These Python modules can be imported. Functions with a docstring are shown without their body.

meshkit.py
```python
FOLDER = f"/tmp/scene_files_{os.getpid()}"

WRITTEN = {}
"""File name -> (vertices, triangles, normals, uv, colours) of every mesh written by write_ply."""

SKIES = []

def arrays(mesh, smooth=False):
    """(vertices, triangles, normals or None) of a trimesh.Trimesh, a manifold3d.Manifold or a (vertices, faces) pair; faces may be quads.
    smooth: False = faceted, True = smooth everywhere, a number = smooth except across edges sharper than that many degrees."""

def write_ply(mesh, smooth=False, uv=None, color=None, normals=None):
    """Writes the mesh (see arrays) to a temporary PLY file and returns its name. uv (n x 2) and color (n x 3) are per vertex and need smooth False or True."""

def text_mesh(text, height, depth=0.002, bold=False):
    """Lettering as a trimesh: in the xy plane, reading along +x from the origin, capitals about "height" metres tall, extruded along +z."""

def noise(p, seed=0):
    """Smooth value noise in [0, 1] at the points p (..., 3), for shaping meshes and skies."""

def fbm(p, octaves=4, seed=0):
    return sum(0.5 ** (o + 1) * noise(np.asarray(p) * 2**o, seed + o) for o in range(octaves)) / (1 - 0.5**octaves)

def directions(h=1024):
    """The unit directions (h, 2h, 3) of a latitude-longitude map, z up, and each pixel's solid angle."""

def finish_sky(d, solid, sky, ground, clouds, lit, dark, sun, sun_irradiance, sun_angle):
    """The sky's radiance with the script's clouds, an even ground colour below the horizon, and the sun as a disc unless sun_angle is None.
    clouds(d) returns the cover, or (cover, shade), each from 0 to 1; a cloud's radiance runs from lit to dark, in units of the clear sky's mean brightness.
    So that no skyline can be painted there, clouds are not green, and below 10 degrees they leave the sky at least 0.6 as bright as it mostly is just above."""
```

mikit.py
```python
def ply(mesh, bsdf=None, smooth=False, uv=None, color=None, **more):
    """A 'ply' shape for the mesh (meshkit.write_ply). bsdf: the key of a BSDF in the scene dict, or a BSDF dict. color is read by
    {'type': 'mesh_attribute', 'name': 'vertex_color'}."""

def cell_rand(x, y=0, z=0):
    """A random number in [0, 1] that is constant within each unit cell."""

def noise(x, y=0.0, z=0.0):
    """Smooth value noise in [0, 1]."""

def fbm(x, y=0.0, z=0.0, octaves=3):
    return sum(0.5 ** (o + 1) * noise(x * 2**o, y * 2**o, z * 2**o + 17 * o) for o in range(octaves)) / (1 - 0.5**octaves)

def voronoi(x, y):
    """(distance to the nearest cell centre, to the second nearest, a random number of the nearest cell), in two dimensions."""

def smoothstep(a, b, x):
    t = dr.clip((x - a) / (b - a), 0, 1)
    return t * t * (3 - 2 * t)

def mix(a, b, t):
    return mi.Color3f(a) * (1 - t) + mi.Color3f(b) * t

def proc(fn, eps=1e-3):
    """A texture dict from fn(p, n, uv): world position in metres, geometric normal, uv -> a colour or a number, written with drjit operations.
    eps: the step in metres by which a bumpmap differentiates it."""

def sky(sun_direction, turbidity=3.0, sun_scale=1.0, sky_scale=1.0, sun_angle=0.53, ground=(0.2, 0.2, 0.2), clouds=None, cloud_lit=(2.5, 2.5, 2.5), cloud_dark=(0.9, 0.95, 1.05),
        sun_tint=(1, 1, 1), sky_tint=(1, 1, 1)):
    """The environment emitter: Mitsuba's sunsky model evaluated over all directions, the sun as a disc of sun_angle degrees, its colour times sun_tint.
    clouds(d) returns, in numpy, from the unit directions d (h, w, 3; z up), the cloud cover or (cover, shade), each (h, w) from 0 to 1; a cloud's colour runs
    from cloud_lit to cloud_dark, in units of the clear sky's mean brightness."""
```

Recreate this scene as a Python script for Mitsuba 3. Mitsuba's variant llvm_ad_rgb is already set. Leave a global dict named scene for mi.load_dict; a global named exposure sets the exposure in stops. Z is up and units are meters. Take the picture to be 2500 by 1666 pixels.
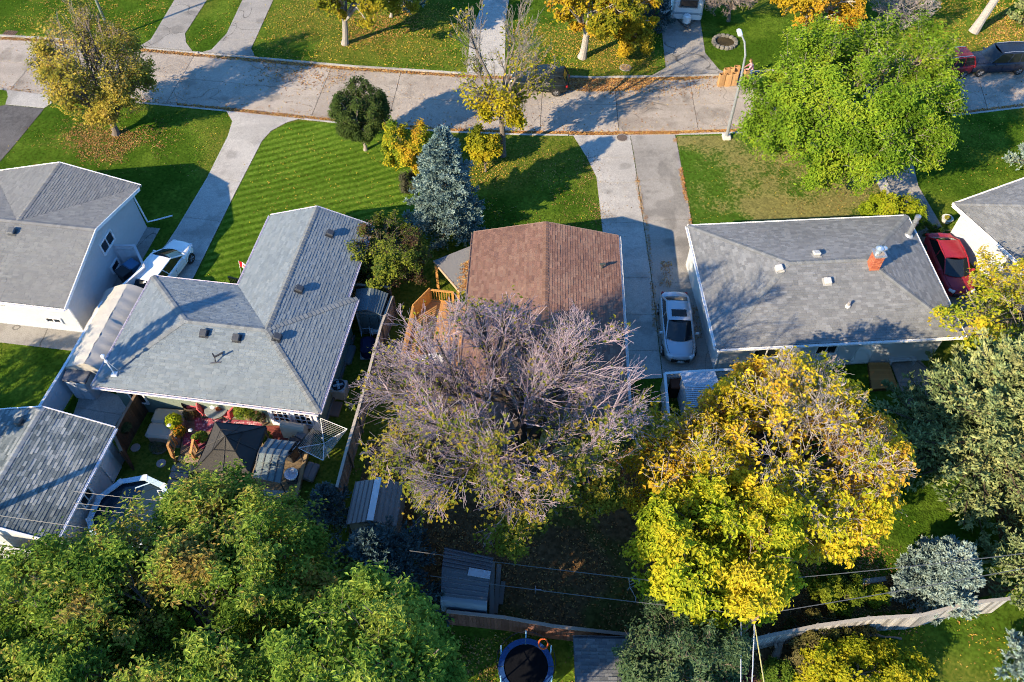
import math
import numpy as np
import trimesh
import mitsuba as mi
import drjit as dr
import mikit
import meshkit
from shapely.geometry import Polygon, LineString, Point, box as sbox
from shapely.ops import split as ssplit, unary_union
from shapely import affinity

T = mi.ScalarTransform4f
scene, labels = {}, {}

# ---------------------------------------------------------------- camera, sky, exposure
PITCH, CAM_H = math.radians(52.3), 36.0
scene['camera'] = {'type': 'perspective', 'fov': 64.01, 'fov_axis': 'x', 'near_clip': 0.5, 'far_clip': 2000.0,
                   'to_world': T().look_at(origin=[0, 0, CAM_H], target=[0, math.cos(PITCH), CAM_H - math.sin(PITCH)], up=[0, 0, 1])}
SUN_AZ, SUN_EL = math.radians(220.0), math.radians(29.0)
SUN = [math.cos(SUN_AZ) * math.cos(SUN_EL), math.sin(SUN_AZ) * math.cos(SUN_EL), math.sin(SUN_EL)]
scene['sky'] = mikit.sky(SUN, turbidity=3, sun_tint=(1.0, 1.02, 1.03), sky_tint=(.54, .98, 1.42))
exposure = 2.95

# ---------------------------------------------------------------- naming
def numbered(k):
    if k not in scene and k not in labels and not any(x.startswith(k + '__') for x in scene):
        return k
    i = 1
    while True:
        kk = '%s_%03d' % (k, i)
        if kk not in scene and kk not in labels:
            return kk
        i += 1

_pc = {}
def pnum(k):
    n = _pc.get(k, 0)
    _pc[k] = n + 1
    return k if n == 0 else '%s_%03d' % (k, n)

def thing(name, label, cat, group=None):
    n = _pc.get(name, 0)
    _pc[name] = n + 1
    k = name if n == 0 else '%s_%03d' % (name, n)
    labels[k] = {'label': label, 'category': cat}
    if group:
        labels[k]['group'] = group
    return k

def struct(name, label=None, kind='structure'):
    k = pnum(name)
    labels[k] = {'kind': kind}
    if label:
        labels[k]['label'] = label
    return k

def put(key, shape, to_world=None, label=None, kind=None):
    if to_world is not None:
        shape = {**shape, 'to_world': to_world}
    scene[key] = shape
    if label or kind:
        labels.setdefault(key, {})
        if label:
            labels[key]['label'] = label
        if kind:
            labels[key]['kind'] = kind
    return key

def part(parent, name, mb, bsdf='vc', smooth=False, label=None, kind=None, to_world=None):
    key = pnum(parent + '__' + name)
    shape = mb.ply(bsdf, smooth) if isinstance(mb, MB) else mb
    return put(key, shape, to_world, label, kind)

# ---------------------------------------------------------------- materials
def unpack(p, n, uv):
    """a face's own flat colour, kept in its uv: u = 1000 * red (whole) + green, v = blue"""
    r = dr.floor(uv.x)
    return mi.Color3f(r / 1000, dr.clip((uv.x - r - .01) / .98, 0, 1), uv.y)
VC = mikit.proc(unpack)
FLAT = ('vc', 'vc_satin', 'vc_metal', 'leaf', 'needle')
def pack(c):
    c = np.clip(np.asarray(c, float), 0, .98)
    return np.column_stack([np.floor(c[:, 0] * 1000) + .01 + .98 * c[:, 1], c[:, 2]])
def cply(v, f, c, bsdf, smooth=False):
    return mikit.ply((v, f), bsdf, smooth=smooth, uv=pack(c) if bsdf in FLAT and smooth in (False, True) else None)
def rgb(*c): return {'type': 'rgb', 'value': [float(x) for x in c]}
scene['vc'] = {'type': 'twosided', 'bsdf': {'type': 'diffuse', 'reflectance': VC}}
scene['vc_satin'] = {'type': 'twosided', 'bsdf': {'type': 'principled', 'base_color': VC, 'roughness': 0.5, 'specular': 0.4}}
scene['vc_metal'] = {'type': 'twosided', 'bsdf': {'type': 'principled', 'base_color': VC, 'roughness': 0.38, 'metallic': 0.7}}
scene['leaf'] = {'type': 'principledthin', 'base_color': VC, 'roughness': 0.7, 'eta': 1.3, 'diff_trans': 0.75, 'spec_trans': 0.0}
scene['needle'] = {'type': 'principledthin', 'base_color': VC, 'roughness': 0.7, 'eta': 1.35, 'diff_trans': 0.35, 'spec_trans': 0.0}
scene['glass_dark'] = {'type': 'twosided', 'bsdf': {'type': 'principled', 'base_color': rgb(.012, .016, .02), 'roughness': 0.06, 'specular': 0.6}}
scene['water'] = {'type': 'dielectric', 'int_ior': 1.33}
def paint(name, c, rough=.35, metal=.0):
    scene[name] = {'type': 'twosided', 'bsdf': {'type': 'principled', 'base_color': rgb(*c), 'roughness': rough, 'metallic': metal, 'specular': .4, 'clearcoat': .3, 'clearcoat_gloss': .95}}
    return name
paint('paint_white', (.78, .78, .76)); paint('paint_silver', (.42, .46, .5), .32, .55); paint('paint_red', (.30, .02, .035), .3, .2)
paint('paint_black', (.008, .013, .013)); paint('paint_navy', (.012, .018, .035)); paint('paint_maroon', (.22, .015, .02), .3, .2)

def bumped(name, fn, height_fn=None, scale=1.0, rough=None):
    b = {'type': 'diffuse', 'reflectance': mikit.proc(fn)}
    if height_fn:
        b = {'type': 'bumpmap', 'bump': mikit.proc(height_fn, eps=0.01), 'scale': scale, 'bsdf': b}
    scene[name] = {'type': 'twosided', 'bsdf': b}

N, FB, SS, MX = mikit.noise, mikit.fbm, mikit.smoothstep, mikit.mix

def gridlines(p, a, spacing, w):
    """1 on mown stripes: signed stripe position along direction a (radians)"""
    s = p.x * math.cos(a) + p.y * math.sin(a)
    return s / spacing

def lawn_fn(p, n, uv):
    big = FB(p.x * .16, p.y * .16, 3.0, octaves=3)
    mid = FB(p.x * .9, p.y * .9, 7.0, octaves=3)
    fine = FB(p.x * 9, p.y * 9, 1.0, octaves=3)
    c = MX((.040, .086, .008), (.092, .150, .017), SS(.30, .70, mid * .5 + big * .5))
    c = MX(c, (.125, .115, .022), SS(.50, .68, big) * .55 * SS(.25, .6, fine))
    return c * (.45 + 1.1 * fine)
def blade_h(p, n, uv):
    return FB(p.x * 14, p.y * 14, 2.0, octaves=2) + .6 * N(p.x * 45, p.y * 45)
bumped('grass_plain', lawn_fn, blade_h, .05)

def stripes_fn(p, n, uv):
    s = (p.x * math.sin(math.radians(21)) - p.y * math.cos(math.radians(21))) / .56 + .35 * FB(p.x * .5, p.y * .5, 8.0, octaves=2)
    f = s - dr.floor(s)
    st = SS(.1, .42, f) * (1 - SS(.62, .95, f))
    fine = FB(p.x * 9, p.y * 9, 1.0, octaves=3)
    mid = FB(p.x * .6, p.y * .6, 7.0, octaves=3)
    st = dr.clip(st * (.5 + FB(p.x * .25, p.y * .25, 4.0, octaves=2)) + (mid - .5) * .9, 0, 1)
    wob = 0
    c = MX((.052, .108, .009), (.105, .175, .02), st)
    return c * (.5 + 1.0 * fine)
bumped('grass_striped', stripes_fn, blade_h, .05)

def dry_fn(p, n, uv):
    big = FB(p.x * .3 + 5, p.y * .3, 3.0, octaves=4)
    fine = FB(p.x * 9, p.y * 9, 1.0, octaves=3)
    c = MX((.055, .115, .013), (.185, .175, .06), SS(.46, .62, big * .75 + fine * .25))
    return c * (.5 + 1.0 * fine)
bumped('grass_dry', dry_fn, blade_h, .05)

def litter_fn(p, n, uv):
    big = FB(p.x * .4, p.y * .4, 9.0, octaves=3)
    fine = FB(p.x * 7, p.y * 7, 4.0, octaves=3)
    c = MX((.125, .085, .045), (.095, .10, .03), SS(.5, .7, big))
    return c * (.35 + 1.3 * fine)
bumped('soil_litter', litter_fn, blade_h, .06)

def concrete(name, c0, c1, seed, crack=.5, slope=.012):
    def fn(p, n, uv):
        big = FB(p.x * .35 + seed, p.y * .35, seed, octaves=4)
        fine = FB(p.x * 6, p.y * 6, seed, octaves=3)
        speck = N(p.x * 28, p.y * 28, seed)
        d1, d2, r = mikit.voronoi(p.x * .33 + .7 * N(p.x * .9, p.y * .9, 3) + seed, p.y * .33 + .7 * N(p.x * .9, p.y * .9, 8))
        line = (1 - SS(.006, .03, d2 - d1)) * SS(.60, .66, N(p.x * .22 + seed, p.y * .22, 5))
        stain = SS(.58, .75, FB(p.x * .8, p.y * .8, seed + 4, octaves=3))
        c = MX(c0, c1, SS(.3, .7, big * .6 + fine * .4)) * (.86 + .28 * speck)
        tyre = SS(.52, .7, FB(p.x * .12, p.y * 1.1, seed + 9, octaves=3))
        return c * (1 - .24 * stain) * (1 - .10 * tyre) * (1 - crack * line)
    bumped(name, fn, lambda p, n, uv: FB(p.x * 20, p.y * 20, 1.0, octaves=2), slope)
concrete('street_concrete', (.305, .265, .225), (.375, .335, .288), 2.0, .4)
concrete('street_concrete_pale', (.335, .295, .252), (.40, .358, .308), 5.0, .35)
concrete('drive_concrete', (.355, .34, .315), (.425, .41, .38), 11.0, .12)
concrete('old_concrete', (.25, .238, .22), (.31, .295, .272), 23.0, .5)
concrete('asphalt', (.085, .083, .085), (.125, .122, .122), 31.0, .3)
def stucco_fn(p, n, uv):
    f = FB(p.x * 12, p.y * 12, p.z * 12, octaves=2)
    b = FB(p.x * .7, p.y * .7, p.z * 1.5, octaves=3)
    return mi.Color3f(.50, .52, .54) * (.86 + .12 * f + .1 * b)
bumped('stucco_white', stucco_fn)

# ---------------------------------------------------------------- mesh building
def ident(p): return p

class MB:
    """collects coloured faces of one mesh; L maps local to world points"""
    def __init__(self, L=None):
        self.v, self.f, self.c, self.n, self.L = [], [], [], 0, L
    def add(self, v, f, col):
        v = np.asarray(v, float)
        f = np.asarray(f, int)
        if f.shape[1] == 4:
            f = np.vstack([f[:, [0, 1, 2]], f[:, [0, 2, 3]]])
        if self.L is not None:
            v = self.L(v)
        self.v.append(v); self.f.append(f + self.n)
        c = np.asarray(col, float)
        self.c.append(np.broadcast_to(c, (len(v), 3)) if c.ndim == 1 else c)
        self.n += len(v)
        return self
    def box(self, c, s, col, rz=0., ry=0., rx=0.):
        v = np.array([[x, y, z] for x in (-.5, .5) for y in (-.5, .5) for z in (-.5, .5)]) * np.asarray(s, float)
        v = v @ rot(rx, ry, rz).T + np.asarray(c, float)
        f = [[0, 1, 3, 2], [4, 6, 7, 5], [0, 4, 5, 1], [2, 3, 7, 6], [0, 2, 6, 4], [1, 5, 7, 3]]
        return self.add(v, f, col)
    def cbox(self, c, s, col, b=.02, rz=0., rx=0., ry=0.):
        """box with chamfered vertical and top edges"""
        sx, sy, sz = (np.asarray(s, float) / 2)
        def ring(x, y, z):
            k = b
            return [[-x + k, -y, z], [x - k, -y, z], [x, -y + k, z], [x, y - k, z], [x - k, y, z], [-x + k, y, z], [-x, y - k, z], [-x, -y + k, z]]
        v = np.array(ring(sx, sy, -sz) + ring(sx, sy, sz - b) + ring(sx - b, sy - b, sz))
        f = []
        for r in (0, 8):
            for i in range(8):
                j = (i + 1) % 8
                f.append([r + i, r + j, r + 8 + j, r + 8 + i])
        for a in (16, 0):
            f += [[a, a + 1, a + 2, a + 3], [a, a + 3, a + 4, a + 7], [a + 7, a + 4, a + 5, a + 6]]
        v = v @ rot(rx, ry, rz).T + np.asarray(c, float)
        return self.add(v, f, col)
    def beam(self, a, b, w, h, col):
        a, b = np.asarray(a, float), np.asarray(b, float)
        d = b - a; L = np.linalg.norm(d); d /= L
        s = np.cross(d, [0, 0, 1.]); 
        s = np.array([1., 0, 0]) if np.linalg.norm(s) < 1e-4 else s / np.linalg.norm(s)
        u = np.cross(s, d)
        v = np.array([p + s * i * w / 2 + u * j * h / 2 for p in (a, b) for i in (-1, 1) for j in (-1, 1)])
        f = [[0, 1, 3, 2], [4, 6, 7, 5], [0, 4, 5, 1], [2, 3, 7, 6], [0, 2, 6, 4], [1, 5, 7, 3]]
        return self.add(v, f, col)
    def tube(self, pts, r, col, k=8, caps=True):
        pts = np.asarray(pts, float); S = len(pts)
        r = np.broadcast_to(np.asarray(r, float), (S,))
        v, f = tubes(pts[None], r[None], k)
        f = list(f)
        if caps:
            v = np.vstack([v, pts[:1], pts[-1:]])
            for i in range(k):
                f.append([S * k, (i + 1) % k, i]); f.append([S * k + 1, (S - 1) * k + i, (S - 1) * k + (i + 1) % k])
        return self.add(v, np.array(f), col)
    def lathe(self, c, prof, col, k=20, M=None, caps=True):
        """prof: (radius, z) pairs"""
        a = np.arange(k) * 2 * np.pi / k
        v = np.array([[r * np.cos(t), r * np.sin(t), z] for r, z in prof for t in a])
        f = [[i * k + j, i * k + (j + 1) % k, (i + 1) * k + (j + 1) % k, (i + 1) * k + j] for i in range(len(prof) - 1) for j in range(k)]
        if M is not None:
            v = v @ np.asarray(M).T
        return self.add(v + np.asarray(c, float), f, col)
    def prism(self, poly, z0, z1, col):
        """vertical prism on an (n,2) outline or shapely polygon"""
        P = poly if isinstance(poly, Polygon) else Polygon(poly)
        if P.is_empty: return self
        m = trimesh.creation.extrude_polygon(P, z1 - z0, engine='earcut')
        return self.add(np.array(m.vertices) + [0, 0, z0], np.array(m.faces), col)
    def sheet(self, poly, z, col):
        P = poly if isinstance(poly, Polygon) else Polygon(poly)
        v, f = trimesh.creation.triangulate_polygon(P, engine='earcut')
        v = np.column_stack([v, np.full(len(v), z)])
        t = v[f]; flip = np.cross(t[:, 1] - t[:, 0], t[:, 2] - t[:, 0])[:, 2] < 0
        f = np.array(f); f[flip] = f[flip][:, ::-1]
        return self.add(v, f, col)
    def slab(self, pts, thick, col):
        """planar polygon of 3D points, thickened downwards along its normal"""
        p = np.asarray(pts, float)
        n = np.cross(p[1] - p[0], p[2] - p[0]); n /= np.linalg.norm(n)
        if n[2] < 0: n = -n
        q = p - n * thick; k = len(p)
        u = p[1] - p[0]; u /= np.linalg.norm(u); w = np.cross(n, u)
        P2 = Polygon(np.column_stack([(p - p[0]) @ u, (p - p[0]) @ w]))
        v2, f2 = trimesh.creation.triangulate_polygon(P2, engine='earcut')
        top = p[0] + v2[:, :1] * u + v2[:, 1:2] * w
        m = len(top)
        v = np.vstack([top, top - n * thick, p, q])
        f = [list(x) for x in f2] + [[x[2] + m, x[1] + m, x[0] + m] for x in f2]
        f4 = [[2 * m + i, 2 * m + (i + 1) % k, 2 * m + k + (i + 1) % k, 2 * m + k + i] for i in range(k)]
        f += [[a[0], a[1], a[2]] for a in f4] + [[a[0], a[2], a[3]] for a in f4]
        return self.add(v, np.array(f), col)
    def mesh(self):
        return np.vstack(self.v), np.vstack(self.f), np.vstack(self.c)
    def ply(self, bsdf='vc', smooth=False):
        v, f, c = self.mesh()
        return cply(v, f, c, bsdf, smooth)

def rot(rx, ry, rz):
    rx, ry, rz = (math.radians(a) for a in (rx, ry, rz))
    X = np.array([[1, 0, 0], [0, math.cos(rx), -math.sin(rx)], [0, math.sin(rx), math.cos(rx)]])
    Y = np.array([[math.cos(ry), 0, math.sin(ry)], [0, 1, 0], [-math.sin(ry), 0, math.cos(ry)]])
    Z = np.array([[math.cos(rz), -math.sin(rz), 0], [math.sin(rz), math.cos(rz), 0], [0, 0, 1]])
    return Z @ Y @ X

def frame(o, yaw):
    """local (east, north, up) axes turned by yaw degrees counter-clockwise, origin o"""
    R = rot(0, 0, yaw); o = np.array([o[0], o[1], o[2] if len(o) > 2 else 0.0])
    return lambda p: np.asarray(p, float) @ R.T + o

def mat4(X, Y, Z, o):
    return T(np.array([[X[0], Y[0], Z[0], o[0]], [X[1], Y[1], Z[1], o[1]], [X[2], Y[2], Z[2], o[2]], [0, 0, 0, 1]], float))

def tubes(P, R, k):
    """P (N,S,3), R (N,S) -> open k-sided tubes, triangles"""
    Nn, S = P.shape[:2]
    d = np.empty_like(P); d[:, 1:-1] = P[:, 2:] - P[:, :-2]; d[:, 0] = P[:, 1] - P[:, 0]; d[:, -1] = P[:, -1] - P[:, -2]
    d /= np.maximum(np.linalg.norm(d, axis=-1, keepdims=True), 1e-9)
    ref = np.where(np.abs(d[:, :1, 2:]) < .8, np.array([0, 0, 1.]), np.array([1., 0, 0]))
    s = np.cross(d, ref); s /= np.maximum(np.linalg.norm(s, axis=-1, keepdims=True), 1e-9)
    u = np.cross(s, d)
    a = np.arange(k) * 2 * np.pi / k
    v = P[:, :, None] + R[:, :, None, None] * (np.cos(a)[:, None] * s[:, :, None] + np.sin(a)[:, None] * u[:, :, None])
    i = np.arange(k); j = (i + 1) % k
    one = []
    for t in range(S - 1):
        one += [np.stack([t * k + i, t * k + j, (t + 1) * k + j], 1), np.stack([t * k + i, (t + 1) * k + j, (t + 1) * k + i], 1)]
    one = np.vstack(one)
    f = (one[None] + (np.arange(Nn) * S * k)[:, None, None]).reshape(-1, 3)
    return v.reshape(-1, 3), f

def jitter(col, n, amp, rng):
    return np.clip(np.asarray(col)[None] * (1 + amp * (rng.random((n, 1)) * 2 - 1)) * (1 + .25 * amp * (rng.random((n, 3)) * 2 - 1)), 0, 1)
# ---------------------------------------------------------------- ground, street, driveways
def P2(*pts): return Polygon([p[:2] for p in pts])
S_EDGE = [(-45.48, 51.92, 0.00), (-37.34, 51.12, 0.00), (-33.53, 50.38, 0.00), (-25.54, 49.32, 0.00), (-20.39, 48.56, 0.00), (-12.22, 47.22, 0.00), (-4.51, 46.22, 0.00), (0.62, 45.91, 0.00), (5.65, 45.82, 0.00), (11.31, 45.91, 0.00), (18.45, 46.27, 0.00), (24.89, 46.99, 0.00), (31.09, 48.00, 0.00), (36.52, 48.98, 0.00), (44.83, 50.53, 0.00)]
N_EDGE = [(-48.77, 59.05, 0.00), (-39.93, 57.90, 0.00), (-36.37, 57.57, 0.00), (-28.76, 56.34, 0.00), (-19.75, 54.98, 0.00), (-12.29, 53.87, 0.00), (-2.64, 52.83, 0.00), (6.11, 52.42, 0.00), (12.74, 52.63, 0.00), (15.44, 52.83, 0.00), (23.62, 53.77, 0.00), (34.19, 55.36, 0.00), (39.27, 56.18, 0.00), (48.14, 57.68, 0.00)]
C_LINE = [(-48.67, 56.12, 0.00), (-38.70, 54.66, 0.00), (-25.33, 52.63, 0.00), (-11.89, 50.63, 0.00), (-5.01, 49.85, 0.00), (2.11, 49.32, 0.00), (12.29, 49.32, 0.00), (16.85, 49.61, 0.00), (24.03, 50.43, 0.00), (31.82, 51.52, 0.00), (37.92, 52.63, 0.00), (47.78, 54.24, 0.00)]
X_LINES = [((-36.74, 50.33, 0.00), (-35.72, 57.90, 0.00)), ((-24.92, 48.75, 0.00), (-24.14, 56.23, 0.00)), ((-14.27, 47.12, 0.00), (-13.51, 54.50, 0.00)), ((-8.78, 46.31, 0.00), (-8.24, 53.98, 0.00)), ((1.89, 45.51, 0.00), (2.35, 53.14, 0.00)), ((7.39, 45.34, 0.00), (7.58, 53.04, 0.00)), ((12.93, 45.34, 0.00), (13.16, 53.25, 0.00)),
           ((19.20, 45.78, 0.00), (19.37, 53.98, 0.00)), ((25.61, 46.49, 0.00), (26.65, 54.77, 0.00)), ((33.72, 47.67, 0.00), (35.21, 56.23, 0.00)), ((-42.29, 50.82, 0.00), (-42.26, 58.94, 0.00))]
street_poly = Polygon([p[:2] for p in S_EDGE] + [p[:2] for p in N_EDGE[::-1]])
street_hole = street_poly.buffer(.15, join_style=2)

ground_poly = sbox(-260, -60, 260, 400)
k = struct('ground')
put(k, MB().sheet(ground_poly.difference(street_hole), 0, (.05, .1, .02)).ply('grass_plain'))

def cut(poly, lines):
    parts = [poly]
    for ln in lines:
        nxt = []
        for q in parts:
            try: nxt += [g for g in ssplit(q, ln).geoms if g.area > .02]
            except Exception: nxt.append(q)
        parts = nxt
    return parts

def slabs(parent, polys, z0, z1, bsdf, gap=.014):
    for i_, q in enumerate(polys):
        q = q.buffer(-gap, join_style=2)
        for g in getattr(q, 'geoms', [q]):
            if g.area > .05:
                part(parent, 'slab', MB().prism(g, z0, z1, (.3, .28, .25)), 'street_concrete_pale' if bsdf == 'street_concrete' and (i_ * 7) % 5 < 2 else bsdf)

k = struct('street')
put(k, MB().sheet(street_poly.buffer(.01), -.135, (.05, .045, .04)).ply('vc'))
slabs(k, cut(street_poly, [LineString([p[:2] for p in C_LINE])] + [LineString([a[:2], b[:2]]) for a, b in X_LINES]), -.13, -.10, 'street_concrete', .018)

DRIVES = {
 'd2': P2((-20.42, 48.70, 0.00), (-19.60, 47.26, 0.00), (-19.57, 45.64, 0.00), (-20.03, 41.35, 0.00), (-20.85, 36.60, 0.00), (-21.54, 33.49, 0.00), (-22.11, 30.75, 0.00), (-19.15, 30.75, 0.00), (-18.78, 32.66, 0.00), (-17.87, 39.77, 0.00), (-17.10, 45.12, 0.00), (-16.66, 46.22, 0.00), (-15.76, 47.12, 0.00), (-14.83, 47.58, 0.00)),
 'd3a': P2((4.13, 45.91, 0.00), (4.98, 43.49, 0.00), (5.54, 41.43, 0.00), (5.60, 36.60, 0.00), (5.76, 31.86, 0.00), (5.92, 25.14, 0.00), (8.07, 25.30, 0.00), (8.23, 32.79, 0.00), (8.21, 37.84, 0.00), (8.20, 39.96, 0.00), (8.19, 43.61, 0.00), (8.12, 45.91, 0.00)),
 'd3b': P2((8.14, 45.91, 0.00), (8.22, 43.61, 0.00), (8.23, 39.96, 0.00), (8.23, 37.84, 0.00), (8.25, 32.79, 0.00), (8.09, 25.30, 0.00), (11.29, 25.81, 0.00), (11.20, 27.00, 0.00), (11.19, 29.68, 0.00), (11.24, 36.60, 0.00), (11.27, 45.12, 0.00), (11.20, 46.13, 0.00)),
 'd1': P2((-36.20, 49.13, 0.00), (-33.27, 48.70, 0.00), (-33.90, 44.68, 0.00), (-34.23, 42.98, 0.00), (-35.30, 39.58, 0.00), (-41.26, 47.12, 0.00)),
 'd1a': P2((-36.96, 51.22, 0.00), (-33.50, 50.48, 0.00), (-32.93, 49.32, 0.00), (-33.29, 48.75, 0.00), (-36.22, 49.17, 0.00), (-36.40, 50.14, 0.00)),
 'd4': P2((-28.89, 56.12, 0.00), (-28.04, 57.40, 0.00), (-27.64, 63.14, 0.00), (-26.84, 70.48, 0.00), (-23.62, 70.48, 0.00), (-24.96, 63.14, 0.00), (-25.56, 58.19, 0.00), (-25.17, 56.95, 0.00), (-24.18, 55.47, 0.00)),
 'd5': P2((-24.15, 55.47, 0.00), (-23.02, 56.01, 0.00), (-22.33, 58.19, 0.00), (-22.08, 63.14, 0.00), (-21.65, 70.48, 0.00), (-18.61, 70.48, 0.00), (-19.53, 63.14, 0.00), (-19.98, 56.18, 0.00), (-19.33, 54.72, 0.00)),
 'd6': P2((-3.37, 52.63, 0.00), (-3.29, 57.96, 0.00), (-2.31, 63.14, 0.00), (-0.89, 70.48, 0.00), (0.89, 70.48, 0.00), (-0.23, 63.14, 0.00), (-0.49, 60.28, 0.00), (-0.54, 52.42, 0.00)),
 'd7': P2((9.82, 52.22, 0.00), (11.49, 53.66, 0.00), (11.68, 57.23, 0.00), (12.08, 63.14, 0.00), (12.53, 70.48, 0.00), (17.18, 70.48, 0.00), (15.00, 60.28, 0.00), (14.74, 55.58, 0.00), (15.45, 53.45, 0.00), (16.38, 52.63, 0.00)),
 'd8': P2((25.44, 46.90, 0.00), (27.09, 47.17, 0.00), (26.89, 43.61, 0.00), (26.43, 40.55, 0.00), (26.73, 37.25, 0.00), (26.97, 32.18, 0.00), (27.21, 28.20, 0.00), (24.60, 27.91, 0.00), (24.58, 33.82, 0.00), (24.57, 39.65, 0.00), (24.59, 42.78, 0.00)),
}
strip = P2((23.71, 42.78, 0.00), (24.35, 43.11, 0.00), (24.62, 39.73, 0.00), (23.92, 39.38, 0.00))
MATS = {'d2': 'drive_concrete', 'd3a': 'drive_concrete', 'd3b': 'old_concrete', 'd1': 'asphalt', 'd1a': 'drive_concrete', 'd4': 'old_concrete', 'd5': 'old_concrete', 'd6': 'drive_concrete', 'd7': 'old_concrete', 'd8': 'old_concrete'}
SMOOTH_JOIN = {'d1'}
JOINTS = {'d3a': [((4.95, 43.36, 0.00), (8.53, 43.44, 0.00)), ((5.35, 40.87, 0.00), (8.56, 40.91, 0.00)), ((5.38, 37.21, 0.00), (8.58, 37.14, 0.00)), ((5.57, 32.56, 0.00), (8.46, 32.50, 0.00)), ((5.60, 29.77, 0.00), (8.40, 29.71, 0.00)), ((5.64, 27.14, 0.00), (8.45, 27.11, 0.00))],
          'd3b': [((7.64, 41.07, 0.00), (11.54, 41.23, 0.00)), ((7.70, 37.32, 0.00), (11.56, 37.47, 0.00)), ((7.71, 32.18, 0.00), (11.80, 32.18, 0.00)), ((7.83, 28.79, 0.00), (11.75, 28.79, 0.00))],
          'd2': [((-19.35, 45.12, 0.00), (-16.82, 45.12, 0.00)), ((-20.21, 41.55, 0.00), (-16.82, 40.75, 0.00)), ((-20.87, 37.69, 0.00), (-17.41, 37.14, 0.00)), ((-21.57, 34.50, 0.00), (-18.44, 33.82, 0.00))],
          'd4': [((-27.55, 58.19, 0.00), (-24.96, 58.08, 0.00)), ((-27.51, 63.14, 0.00), (-24.49, 63.14, 0.00))], 'd5': [((-22.88, 57.34, 0.00), (-19.38, 57.34, 0.00)), ((-22.47, 59.93, 0.00), (-19.50, 59.69, 0.00))],
          'd6': [((-3.71, 54.50, 0.00), (0.00, 54.50, 0.00)), ((-3.52, 58.08, 0.00), (0.00, 58.08, 0.00)), ((-2.65, 61.91, 0.00), (0.33, 61.91, 0.00))], 'd8': [((24.36, 41.95, 0.00), (27.01, 41.75, 0.00)), ((24.33, 38.06, 0.00), (27.43, 38.06, 0.00)), ((24.54, 34.50, 0.00), (27.65, 34.16, 0.00))],
          'd7': [((10.93, 55.58, 0.00), (15.31, 55.58, 0.00)), ((11.48, 60.70, 0.00), (15.74, 60.70, 0.00))]}
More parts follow.
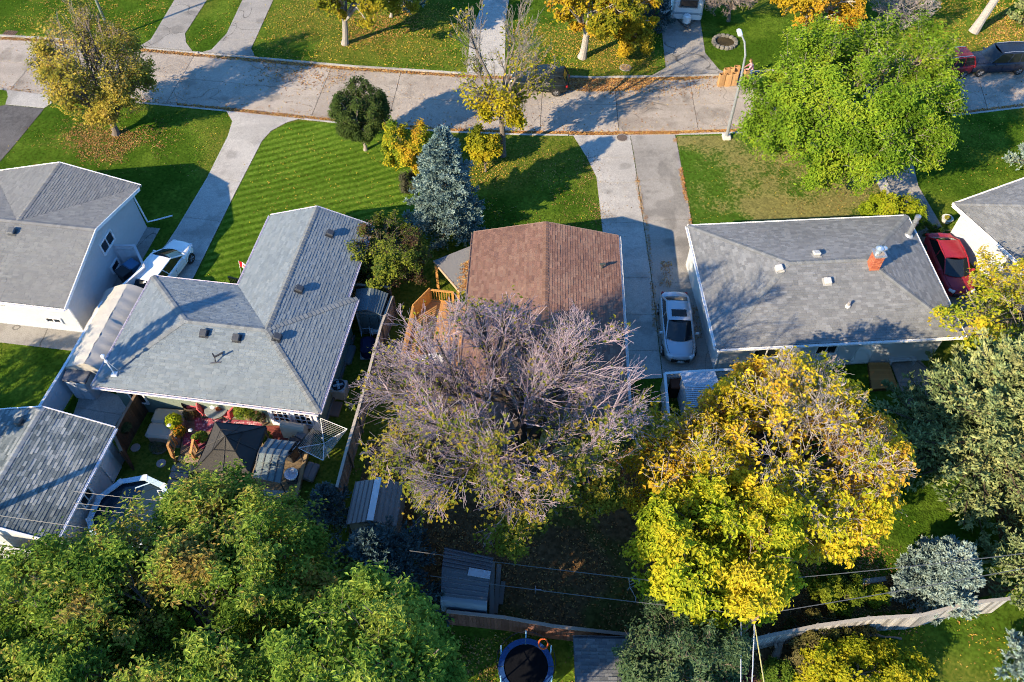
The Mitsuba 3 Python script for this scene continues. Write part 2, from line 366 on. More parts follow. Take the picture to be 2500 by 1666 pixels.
NAMES = {'d2': 'driveway', 'd3a': 'driveway', 'd3b': 'driveway', 'd1': 'driveway', 'd1a': 'driveway_apron', 'd4': 'driveway', 'd5': 'driveway', 'd6': 'driveway', 'd7': 'driveway', 'd8': 'driveway'}
for d, poly in DRIVES.items():
    poly = poly.difference(street_hole)
    poly = max(getattr(poly, 'geoms', [poly]), key=lambda g: g.area)
    DRIVES[d] = poly
    k = struct(NAMES[d])
    if d == 'd1':
        put(k, MB().prism(poly, -.02, .02, (.1, .1, .1)).ply('asphalt'))
        continue
    put(k, MB().sheet(poly, .008, (.07, .055, .04)).ply('vc'))
    slabs(k, cut(poly, [LineString([a[:2], b[:2]]) for a, b in JOINTS.get(d, [])]), .004, .028, MATS[d], .012)
k = struct('footpath')
put(k, MB().prism(strip, -.02, .026, (.3, .28, .25)).ply('drive_concrete'))

drives_all = unary_union(list(DRIVES.values()))
for edge in (S_EDGE, N_EDGE):
    k = struct('kerb')
    band = LineString([p[:2] for p in edge]).buffer(.16, cap_style=2).difference(street_poly)
    mb = MB()
    for g in getattr(band.difference(drives_all.buffer(.35)), 'geoms', None) or [band.difference(drives_all.buffer(.35))]:
        mb.prism(g, -.2, .018, (.36, .335, .29))
    low = band.intersection(drives_all.buffer(.35))
    for g in getattr(low, 'geoms', [low]):
        if g.geom_type == 'Polygon': mb.prism(g, -.2, -.045, (.36, .335, .29))
    put(k, mb.ply('drive_concrete'))

# lawns that differ from the plain grass
k = struct('lawn', 'mown lawn with light and dark diagonal stripes')
put(k, MB().sheet(P2((-14.78, 47.26, 0.00), (-12.20, 47.08, 0.00), (-6.82, 46.36, 0.00), (-4.95, 46.00, 0.00), (-5.68, 41.95, 0.00), (-5.75, 35.19, 0.00), (-8.39, 31.86, 0.00), (-15.46, 31.22, 0.00), (-18.64, 32.18, 0.00), (-17.86, 39.69, 0.00), (-17.09, 45.03, 0.00), (-16.58, 46.13, 0.00), (-15.74, 46.99, 0.00)).difference(DRIVES['d2'].buffer(.02)).difference(street_hole.buffer(.02)), .005, (.05, .1, .02)).ply('grass_striped'))
k = struct('lawn', 'patchy lawn with dry yellowed turf')
put(k, MB().sheet(P2((11.34, 45.64, 0.00), (18.36, 45.78, 0.00), (23.44, 43.61, 0.00), (23.97, 39.58, 0.00), (24.92, 36.60, 0.00), (11.35, 35.89, 0.00), (11.27, 41.15, 0.00)).difference(DRIVES['d3b'].buffer(.03)).difference(street_hole.buffer(.02)).difference(DRIVES['d8']).difference(strip), .005, (.05, .1, .02)).ply('grass_dry'))
k = struct('garden_soil', 'bare back yard soil covered in brown leaf litter')
yard = P2((-7.27, 21.34, 0.00), (-3.12, 21.34, 0.00), (4.90, 23.06, 0.00), (6.35, 25.00, 0.00), (8.52, 23.06, 0.00), (10.34, 19.70, 0.00), (9.41, 11.51, 0.00), (4.44, 11.51, 0.00), (-2.53, 12.58, 0.00), (-5.69, 13.50, 0.00), (-7.71, 16.45, 0.00))
put(k, MB().sheet(yard.difference(drives_all), .005, (.05, .05, .02)).ply('soil_litter'))
k = struct('garden_bed', 'soil bed with leaf litter along the grey fence')
put(k, MB().sheet(P2((9.86, 13.69, 0.00), (14.07, 13.97, 0.00), (17.33, 14.35, 0.00), (20.62, 14.74, 0.00), (22.67, 13.69, 0.00), (19.50, 13.03, 0.00), (15.37, 12.58, 0.00), (12.99, 10.81, 0.00), (11.08, 9.15, 0.00), (8.69, 9.15, 0.00), (8.70, 11.51, 0.00)), .010, (.05, .05, .02)).ply('soil_litter'))
k = struct('garden_bed', 'brown soil bed with red flowers at the right edge')
put(k, MB().sheet(P2((23.72, 20.87, 0.00), (26.66, 22.07, 0.00), (26.40, 16.45, 0.00), (22.78, 16.04, 0.00), (23.31, 18.58, 0.00)), .005, (.05, .05, .02)).ply('soil_litter'))

# ---------------------------------------------------------------- fallen leaves
def scatter(poly, n, rng, soft=0):
    x0, y0, x1, y1 = poly.bounds
    from shapely import contains_xy
    out = np.zeros((0, 2))
    while len(out) < n:
        q = rng.random((n * 2, 2)) * [x1 - x0, y1 - y0] + [x0, y0]
        out = np.vstack([out, q[contains_xy(poly, q[:, 0], q[:, 1])]])
    return out[:n] + rng.normal(0, 1, (n, 2)) * soft * rng.random((n, 1))

def leaf_quads(pos, size, rng, tilt=.5, up=None, fold=.25, aspect=.6):
    """rhombus leaves at pos (n,3); returns vertices (n*4,3), triangles"""
    n = len(pos)
    nz = rng.normal(0, tilt, (n, 3)); nz[:, 2] = np.abs(nz[:, 2]) * .3 + 1
    if up is not None: nz = nz + up
    nz /= np.linalg.norm(nz, axis=1, keepdims=True)
    a = rng.normal(0, 1, (n, 3)); a -= (a * nz).sum(1, keepdims=True) * nz; a /= np.linalg.norm(a, axis=1, keepdims=True)
    b = np.cross(nz, a)
    L = (size * (.65 + .7 * rng.random(n)))[:, None]
    v = np.stack([pos - a * L * .5, pos + b * L * .5 * aspect + nz * L * fold, pos + a * L * .5, pos - b * L * .5 * aspect + nz * L * fold * .7], 1)
    i = np.arange(n)[:, None] * 4
    f = np.concatenate([i + [0, 2, 1], i + [0, 3, 2]], 1).reshape(-1, 3)
    return v.reshape(-1, 3), f

def palette(cols, n, rng, w=None):
    c = np.array(cols)[rng.choice(len(cols), n, p=w)]
    return np.clip(c * (.7 + .6 * rng.random((n, 1))), 0, .9)

ORANGE = [(.36, .17, .06), (.42, .24, .09), (.30, .14, .05), (.48, .33, .12), (.22, .11, .05)]
YELLOW = [(.50, .36, .05), (.46, .30, .06), (.38, .26, .08), (.30, .18, .06)]
BROWN = [(.22, .13, .06), (.30, .18, .08), (.16, .10, .05), (.38, .26, .12)]

def litter(name, label, jobs, seed):
    rng = np.random.default_rng(seed)
    mb = MB()
    for poly, n, cols, size, z in jobs:
        q = scatter(poly, n, rng, 0 if z < -.05 and n > 900 else .06 if poly.area < 12 and z > .015 else 1.1)
        if z > -.05:
            q = q[meshkit.fbm(np.column_stack([q * .55, q[:, :1] * 0]), 3, seed) + .22 * rng.random(n) > .52]; n = len(q); size = size * .85
        pos = np.column_stack([q, z + .01 + .03 * rng.random(n)])
        v, f = leaf_quads(pos, size, rng, .35)
        mb.add(v, f, np.repeat(palette(cols, n, rng), 4, 0))
    k = struct(name, label, 'stuff')
    put(k, mb.ply('vc'))

def band(edge, a, b, side):
    ln = LineString([p[:2] for p in edge])
    return ln.buffer(b, cap_style=2, single_sided=False).difference(ln.buffer(a, cap_style=2)).intersection(street_poly if side else ground_poly.difference(street_hole))
Sg, Ng = band(S_EDGE, .02, .38, 1), band(N_EDGE, .02, .35, 1)
def clipx(poly, x0, x1): return poly.intersection(sbox(x0, 20, x1, 90))
zS = -.10
litter('fallen_leaves', 'orange fallen leaves lying along both gutters of the street', [
    (clipx(Sg, -45, -24), 700, ORANGE, .12, zS), (clipx(Sg, -24, -2), 2600, ORANGE, .12, zS), (clipx(Sg, -2, 22), 5200, ORANGE, .13, zS), (clipx(Sg, 22, 45), 1800, ORANGE, .12, zS),
    (clipx(band(S_EDGE, 0, .75, 1), -20, 20), 900, ORANGE, .11, zS),
    (clipx(Ng, -46, -20), 2600, ORANGE, .12, zS), (clipx(Ng, -20, 2), 2600, ORANGE, .12, zS), (clipx(Ng, 2, 14), 2200, ORANGE, .12, zS), (clipx(Ng, 14, 46), 1500, ORANGE, .12, zS),
    (P2((0.61, 53.04, 0.00), (2.39, 51.22, 0.00), (5.66, 50.82, 0.00), (9.25, 51.02, 0.00), (10.56, 52.12, 0.00), (9.37, 52.32, 0.00), (5.75, 52.32, 0.00)), 4200, ORANGE, .12, zS),
    (P2((3.92, 51.92, 0.00), (6.84, 50.63, 0.00), (12.19, 50.63, 0.00), (15.36, 51.92, 0.00), (10.60, 52.42, 0.00)), 700, ORANGE, .12, zS),
    (P2((-18.93, 54.93, 0.00), (-19.07, 52.42, 0.00), (-13.45, 51.17, 0.00), (-12.11, 52.42, 0.00), (-12.26, 53.66, 0.00)), 700, ORANGE, .12, zS), (street_poly, 1500, ORANGE, .10, zS)], 5)
litter('fallen_leaves', 'yellow fallen leaves sprinkled over the lawns across the street', [
    (P2((-19.68, 55.58, 0.00), (-18.79, 63.14, 0.00), (-4.03, 63.14, 0.00), (-3.99, 53.71, 0.00), (-12.33, 54.24, 0.00)), 5200, YELLOW, .13, 0), (P2((-13.12, 60.70, 0.00), (-8.29, 61.91, 0.00), (-7.38, 58.36, 0.00), (-11.05, 56.67, 0.00), (-12.63, 56.67, 0.00)), 1800, ORANGE, .13, 0),
    (P2((-0.31, 53.45, 0.00), (0.00, 59.52, 0.00), (11.03, 59.52, 0.00), (10.95, 52.94, 0.00), (6.07, 52.73, 0.00)), 6500, YELLOW, .12, 0), (P2((29.36, 54.50, 0.00), (31.87, 63.14, 0.00), (43.95, 63.14, 0.00), (39.46, 56.67, 0.00)), 4200, YELLOW, .13, 0),
    (P2((35.67, 56.67, 0.00), (38.59, 61.30, 0.00), (43.21, 61.30, 0.00), (41.58, 57.23, 0.00)), 2200, ORANGE, .12, 0),
    (P2((-40.11, 58.36, 0.00), (-39.92, 63.14, 0.00), (-27.85, 63.14, 0.00), (-29.01, 56.56, 0.00), (-36.10, 57.90, 0.00)), 2600, YELLOW, .12, 0), (P2((-24.62, 56.67, 0.00), (-23.15, 63.14, 0.00), (-22.48, 63.14, 0.00), (-22.92, 56.12, 0.00)), 300, YELLOW, .12, 0)], 6)
litter('fallen_leaves', 'fallen leaves on the front lawns on the near side of the street', [
    (P2((-31.06, 45.78, 0.00), (-30.08, 47.12, 0.00), (-25.50, 47.12, 0.00), (-23.80, 44.47, 0.00), (-25.96, 42.78, 0.00), (-29.16, 43.40, 0.00)), 5200, BROWN + ORANGE, .11, 0), (P2((-33.80, 44.04, 0.00), (-33.15, 48.51, 0.00), (-19.96, 48.05, 0.00), (-20.21, 41.55, 0.00), (-31.13, 41.95, 0.00)), 1500, YELLOW + BROWN, .09, 0),
    (P2((-15.72, 46.90, 0.00), (-6.81, 46.22, 0.00), (-5.85, 36.60, 0.00), (-15.65, 32.18, 0.00), (-17.65, 39.58, 0.00)), 700, YELLOW, .12, .005), (P2((-3.94, 45.55, 0.00), (3.93, 45.34, 0.00), (5.34, 36.60, 0.00), (-2.54, 36.60, 0.00)), 1500, YELLOW + BROWN, .10, 0),
    (P2((-3.29, 43.19, 0.00), (-0.55, 43.61, 0.00), (0.27, 41.15, 0.00), (-2.65, 39.96, 0.00)), 500, YELLOW, .13, 0),
    (P2((11.42, 45.64, 0.00), (18.31, 45.55, 0.00), (23.71, 39.58, 0.00), (23.96, 37.69, 0.00), (11.37, 36.96, 0.00)), 1300, YELLOW + BROWN, .09, .005), (P2((11.04, 45.34, 0.00), (11.30, 45.34, 0.00), (11.24, 36.60, 0.00), (11.06, 36.74, 0.00)), 1300, ORANGE, .10, .02),
    (P2((8.00, 43.61, 0.00), (8.33, 43.61, 0.00), (8.34, 37.84, 0.00), (8.10, 37.84, 0.00)), 420, ORANGE, .09, .025), (P2((8.34, 37.84, 0.00), (8.52, 37.84, 0.00), (8.24, 27.91, 0.00), (7.93, 28.79, 0.00)), 500, ORANGE, .09, .025),
    (P2((4.69, 43.61, 0.00), (5.12, 43.49, 0.00), (5.75, 36.60, 0.00), (5.39, 36.60, 0.00)), 900, BROWN, .09, .01), (P2((8.90, 33.82, 0.00), (9.59, 33.82, 0.00), (9.35, 31.86, 0.00), (8.63, 31.86, 0.00)), 260, ORANGE, .10, .025), (P2((10.38, 30.60, 0.00), (10.74, 30.60, 0.00), (10.59, 27.91, 0.00), (10.02, 27.91, 0.00)), 220, ORANGE, .10, .025),
    (P2((25.79, 47.12, 0.00), (38.47, 49.46, 0.00), (35.30, 41.55, 0.00), (26.73, 39.96, 0.00)), 500, YELLOW, .10, 0)], 7)
litter('fallen_leaves', 'brown and yellow leaf litter covering the shaded back yards', [
    (yard, 15000, BROWN + ORANGE, .12, .01), (P2((12.02, 15.84, 0.00), (14.45, 16.45, 0.00), (17.21, 16.66, 0.00), (16.79, 14.45, 0.00), (12.05, 14.07, 0.00)), 2600, ORANGE + BROWN, .11, .005),
    (P2((9.37, 13.50, 0.00), (20.53, 14.45, 0.00), (19.11, 12.94, 0.00), (9.74, 11.33, 0.00)), 2400, ORANGE + BROWN, .12, .01), (P2((10.53, 10.81, 0.00), (14.21, 11.51, 0.00), (13.88, 9.48, 0.00), (10.28, 9.48, 0.00)), 1600, ORANGE + BROWN, .11, .01),
    (P2((-2.50, 11.77, 0.00), (2.66, 11.51, 0.00), (2.56, 9.15, 0.00), (-2.56, 9.15, 0.00)), 1600, YELLOW + BROWN, .1, 0), (P2((14.21, 11.51, 0.00), (22.25, 12.58, 0.00), (21.77, 9.48, 0.00), (14.53, 9.31, 0.00)), 900, YELLOW, .09, 0),
    (P2((23.72, 20.87, 0.00), (26.66, 22.07, 0.00), (25.02, 16.86, 0.00), (22.93, 16.45, 0.00)), 1500, BROWN, .11, .01)], 8)
# ---------------------------------------------------------------- roofs
UNIT_V = np.array([[-.5, 0, 0], [.5, 0, 0], [.5, 1, .15], [-.5, 1, .15], [-.5, 0, 1], [.5, 0, 1]], float)   # butt edge at y=0, height 1
UNIT_F = np.array([[4, 5, 2], [4, 2, 3], [0, 1, 5], [0, 5, 4], [0, 4, 3], [1, 2, 5]])
CAM = np.array([0, 0, CAM_H])

def slope_basis(pts):
    p = np.asarray(pts, float)
    n = np.cross(p[1] - p[0], p[2] - p[0]); n /= np.linalg.norm(n)
    if n[2] < 0: n = -n
    u = np.cross([0, 0, 1.], n); u /= np.linalg.norm(u)
    v = np.cross(n, u)
    return p[0], u, v, n

_tab = {}
def tab_ply(tone, tones, i):
    if (tone, i) not in _tab:
        _tab[tone, i] = cply(UNIT_V, UNIT_F, np.tile(tones[i], (len(UNIT_V), 1)), 'vc')
    return _tab[tone, i]

def roof(house, slopes, tone, tones, caps=(), tab=.30, exp=.145, thick=.022, singles=300, deck=(.06, .06, .065), seed=0, deck_t=.10, capcol=None, cap_w=.15):
    """slopes: 3D outlines. Courses of single shingles are laid on every slope; the nearest whole ones are parts, the rest one part."""
    rng = np.random.default_rng(seed)
    rk = house + '__roof'
    mb = MB()
    for s in slopes: mb.slab(s, deck_t, deck)
    put(rk, mb.ply('vc'))
    tones = np.array(tones, float); tones = tones[np.argsort(tones.sum(1))]
    whole, stuff = [], MB()
    for s in slopes:
        o, u, v, n = slope_basis(s)
        P = np.asarray(s, float)
        Q = np.column_stack([(P - o) @ u, (P - o) @ v])
        poly = Polygon(Q); inner = poly.buffer(-.004)
        from shapely import prepared
        pin = prepared.prep(inner)
        x0, y0, x1, y1 = poly.bounds
        y = y0 - .03
        while y < y1:
            row = poly.intersection(sbox(x0 - 1, y, x1 + 1, y + exp))
            if row.is_empty: y += exp; continue
            rx0, _, rx1, _ = row.bounds
            x = rx0 - tab * rng.random()
            while x < rx1:
                w = tab * (.75 + .5 * rng.random())
                r = sbox(x + .003, y, x + w - .003, y + exp * 1.02)
                q_ = o + u * x + v * y; t = int(np.clip((rng.random() * .75 + (float(meshkit.fbm(q_ * .45, 3, seed)) - .37) * 1.1) * len(tones), 0, len(tones) - 1)); th = thick * (.6 + .8 * rng.random())
                if pin.contains(r):
                    whole.append((o + u * (x + w / 2) + v * y, u * (w - .006), v * exp * 1.04, n * th, t))
                elif pin.intersects(r):
                    g = r.intersection(inner)
                    if g.geom_type == 'Polygon' and g.area > 1e-3:
                        c = np.array(g.exterior.coords)[:-1]
                        top = o + c[:, :1] * u + c[:, 1:] * v + n * (th * (1 - .85 * (c[:, 1:] - y) / exp))
                        fan = [[0, i, i + 1] if Polygon(c).exterior.is_ccw else [0, i + 1, i] for i in range(1, len(c) - 1)]
                        if fan: stuff.add(top, np.array(fan), tones[t] * (.9 + .2 * rng.random()))
                x += w
            y += exp
    whole.sort(key=lambda q: np.linalg.norm(q[0] - CAM))
    for o, X, Y, Z, t in whole[:singles]:
        put(pnum(rk + '__shingle'), tab_ply(tone, tones, t), mat4(X, Y, Z, o))
    rest = whole[singles:]
    if rest:
        O, X, Y, Z = (np.array([q[i] for q in rest]) for i in range(4))
        vv = (O[:, None] + UNIT_V[None, :, :1] * X[:, None] + UNIT_V[None, :, 1:2] * Y[:, None] + UNIT_V[None, :, 2:] * Z[:, None]).reshape(-1, 3)
        ff = (UNIT_F[None] + (np.arange(len(rest)) * 6)[:, None, None]).reshape(-1, 3)
        cc = tones[[q[4] for q in rest]] * (.92 + .16 * rng.random((len(rest), 1)))
        stuff.add(vv, ff, np.repeat(cc, 6, 0))
    if stuff.v:
        part(rk, 'shingle_field', stuff, kind='stuff')
    cc = tones.mean(0) * 1.08 if capcol is None else np.array(capcol)
    for a, b, dl, dr_ in caps:      # ridge and hip caps: droop on either side
        a, b = np.asarray(a, float), np.asarray(b, float)
        L = np.linalg.norm(b - a); d = (b - a) / L
        sd = np.cross(d, [0, 0, 1.]); sd /= np.linalg.norm(sd)
        m = max(1, int(L / .22)); st = L / m
        for i in range(m):
            p, q = a + d * (i * st - .01), a + d * ((i + 1) * st + .03)
            up = np.array([0, 0, .045]); lo = np.array([0, 0, .022])
            w = cap_w
            v = [p + up, q + lo, p + up + sd * w - [0, 0, w * dr_], q + lo + sd * w - [0, 0, w * dr_], p + up - sd * w - [0, 0, w * dl], q + lo - sd * w - [0, 0, w * dl]]
            v += [x - np.array([0, 0, .03]) for x in (v[0], v[2], v[4])]
            mbc = MB().add(np.array(v), np.array([[0, 2, 3], [0, 3, 1], [0, 1, 5], [0, 5, 4], [0, 6, 7], [0, 7, 2], [0, 4, 8], [0, 8, 6]]), cc * (.85 + .3 * rng.random()))
            part(rk, 'ridge_shingle', mbc)
    return rk

def gutter(house, a, b, col=(.75, .75, .74), w=.12, h=.11, name='gutter', z=-.02):
    """open eaves gutter from a to b (the wall lies to the left of a->b)"""
    a, b = np.asarray(a, float), np.asarray(b, float)
    d = (b - a) / np.linalg.norm(b - a); s = np.cross(d, [0, 0, 1.])
    mb = MB()
    for off, zz, ww, hh in ((.012, -h / 2, .015, h), (w, -h / 2, .02, h), (w / 2, -h + .01, w - .03, .012)):
        mb.beam(a + s * off + [0, 0, z + zz], b + s * off + [0, 0, z + zz], ww, hh, col)
    m = int(np.linalg.norm(b - a) / .9)
    for i in range(1, m):
        p = a + (b - a) * i / m
        mb.beam(p + s * .02 + [0, 0, z - .01], p + s * (w - .01) + [0, 0, z - .01], .03, .008, col)
    part(house, name, mb, 'vc_satin')

def edge_trim(house, a, b, col, t=.05, h=.16, name='fascia', out=0.03, drop=.06):
    a, b = np.asarray(a, float), np.asarray(b, float)
    d = (b - a) / np.linalg.norm(b - a); s = np.cross(d, [0, 0, 1.]); s /= np.linalg.norm(s)
    part(house, name, MB().beam(a + s * out - [0, 0, drop], b + s * out - [0, 0, drop], t, h, col), 'vc_satin')

def walls(house, L, poly, z1, col, gables=(), bsdf='vc', label=None):
    mb = MB(L)
    mb.prism(poly, -.2, z1, col)
    for tri in gables:       # (a, b, apex): gable wall triangle thickened by 8 cm towards the house
        a, b, c, th = tri
        a, b, c = (np.asarray(x, float) for x in (a, b, c)); th = np.asarray(th, float)
        v = np.array([a, b, c, a + th, b + th, c + th])
        mb.add(v, np.array([[0, 1, 2], [5, 4, 3], [0, 3, 4], [0, 4, 1], [1, 4, 5], [1, 5, 2], [2, 5, 3], [2, 3, 0]]), col)
    part(house, 'wall', mb, bsdf, label=label)

def window(house, L, c, w, h, nrm, panes=2, frame_col=(.72, .72, .72), rows=1, name='window', pane='glass_dark'):
    """window on a wall: c centre in local coords, nrm local outward (x or y unit)"""
    nrm = np.array(nrm, float); t = np.array([-nrm[1], nrm[0], 0]); c = np.array(c, float)
    mb = MB(L)
    for s in (-1, 1):
        mb.beam(c + t * s * w / 2 - [0, 0, h / 2 + .04] + nrm * .035, c + t * s * w / 2 + [0, 0, h / 2 + .04] + nrm * .035, .08, .08, frame_col)
        mb.beam(c - t * (w / 2 - .04) + [0, 0, s * h / 2] + nrm * .035, c + t * (w / 2 - .04) + [0, 0, s * h / 2] + nrm * .035, .075, .08, frame_col)
    for i in range(1, panes):
        q = c + t * (i / panes - .5) * w + nrm * .032
        mb.beam(q - [0, 0, h / 2 - .04], q + [0, 0, h / 2 - .04], .05, .05, frame_col)
    for i in range(1, rows):
        q = c + [0, 0, (i / rows - .5) * h] + nrm * .030
        mb.beam(q - t * (w / 2 - .04), q + t * (w / 2 - .04), .03, .03, frame_col)
    k = part(house, name, mb, 'vc_satin')
    v = np.array([c + t * a * w / 2 + np.array([0, 0, b * h / 2]) + nrm * .015 for a, b in ((-1, -1), (1, -1), (1, 1), (-1, 1))])
    part(k, 'pane', MB(L).add(v, [[0, 1, 2, 3]], (.02, .02, .02)), pane)
    return k

def box_vent(house, p, nrm, col, s=.34, h=.2, yaw=0, name='roof_vent'):
    """square hooded roof vent seated on a slope"""
    n = np.asarray(nrm, float); u = np.cross([0, 1, 0] if abs(n[1]) < .9 else [1, 0, 0], n); u = rot(0, 0, yaw) @ np.array([1, 0, 0.]); u -= n * (u @ n); u /= np.linalg.norm(u); v = np.cross(n, u)
    L = lambda q: np.asarray(p, float) + np.asarray(q)[:, :1] * u + np.asarray(q)[:, 1:2] * v + np.asarray(q)[:, 2:] * n
    mb = MB(L); mb.box((0, 0, .03), (s * 1.35, s * 1.35, .02), np.array(col) * .8); mb.box((0, 0, .1), (s * .8, s * .8, .14), np.array(col) * .6)
    mb.cbox((0, 0, h), (s * 1.1, s * 1.1, .10), col, .03)
    part(house, name, mb, 'vc_satin')

GREY = np.array([[.17, .185, .20], [.20, .215, .23], [.225, .24, .25], [.15, .165, .18], [.24, .245, .245], [.19, .20, .205]])
GREY2 = np.array([[.17, .175, .18], [.20, .205, .21], [.24, .245, .25], [.14, .145, .15], [.27, .275, .28], [.18, .18, .185]])
GREY3 = np.array([[.175, .175, .172], [.20, .20, .195], [.22, .22, .215], [.16, .16, .16], [.19, .188, .185], [.21, .21, .20]])
BLUEG = np.array([[.12, .145, .155], [.17, .195, .205], [.24, .265, .27], [.095, .115, .125], [.30, .32, .32], [.14, .165, .175]])
BROWN_S = np.array([[.20, .115, .085], [.225, .135, .10], [.18, .10, .075], [.24, .145, .105], [.165, .095, .075], [.215, .12, .09]])
SLATE = np.array([[.11, .12, .135], [.14, .15, .165], [.09, .10, .11], [.18, .19, .20], [.12, .13, .14], [.15, .16, .17]])

GREY, GREY2, GREY3 = GREY * [.97, 1.07, 1.13], GREY2 * [.98, 1.0, 1.01], GREY3 * [1, 1.03, 1.06]
BROWN_S = BROWN_S * [1.05, 1.08, 1.12]
GREY, GREY2, GREY3 = (m_.mean(0) + (m_ - m_.mean(0)) * q_ for m_, q_ in ((GREY, .55), (GREY2, .6), (GREY3, .6)))

# ---------------------------------------------------------------- grey L-shaped bungalow
YW2 = -7.97
H2o = (-20.62, 22.89, 2.80)
L2 = frame((H2o[0], H2o[1], 0), YW2)
P = lambda L, *pts: [L(np.array([q], float))[0] for q in pts]
h2 = thing('bungalow', 'L-shaped grey-shingled bungalow with a sage green back wall facing the dark canopy', 'house')
walls(h2, L2, [(.5, .5), (10.95, .5), (10.95, 6.8), (10.4, 6.8), (10.4, 12.2), (5.35, 12.2), (5.35, 6.8), (.5, 6.8)], 2.68, (.19, .235, .20),
      [((5.35, 12.2, 2.68), (10.4, 12.2, 2.68), (7.95, 12.2, 3.86), (0, -.08, 0))])
zr, ze = 4.06, 2.8
A = dict(SW=(0, 0, ze), SE=(11.45, 0, ze), NE=(11.45, 7.3, ze), NW=(0, 7.3, ze), RL=(3.7, 3.65, zr), J=(7.95, 3.65, zr), IN=(4.85, 7.3, ze), WNW=(4.85, 12.83, ze), WR=(7.95, 12.62, zr), WNE=(10.9, 12.83, ze), WE=(10.9, 7.3, ze))
A = {k_: L2(np.array([v_], float))[0] for k_, v_ in A.items()}
roof(h2, [[A['SW'], A['SE'], A['J'], A['RL']], [A['SW'], A['RL'], A['NW']], [A['NW'], A['RL'], A['J'], A['IN']], [A['SE'], A['NE'], A['J']],
          [A['IN'], A['J'], A['WR'], A['WNW']], [A['J'], A['WE'], A['WNE'], A['WR']], [A['J'], A['NE'], A['WE']]], 'g2', GREY,
     [(A['RL'], A['J'], .34, .34), (A['SW'], A['RL'], .2, .2), (A['NW'], A['RL'], .2, .2), (A['SE'], A['J'], .2, .2), (A['J'], A['WR'], .38, .4), (A['NE'], A['J'], .2, .2)], seed=2, capcol=(.20, .215, .22))
PURP = (.60, .57, .63)
for a_, b_ in (('SW', 'SE'), ('SE', 'NE'), ('WE', 'WNE'), ('NW', 'SW'), ('IN', 'NW'), ('WNW', 'IN')):
    gutter(h2, A[a_], A[b_], PURP)
edge_trim(h2, A['WNE'], A['WR'], PURP); edge_trim(h2, A['WR'], A['WNW'], PURP)
nS = slope_basis([A['SW'], A['SE'], A['J']])[3]; nE = slope_basis([A['J'], A['WE'], A['WNE']])[3]; nSE = slope_basis([A['SE'], A['NE'], A['J']])[3]
def on_slope(pts, x, y, L):
    q = L(np.array([[x, y, 0]], float))[0]; o, u, v, n = slope_basis(pts)
    return np.array([q[0], q[1], o[2] - (n[0] * (q[0] - o[0]) + n[1] * (q[1] - o[1])) / n[2]])
S2 = [A['SW'], A['SE'], A['J']]; E2 = [A['J'], A['WE'], A['WNE']]
DKV = (.05, .055, .065)
for x, y, pl, n_ in ((4.9, 3.1, S2, nS), (6.6, 3.05, S2, nS), (9.05, 11.0, E2, nE), (8.65, 6.65, E2, nE)):
    box_vent(h2, on_slope(pl, x, y, L2), n_, DKV, yaw=YW2)
box_vent(h2, on_slope([A['SE'], A['NE'], A['J']], 8.55, 3.35, L2), nSE, DKV, yaw=YW2)
p_ = on_slope(S2, 5.85, 1.75, L2)
mb = MB(); mb.beam(p_ + [-.25, -.03, .05], p_ + [.25, .03, .05], .06, .04, (.1, .1, .11)); mb.tube([p_ + [0, 0, .05], p_ + [.02, .1, .38]], .03, (.05, .05, .06)); mb.beam(p_ + [.02, .1, .38], p_ + [.42, .28, .50], .07, .07, (.03, .03, .035)); mb.beam(p_ + [.02, .1, .38], p_ + [-.08, .22, .52], .07, .07, (.03, .03, .035))
part(h2, 'dish_bracket', mb, 'vc_satin')
p_ = on_slope(S2, .95, .65, L2)
mb = MB(); mb.tube([p_, p_ + [0, 0, 1.5]], .03, (.7, .7, .72)); mb.box(p_ + [0, 0, .04], (.28, .28, .08), (.65, .66, .68)); mb.lathe(p_ + [0, 0, 1.1], [(0, -.08), (.08, -.04), (.08, .04), (0, .08)], (.8, .8, .8), 8); mb.lathe(p_ + [0, 0, 1.5], [(0, -.1), (.1, -.05), (.1, .05), (0, .1)], (.8, .8, .8), 8)
mb.tube([p_ + [0, 0, 1.2], p_ + [.25, .1, .08]], .012, (.6, .6, .6))
part(h2, 'mast', mb, 'vc_satin')
# back wall: patio door, window
dk = part(h2, 'door', MB(L2).box((9.75, .45, 1.52), (2.5, .1, 2.2), (.72, .68, .74)), 'vc_satin', label='white patio door with small panes')
for x in (9.15, 10.3):
    window(dk, L2, (x, .40, 1.65), .85, 1.45, (0, -1, 0), 3, (.75, .72, .78), 4)
window(h2, L2, (1.6, .5, 1.5), .8, 1.2, (0, -1, 0), 2)
edge_trim(h2, *P(L2, (11.0, .5, .02), (11.0, 6.8, .02)), (.12, .12, .12), .1, .5, 'plinth', .02)

# ---------------------------------------------------------------- white gable house at the left edge
H1o = (-23.65, 27.82, 2.80)
L1 = frame((H1o[0], H1o[1], 0), YW2)
h1 = thing('bungalow', 'white stucco house with a grey cross-gable roof at the left edge', 'house')
W1 = 12.5
walls(h1, L1, [(-W1, .55), (-.3, .55), (-.3, 9.0), (-W1, 9.0)], 2.7, (.7, .7, .7), [((-.3, .55, 2.7), (-.3, 9.0, 2.7), (-.3, 4.75, 3.86), (-.08, 0, 0)), ((-8.6, 9.0, 2.7), (-.6, 9.0, 2.7), (-4.6, 9.0, 3.8), (0, -.08, 0))], 'stucco_white')
B = dict(SE=(0, 0, ze), SW=(-W1, 0, ze), NE=(0, 9.5, ze), NW=(-W1, 9.5, ze), PE=(0, 4.75, 4.0), PW=(-W1, 4.75, 4.0), J=(-4.6, 4.75, 4.0), GN=(-4.6, 9.75, 4.0), VW=(-9.2, 9.5, ze), GNE=(0, 9.75, ze), GNW=(-9.2, 9.75, ze))
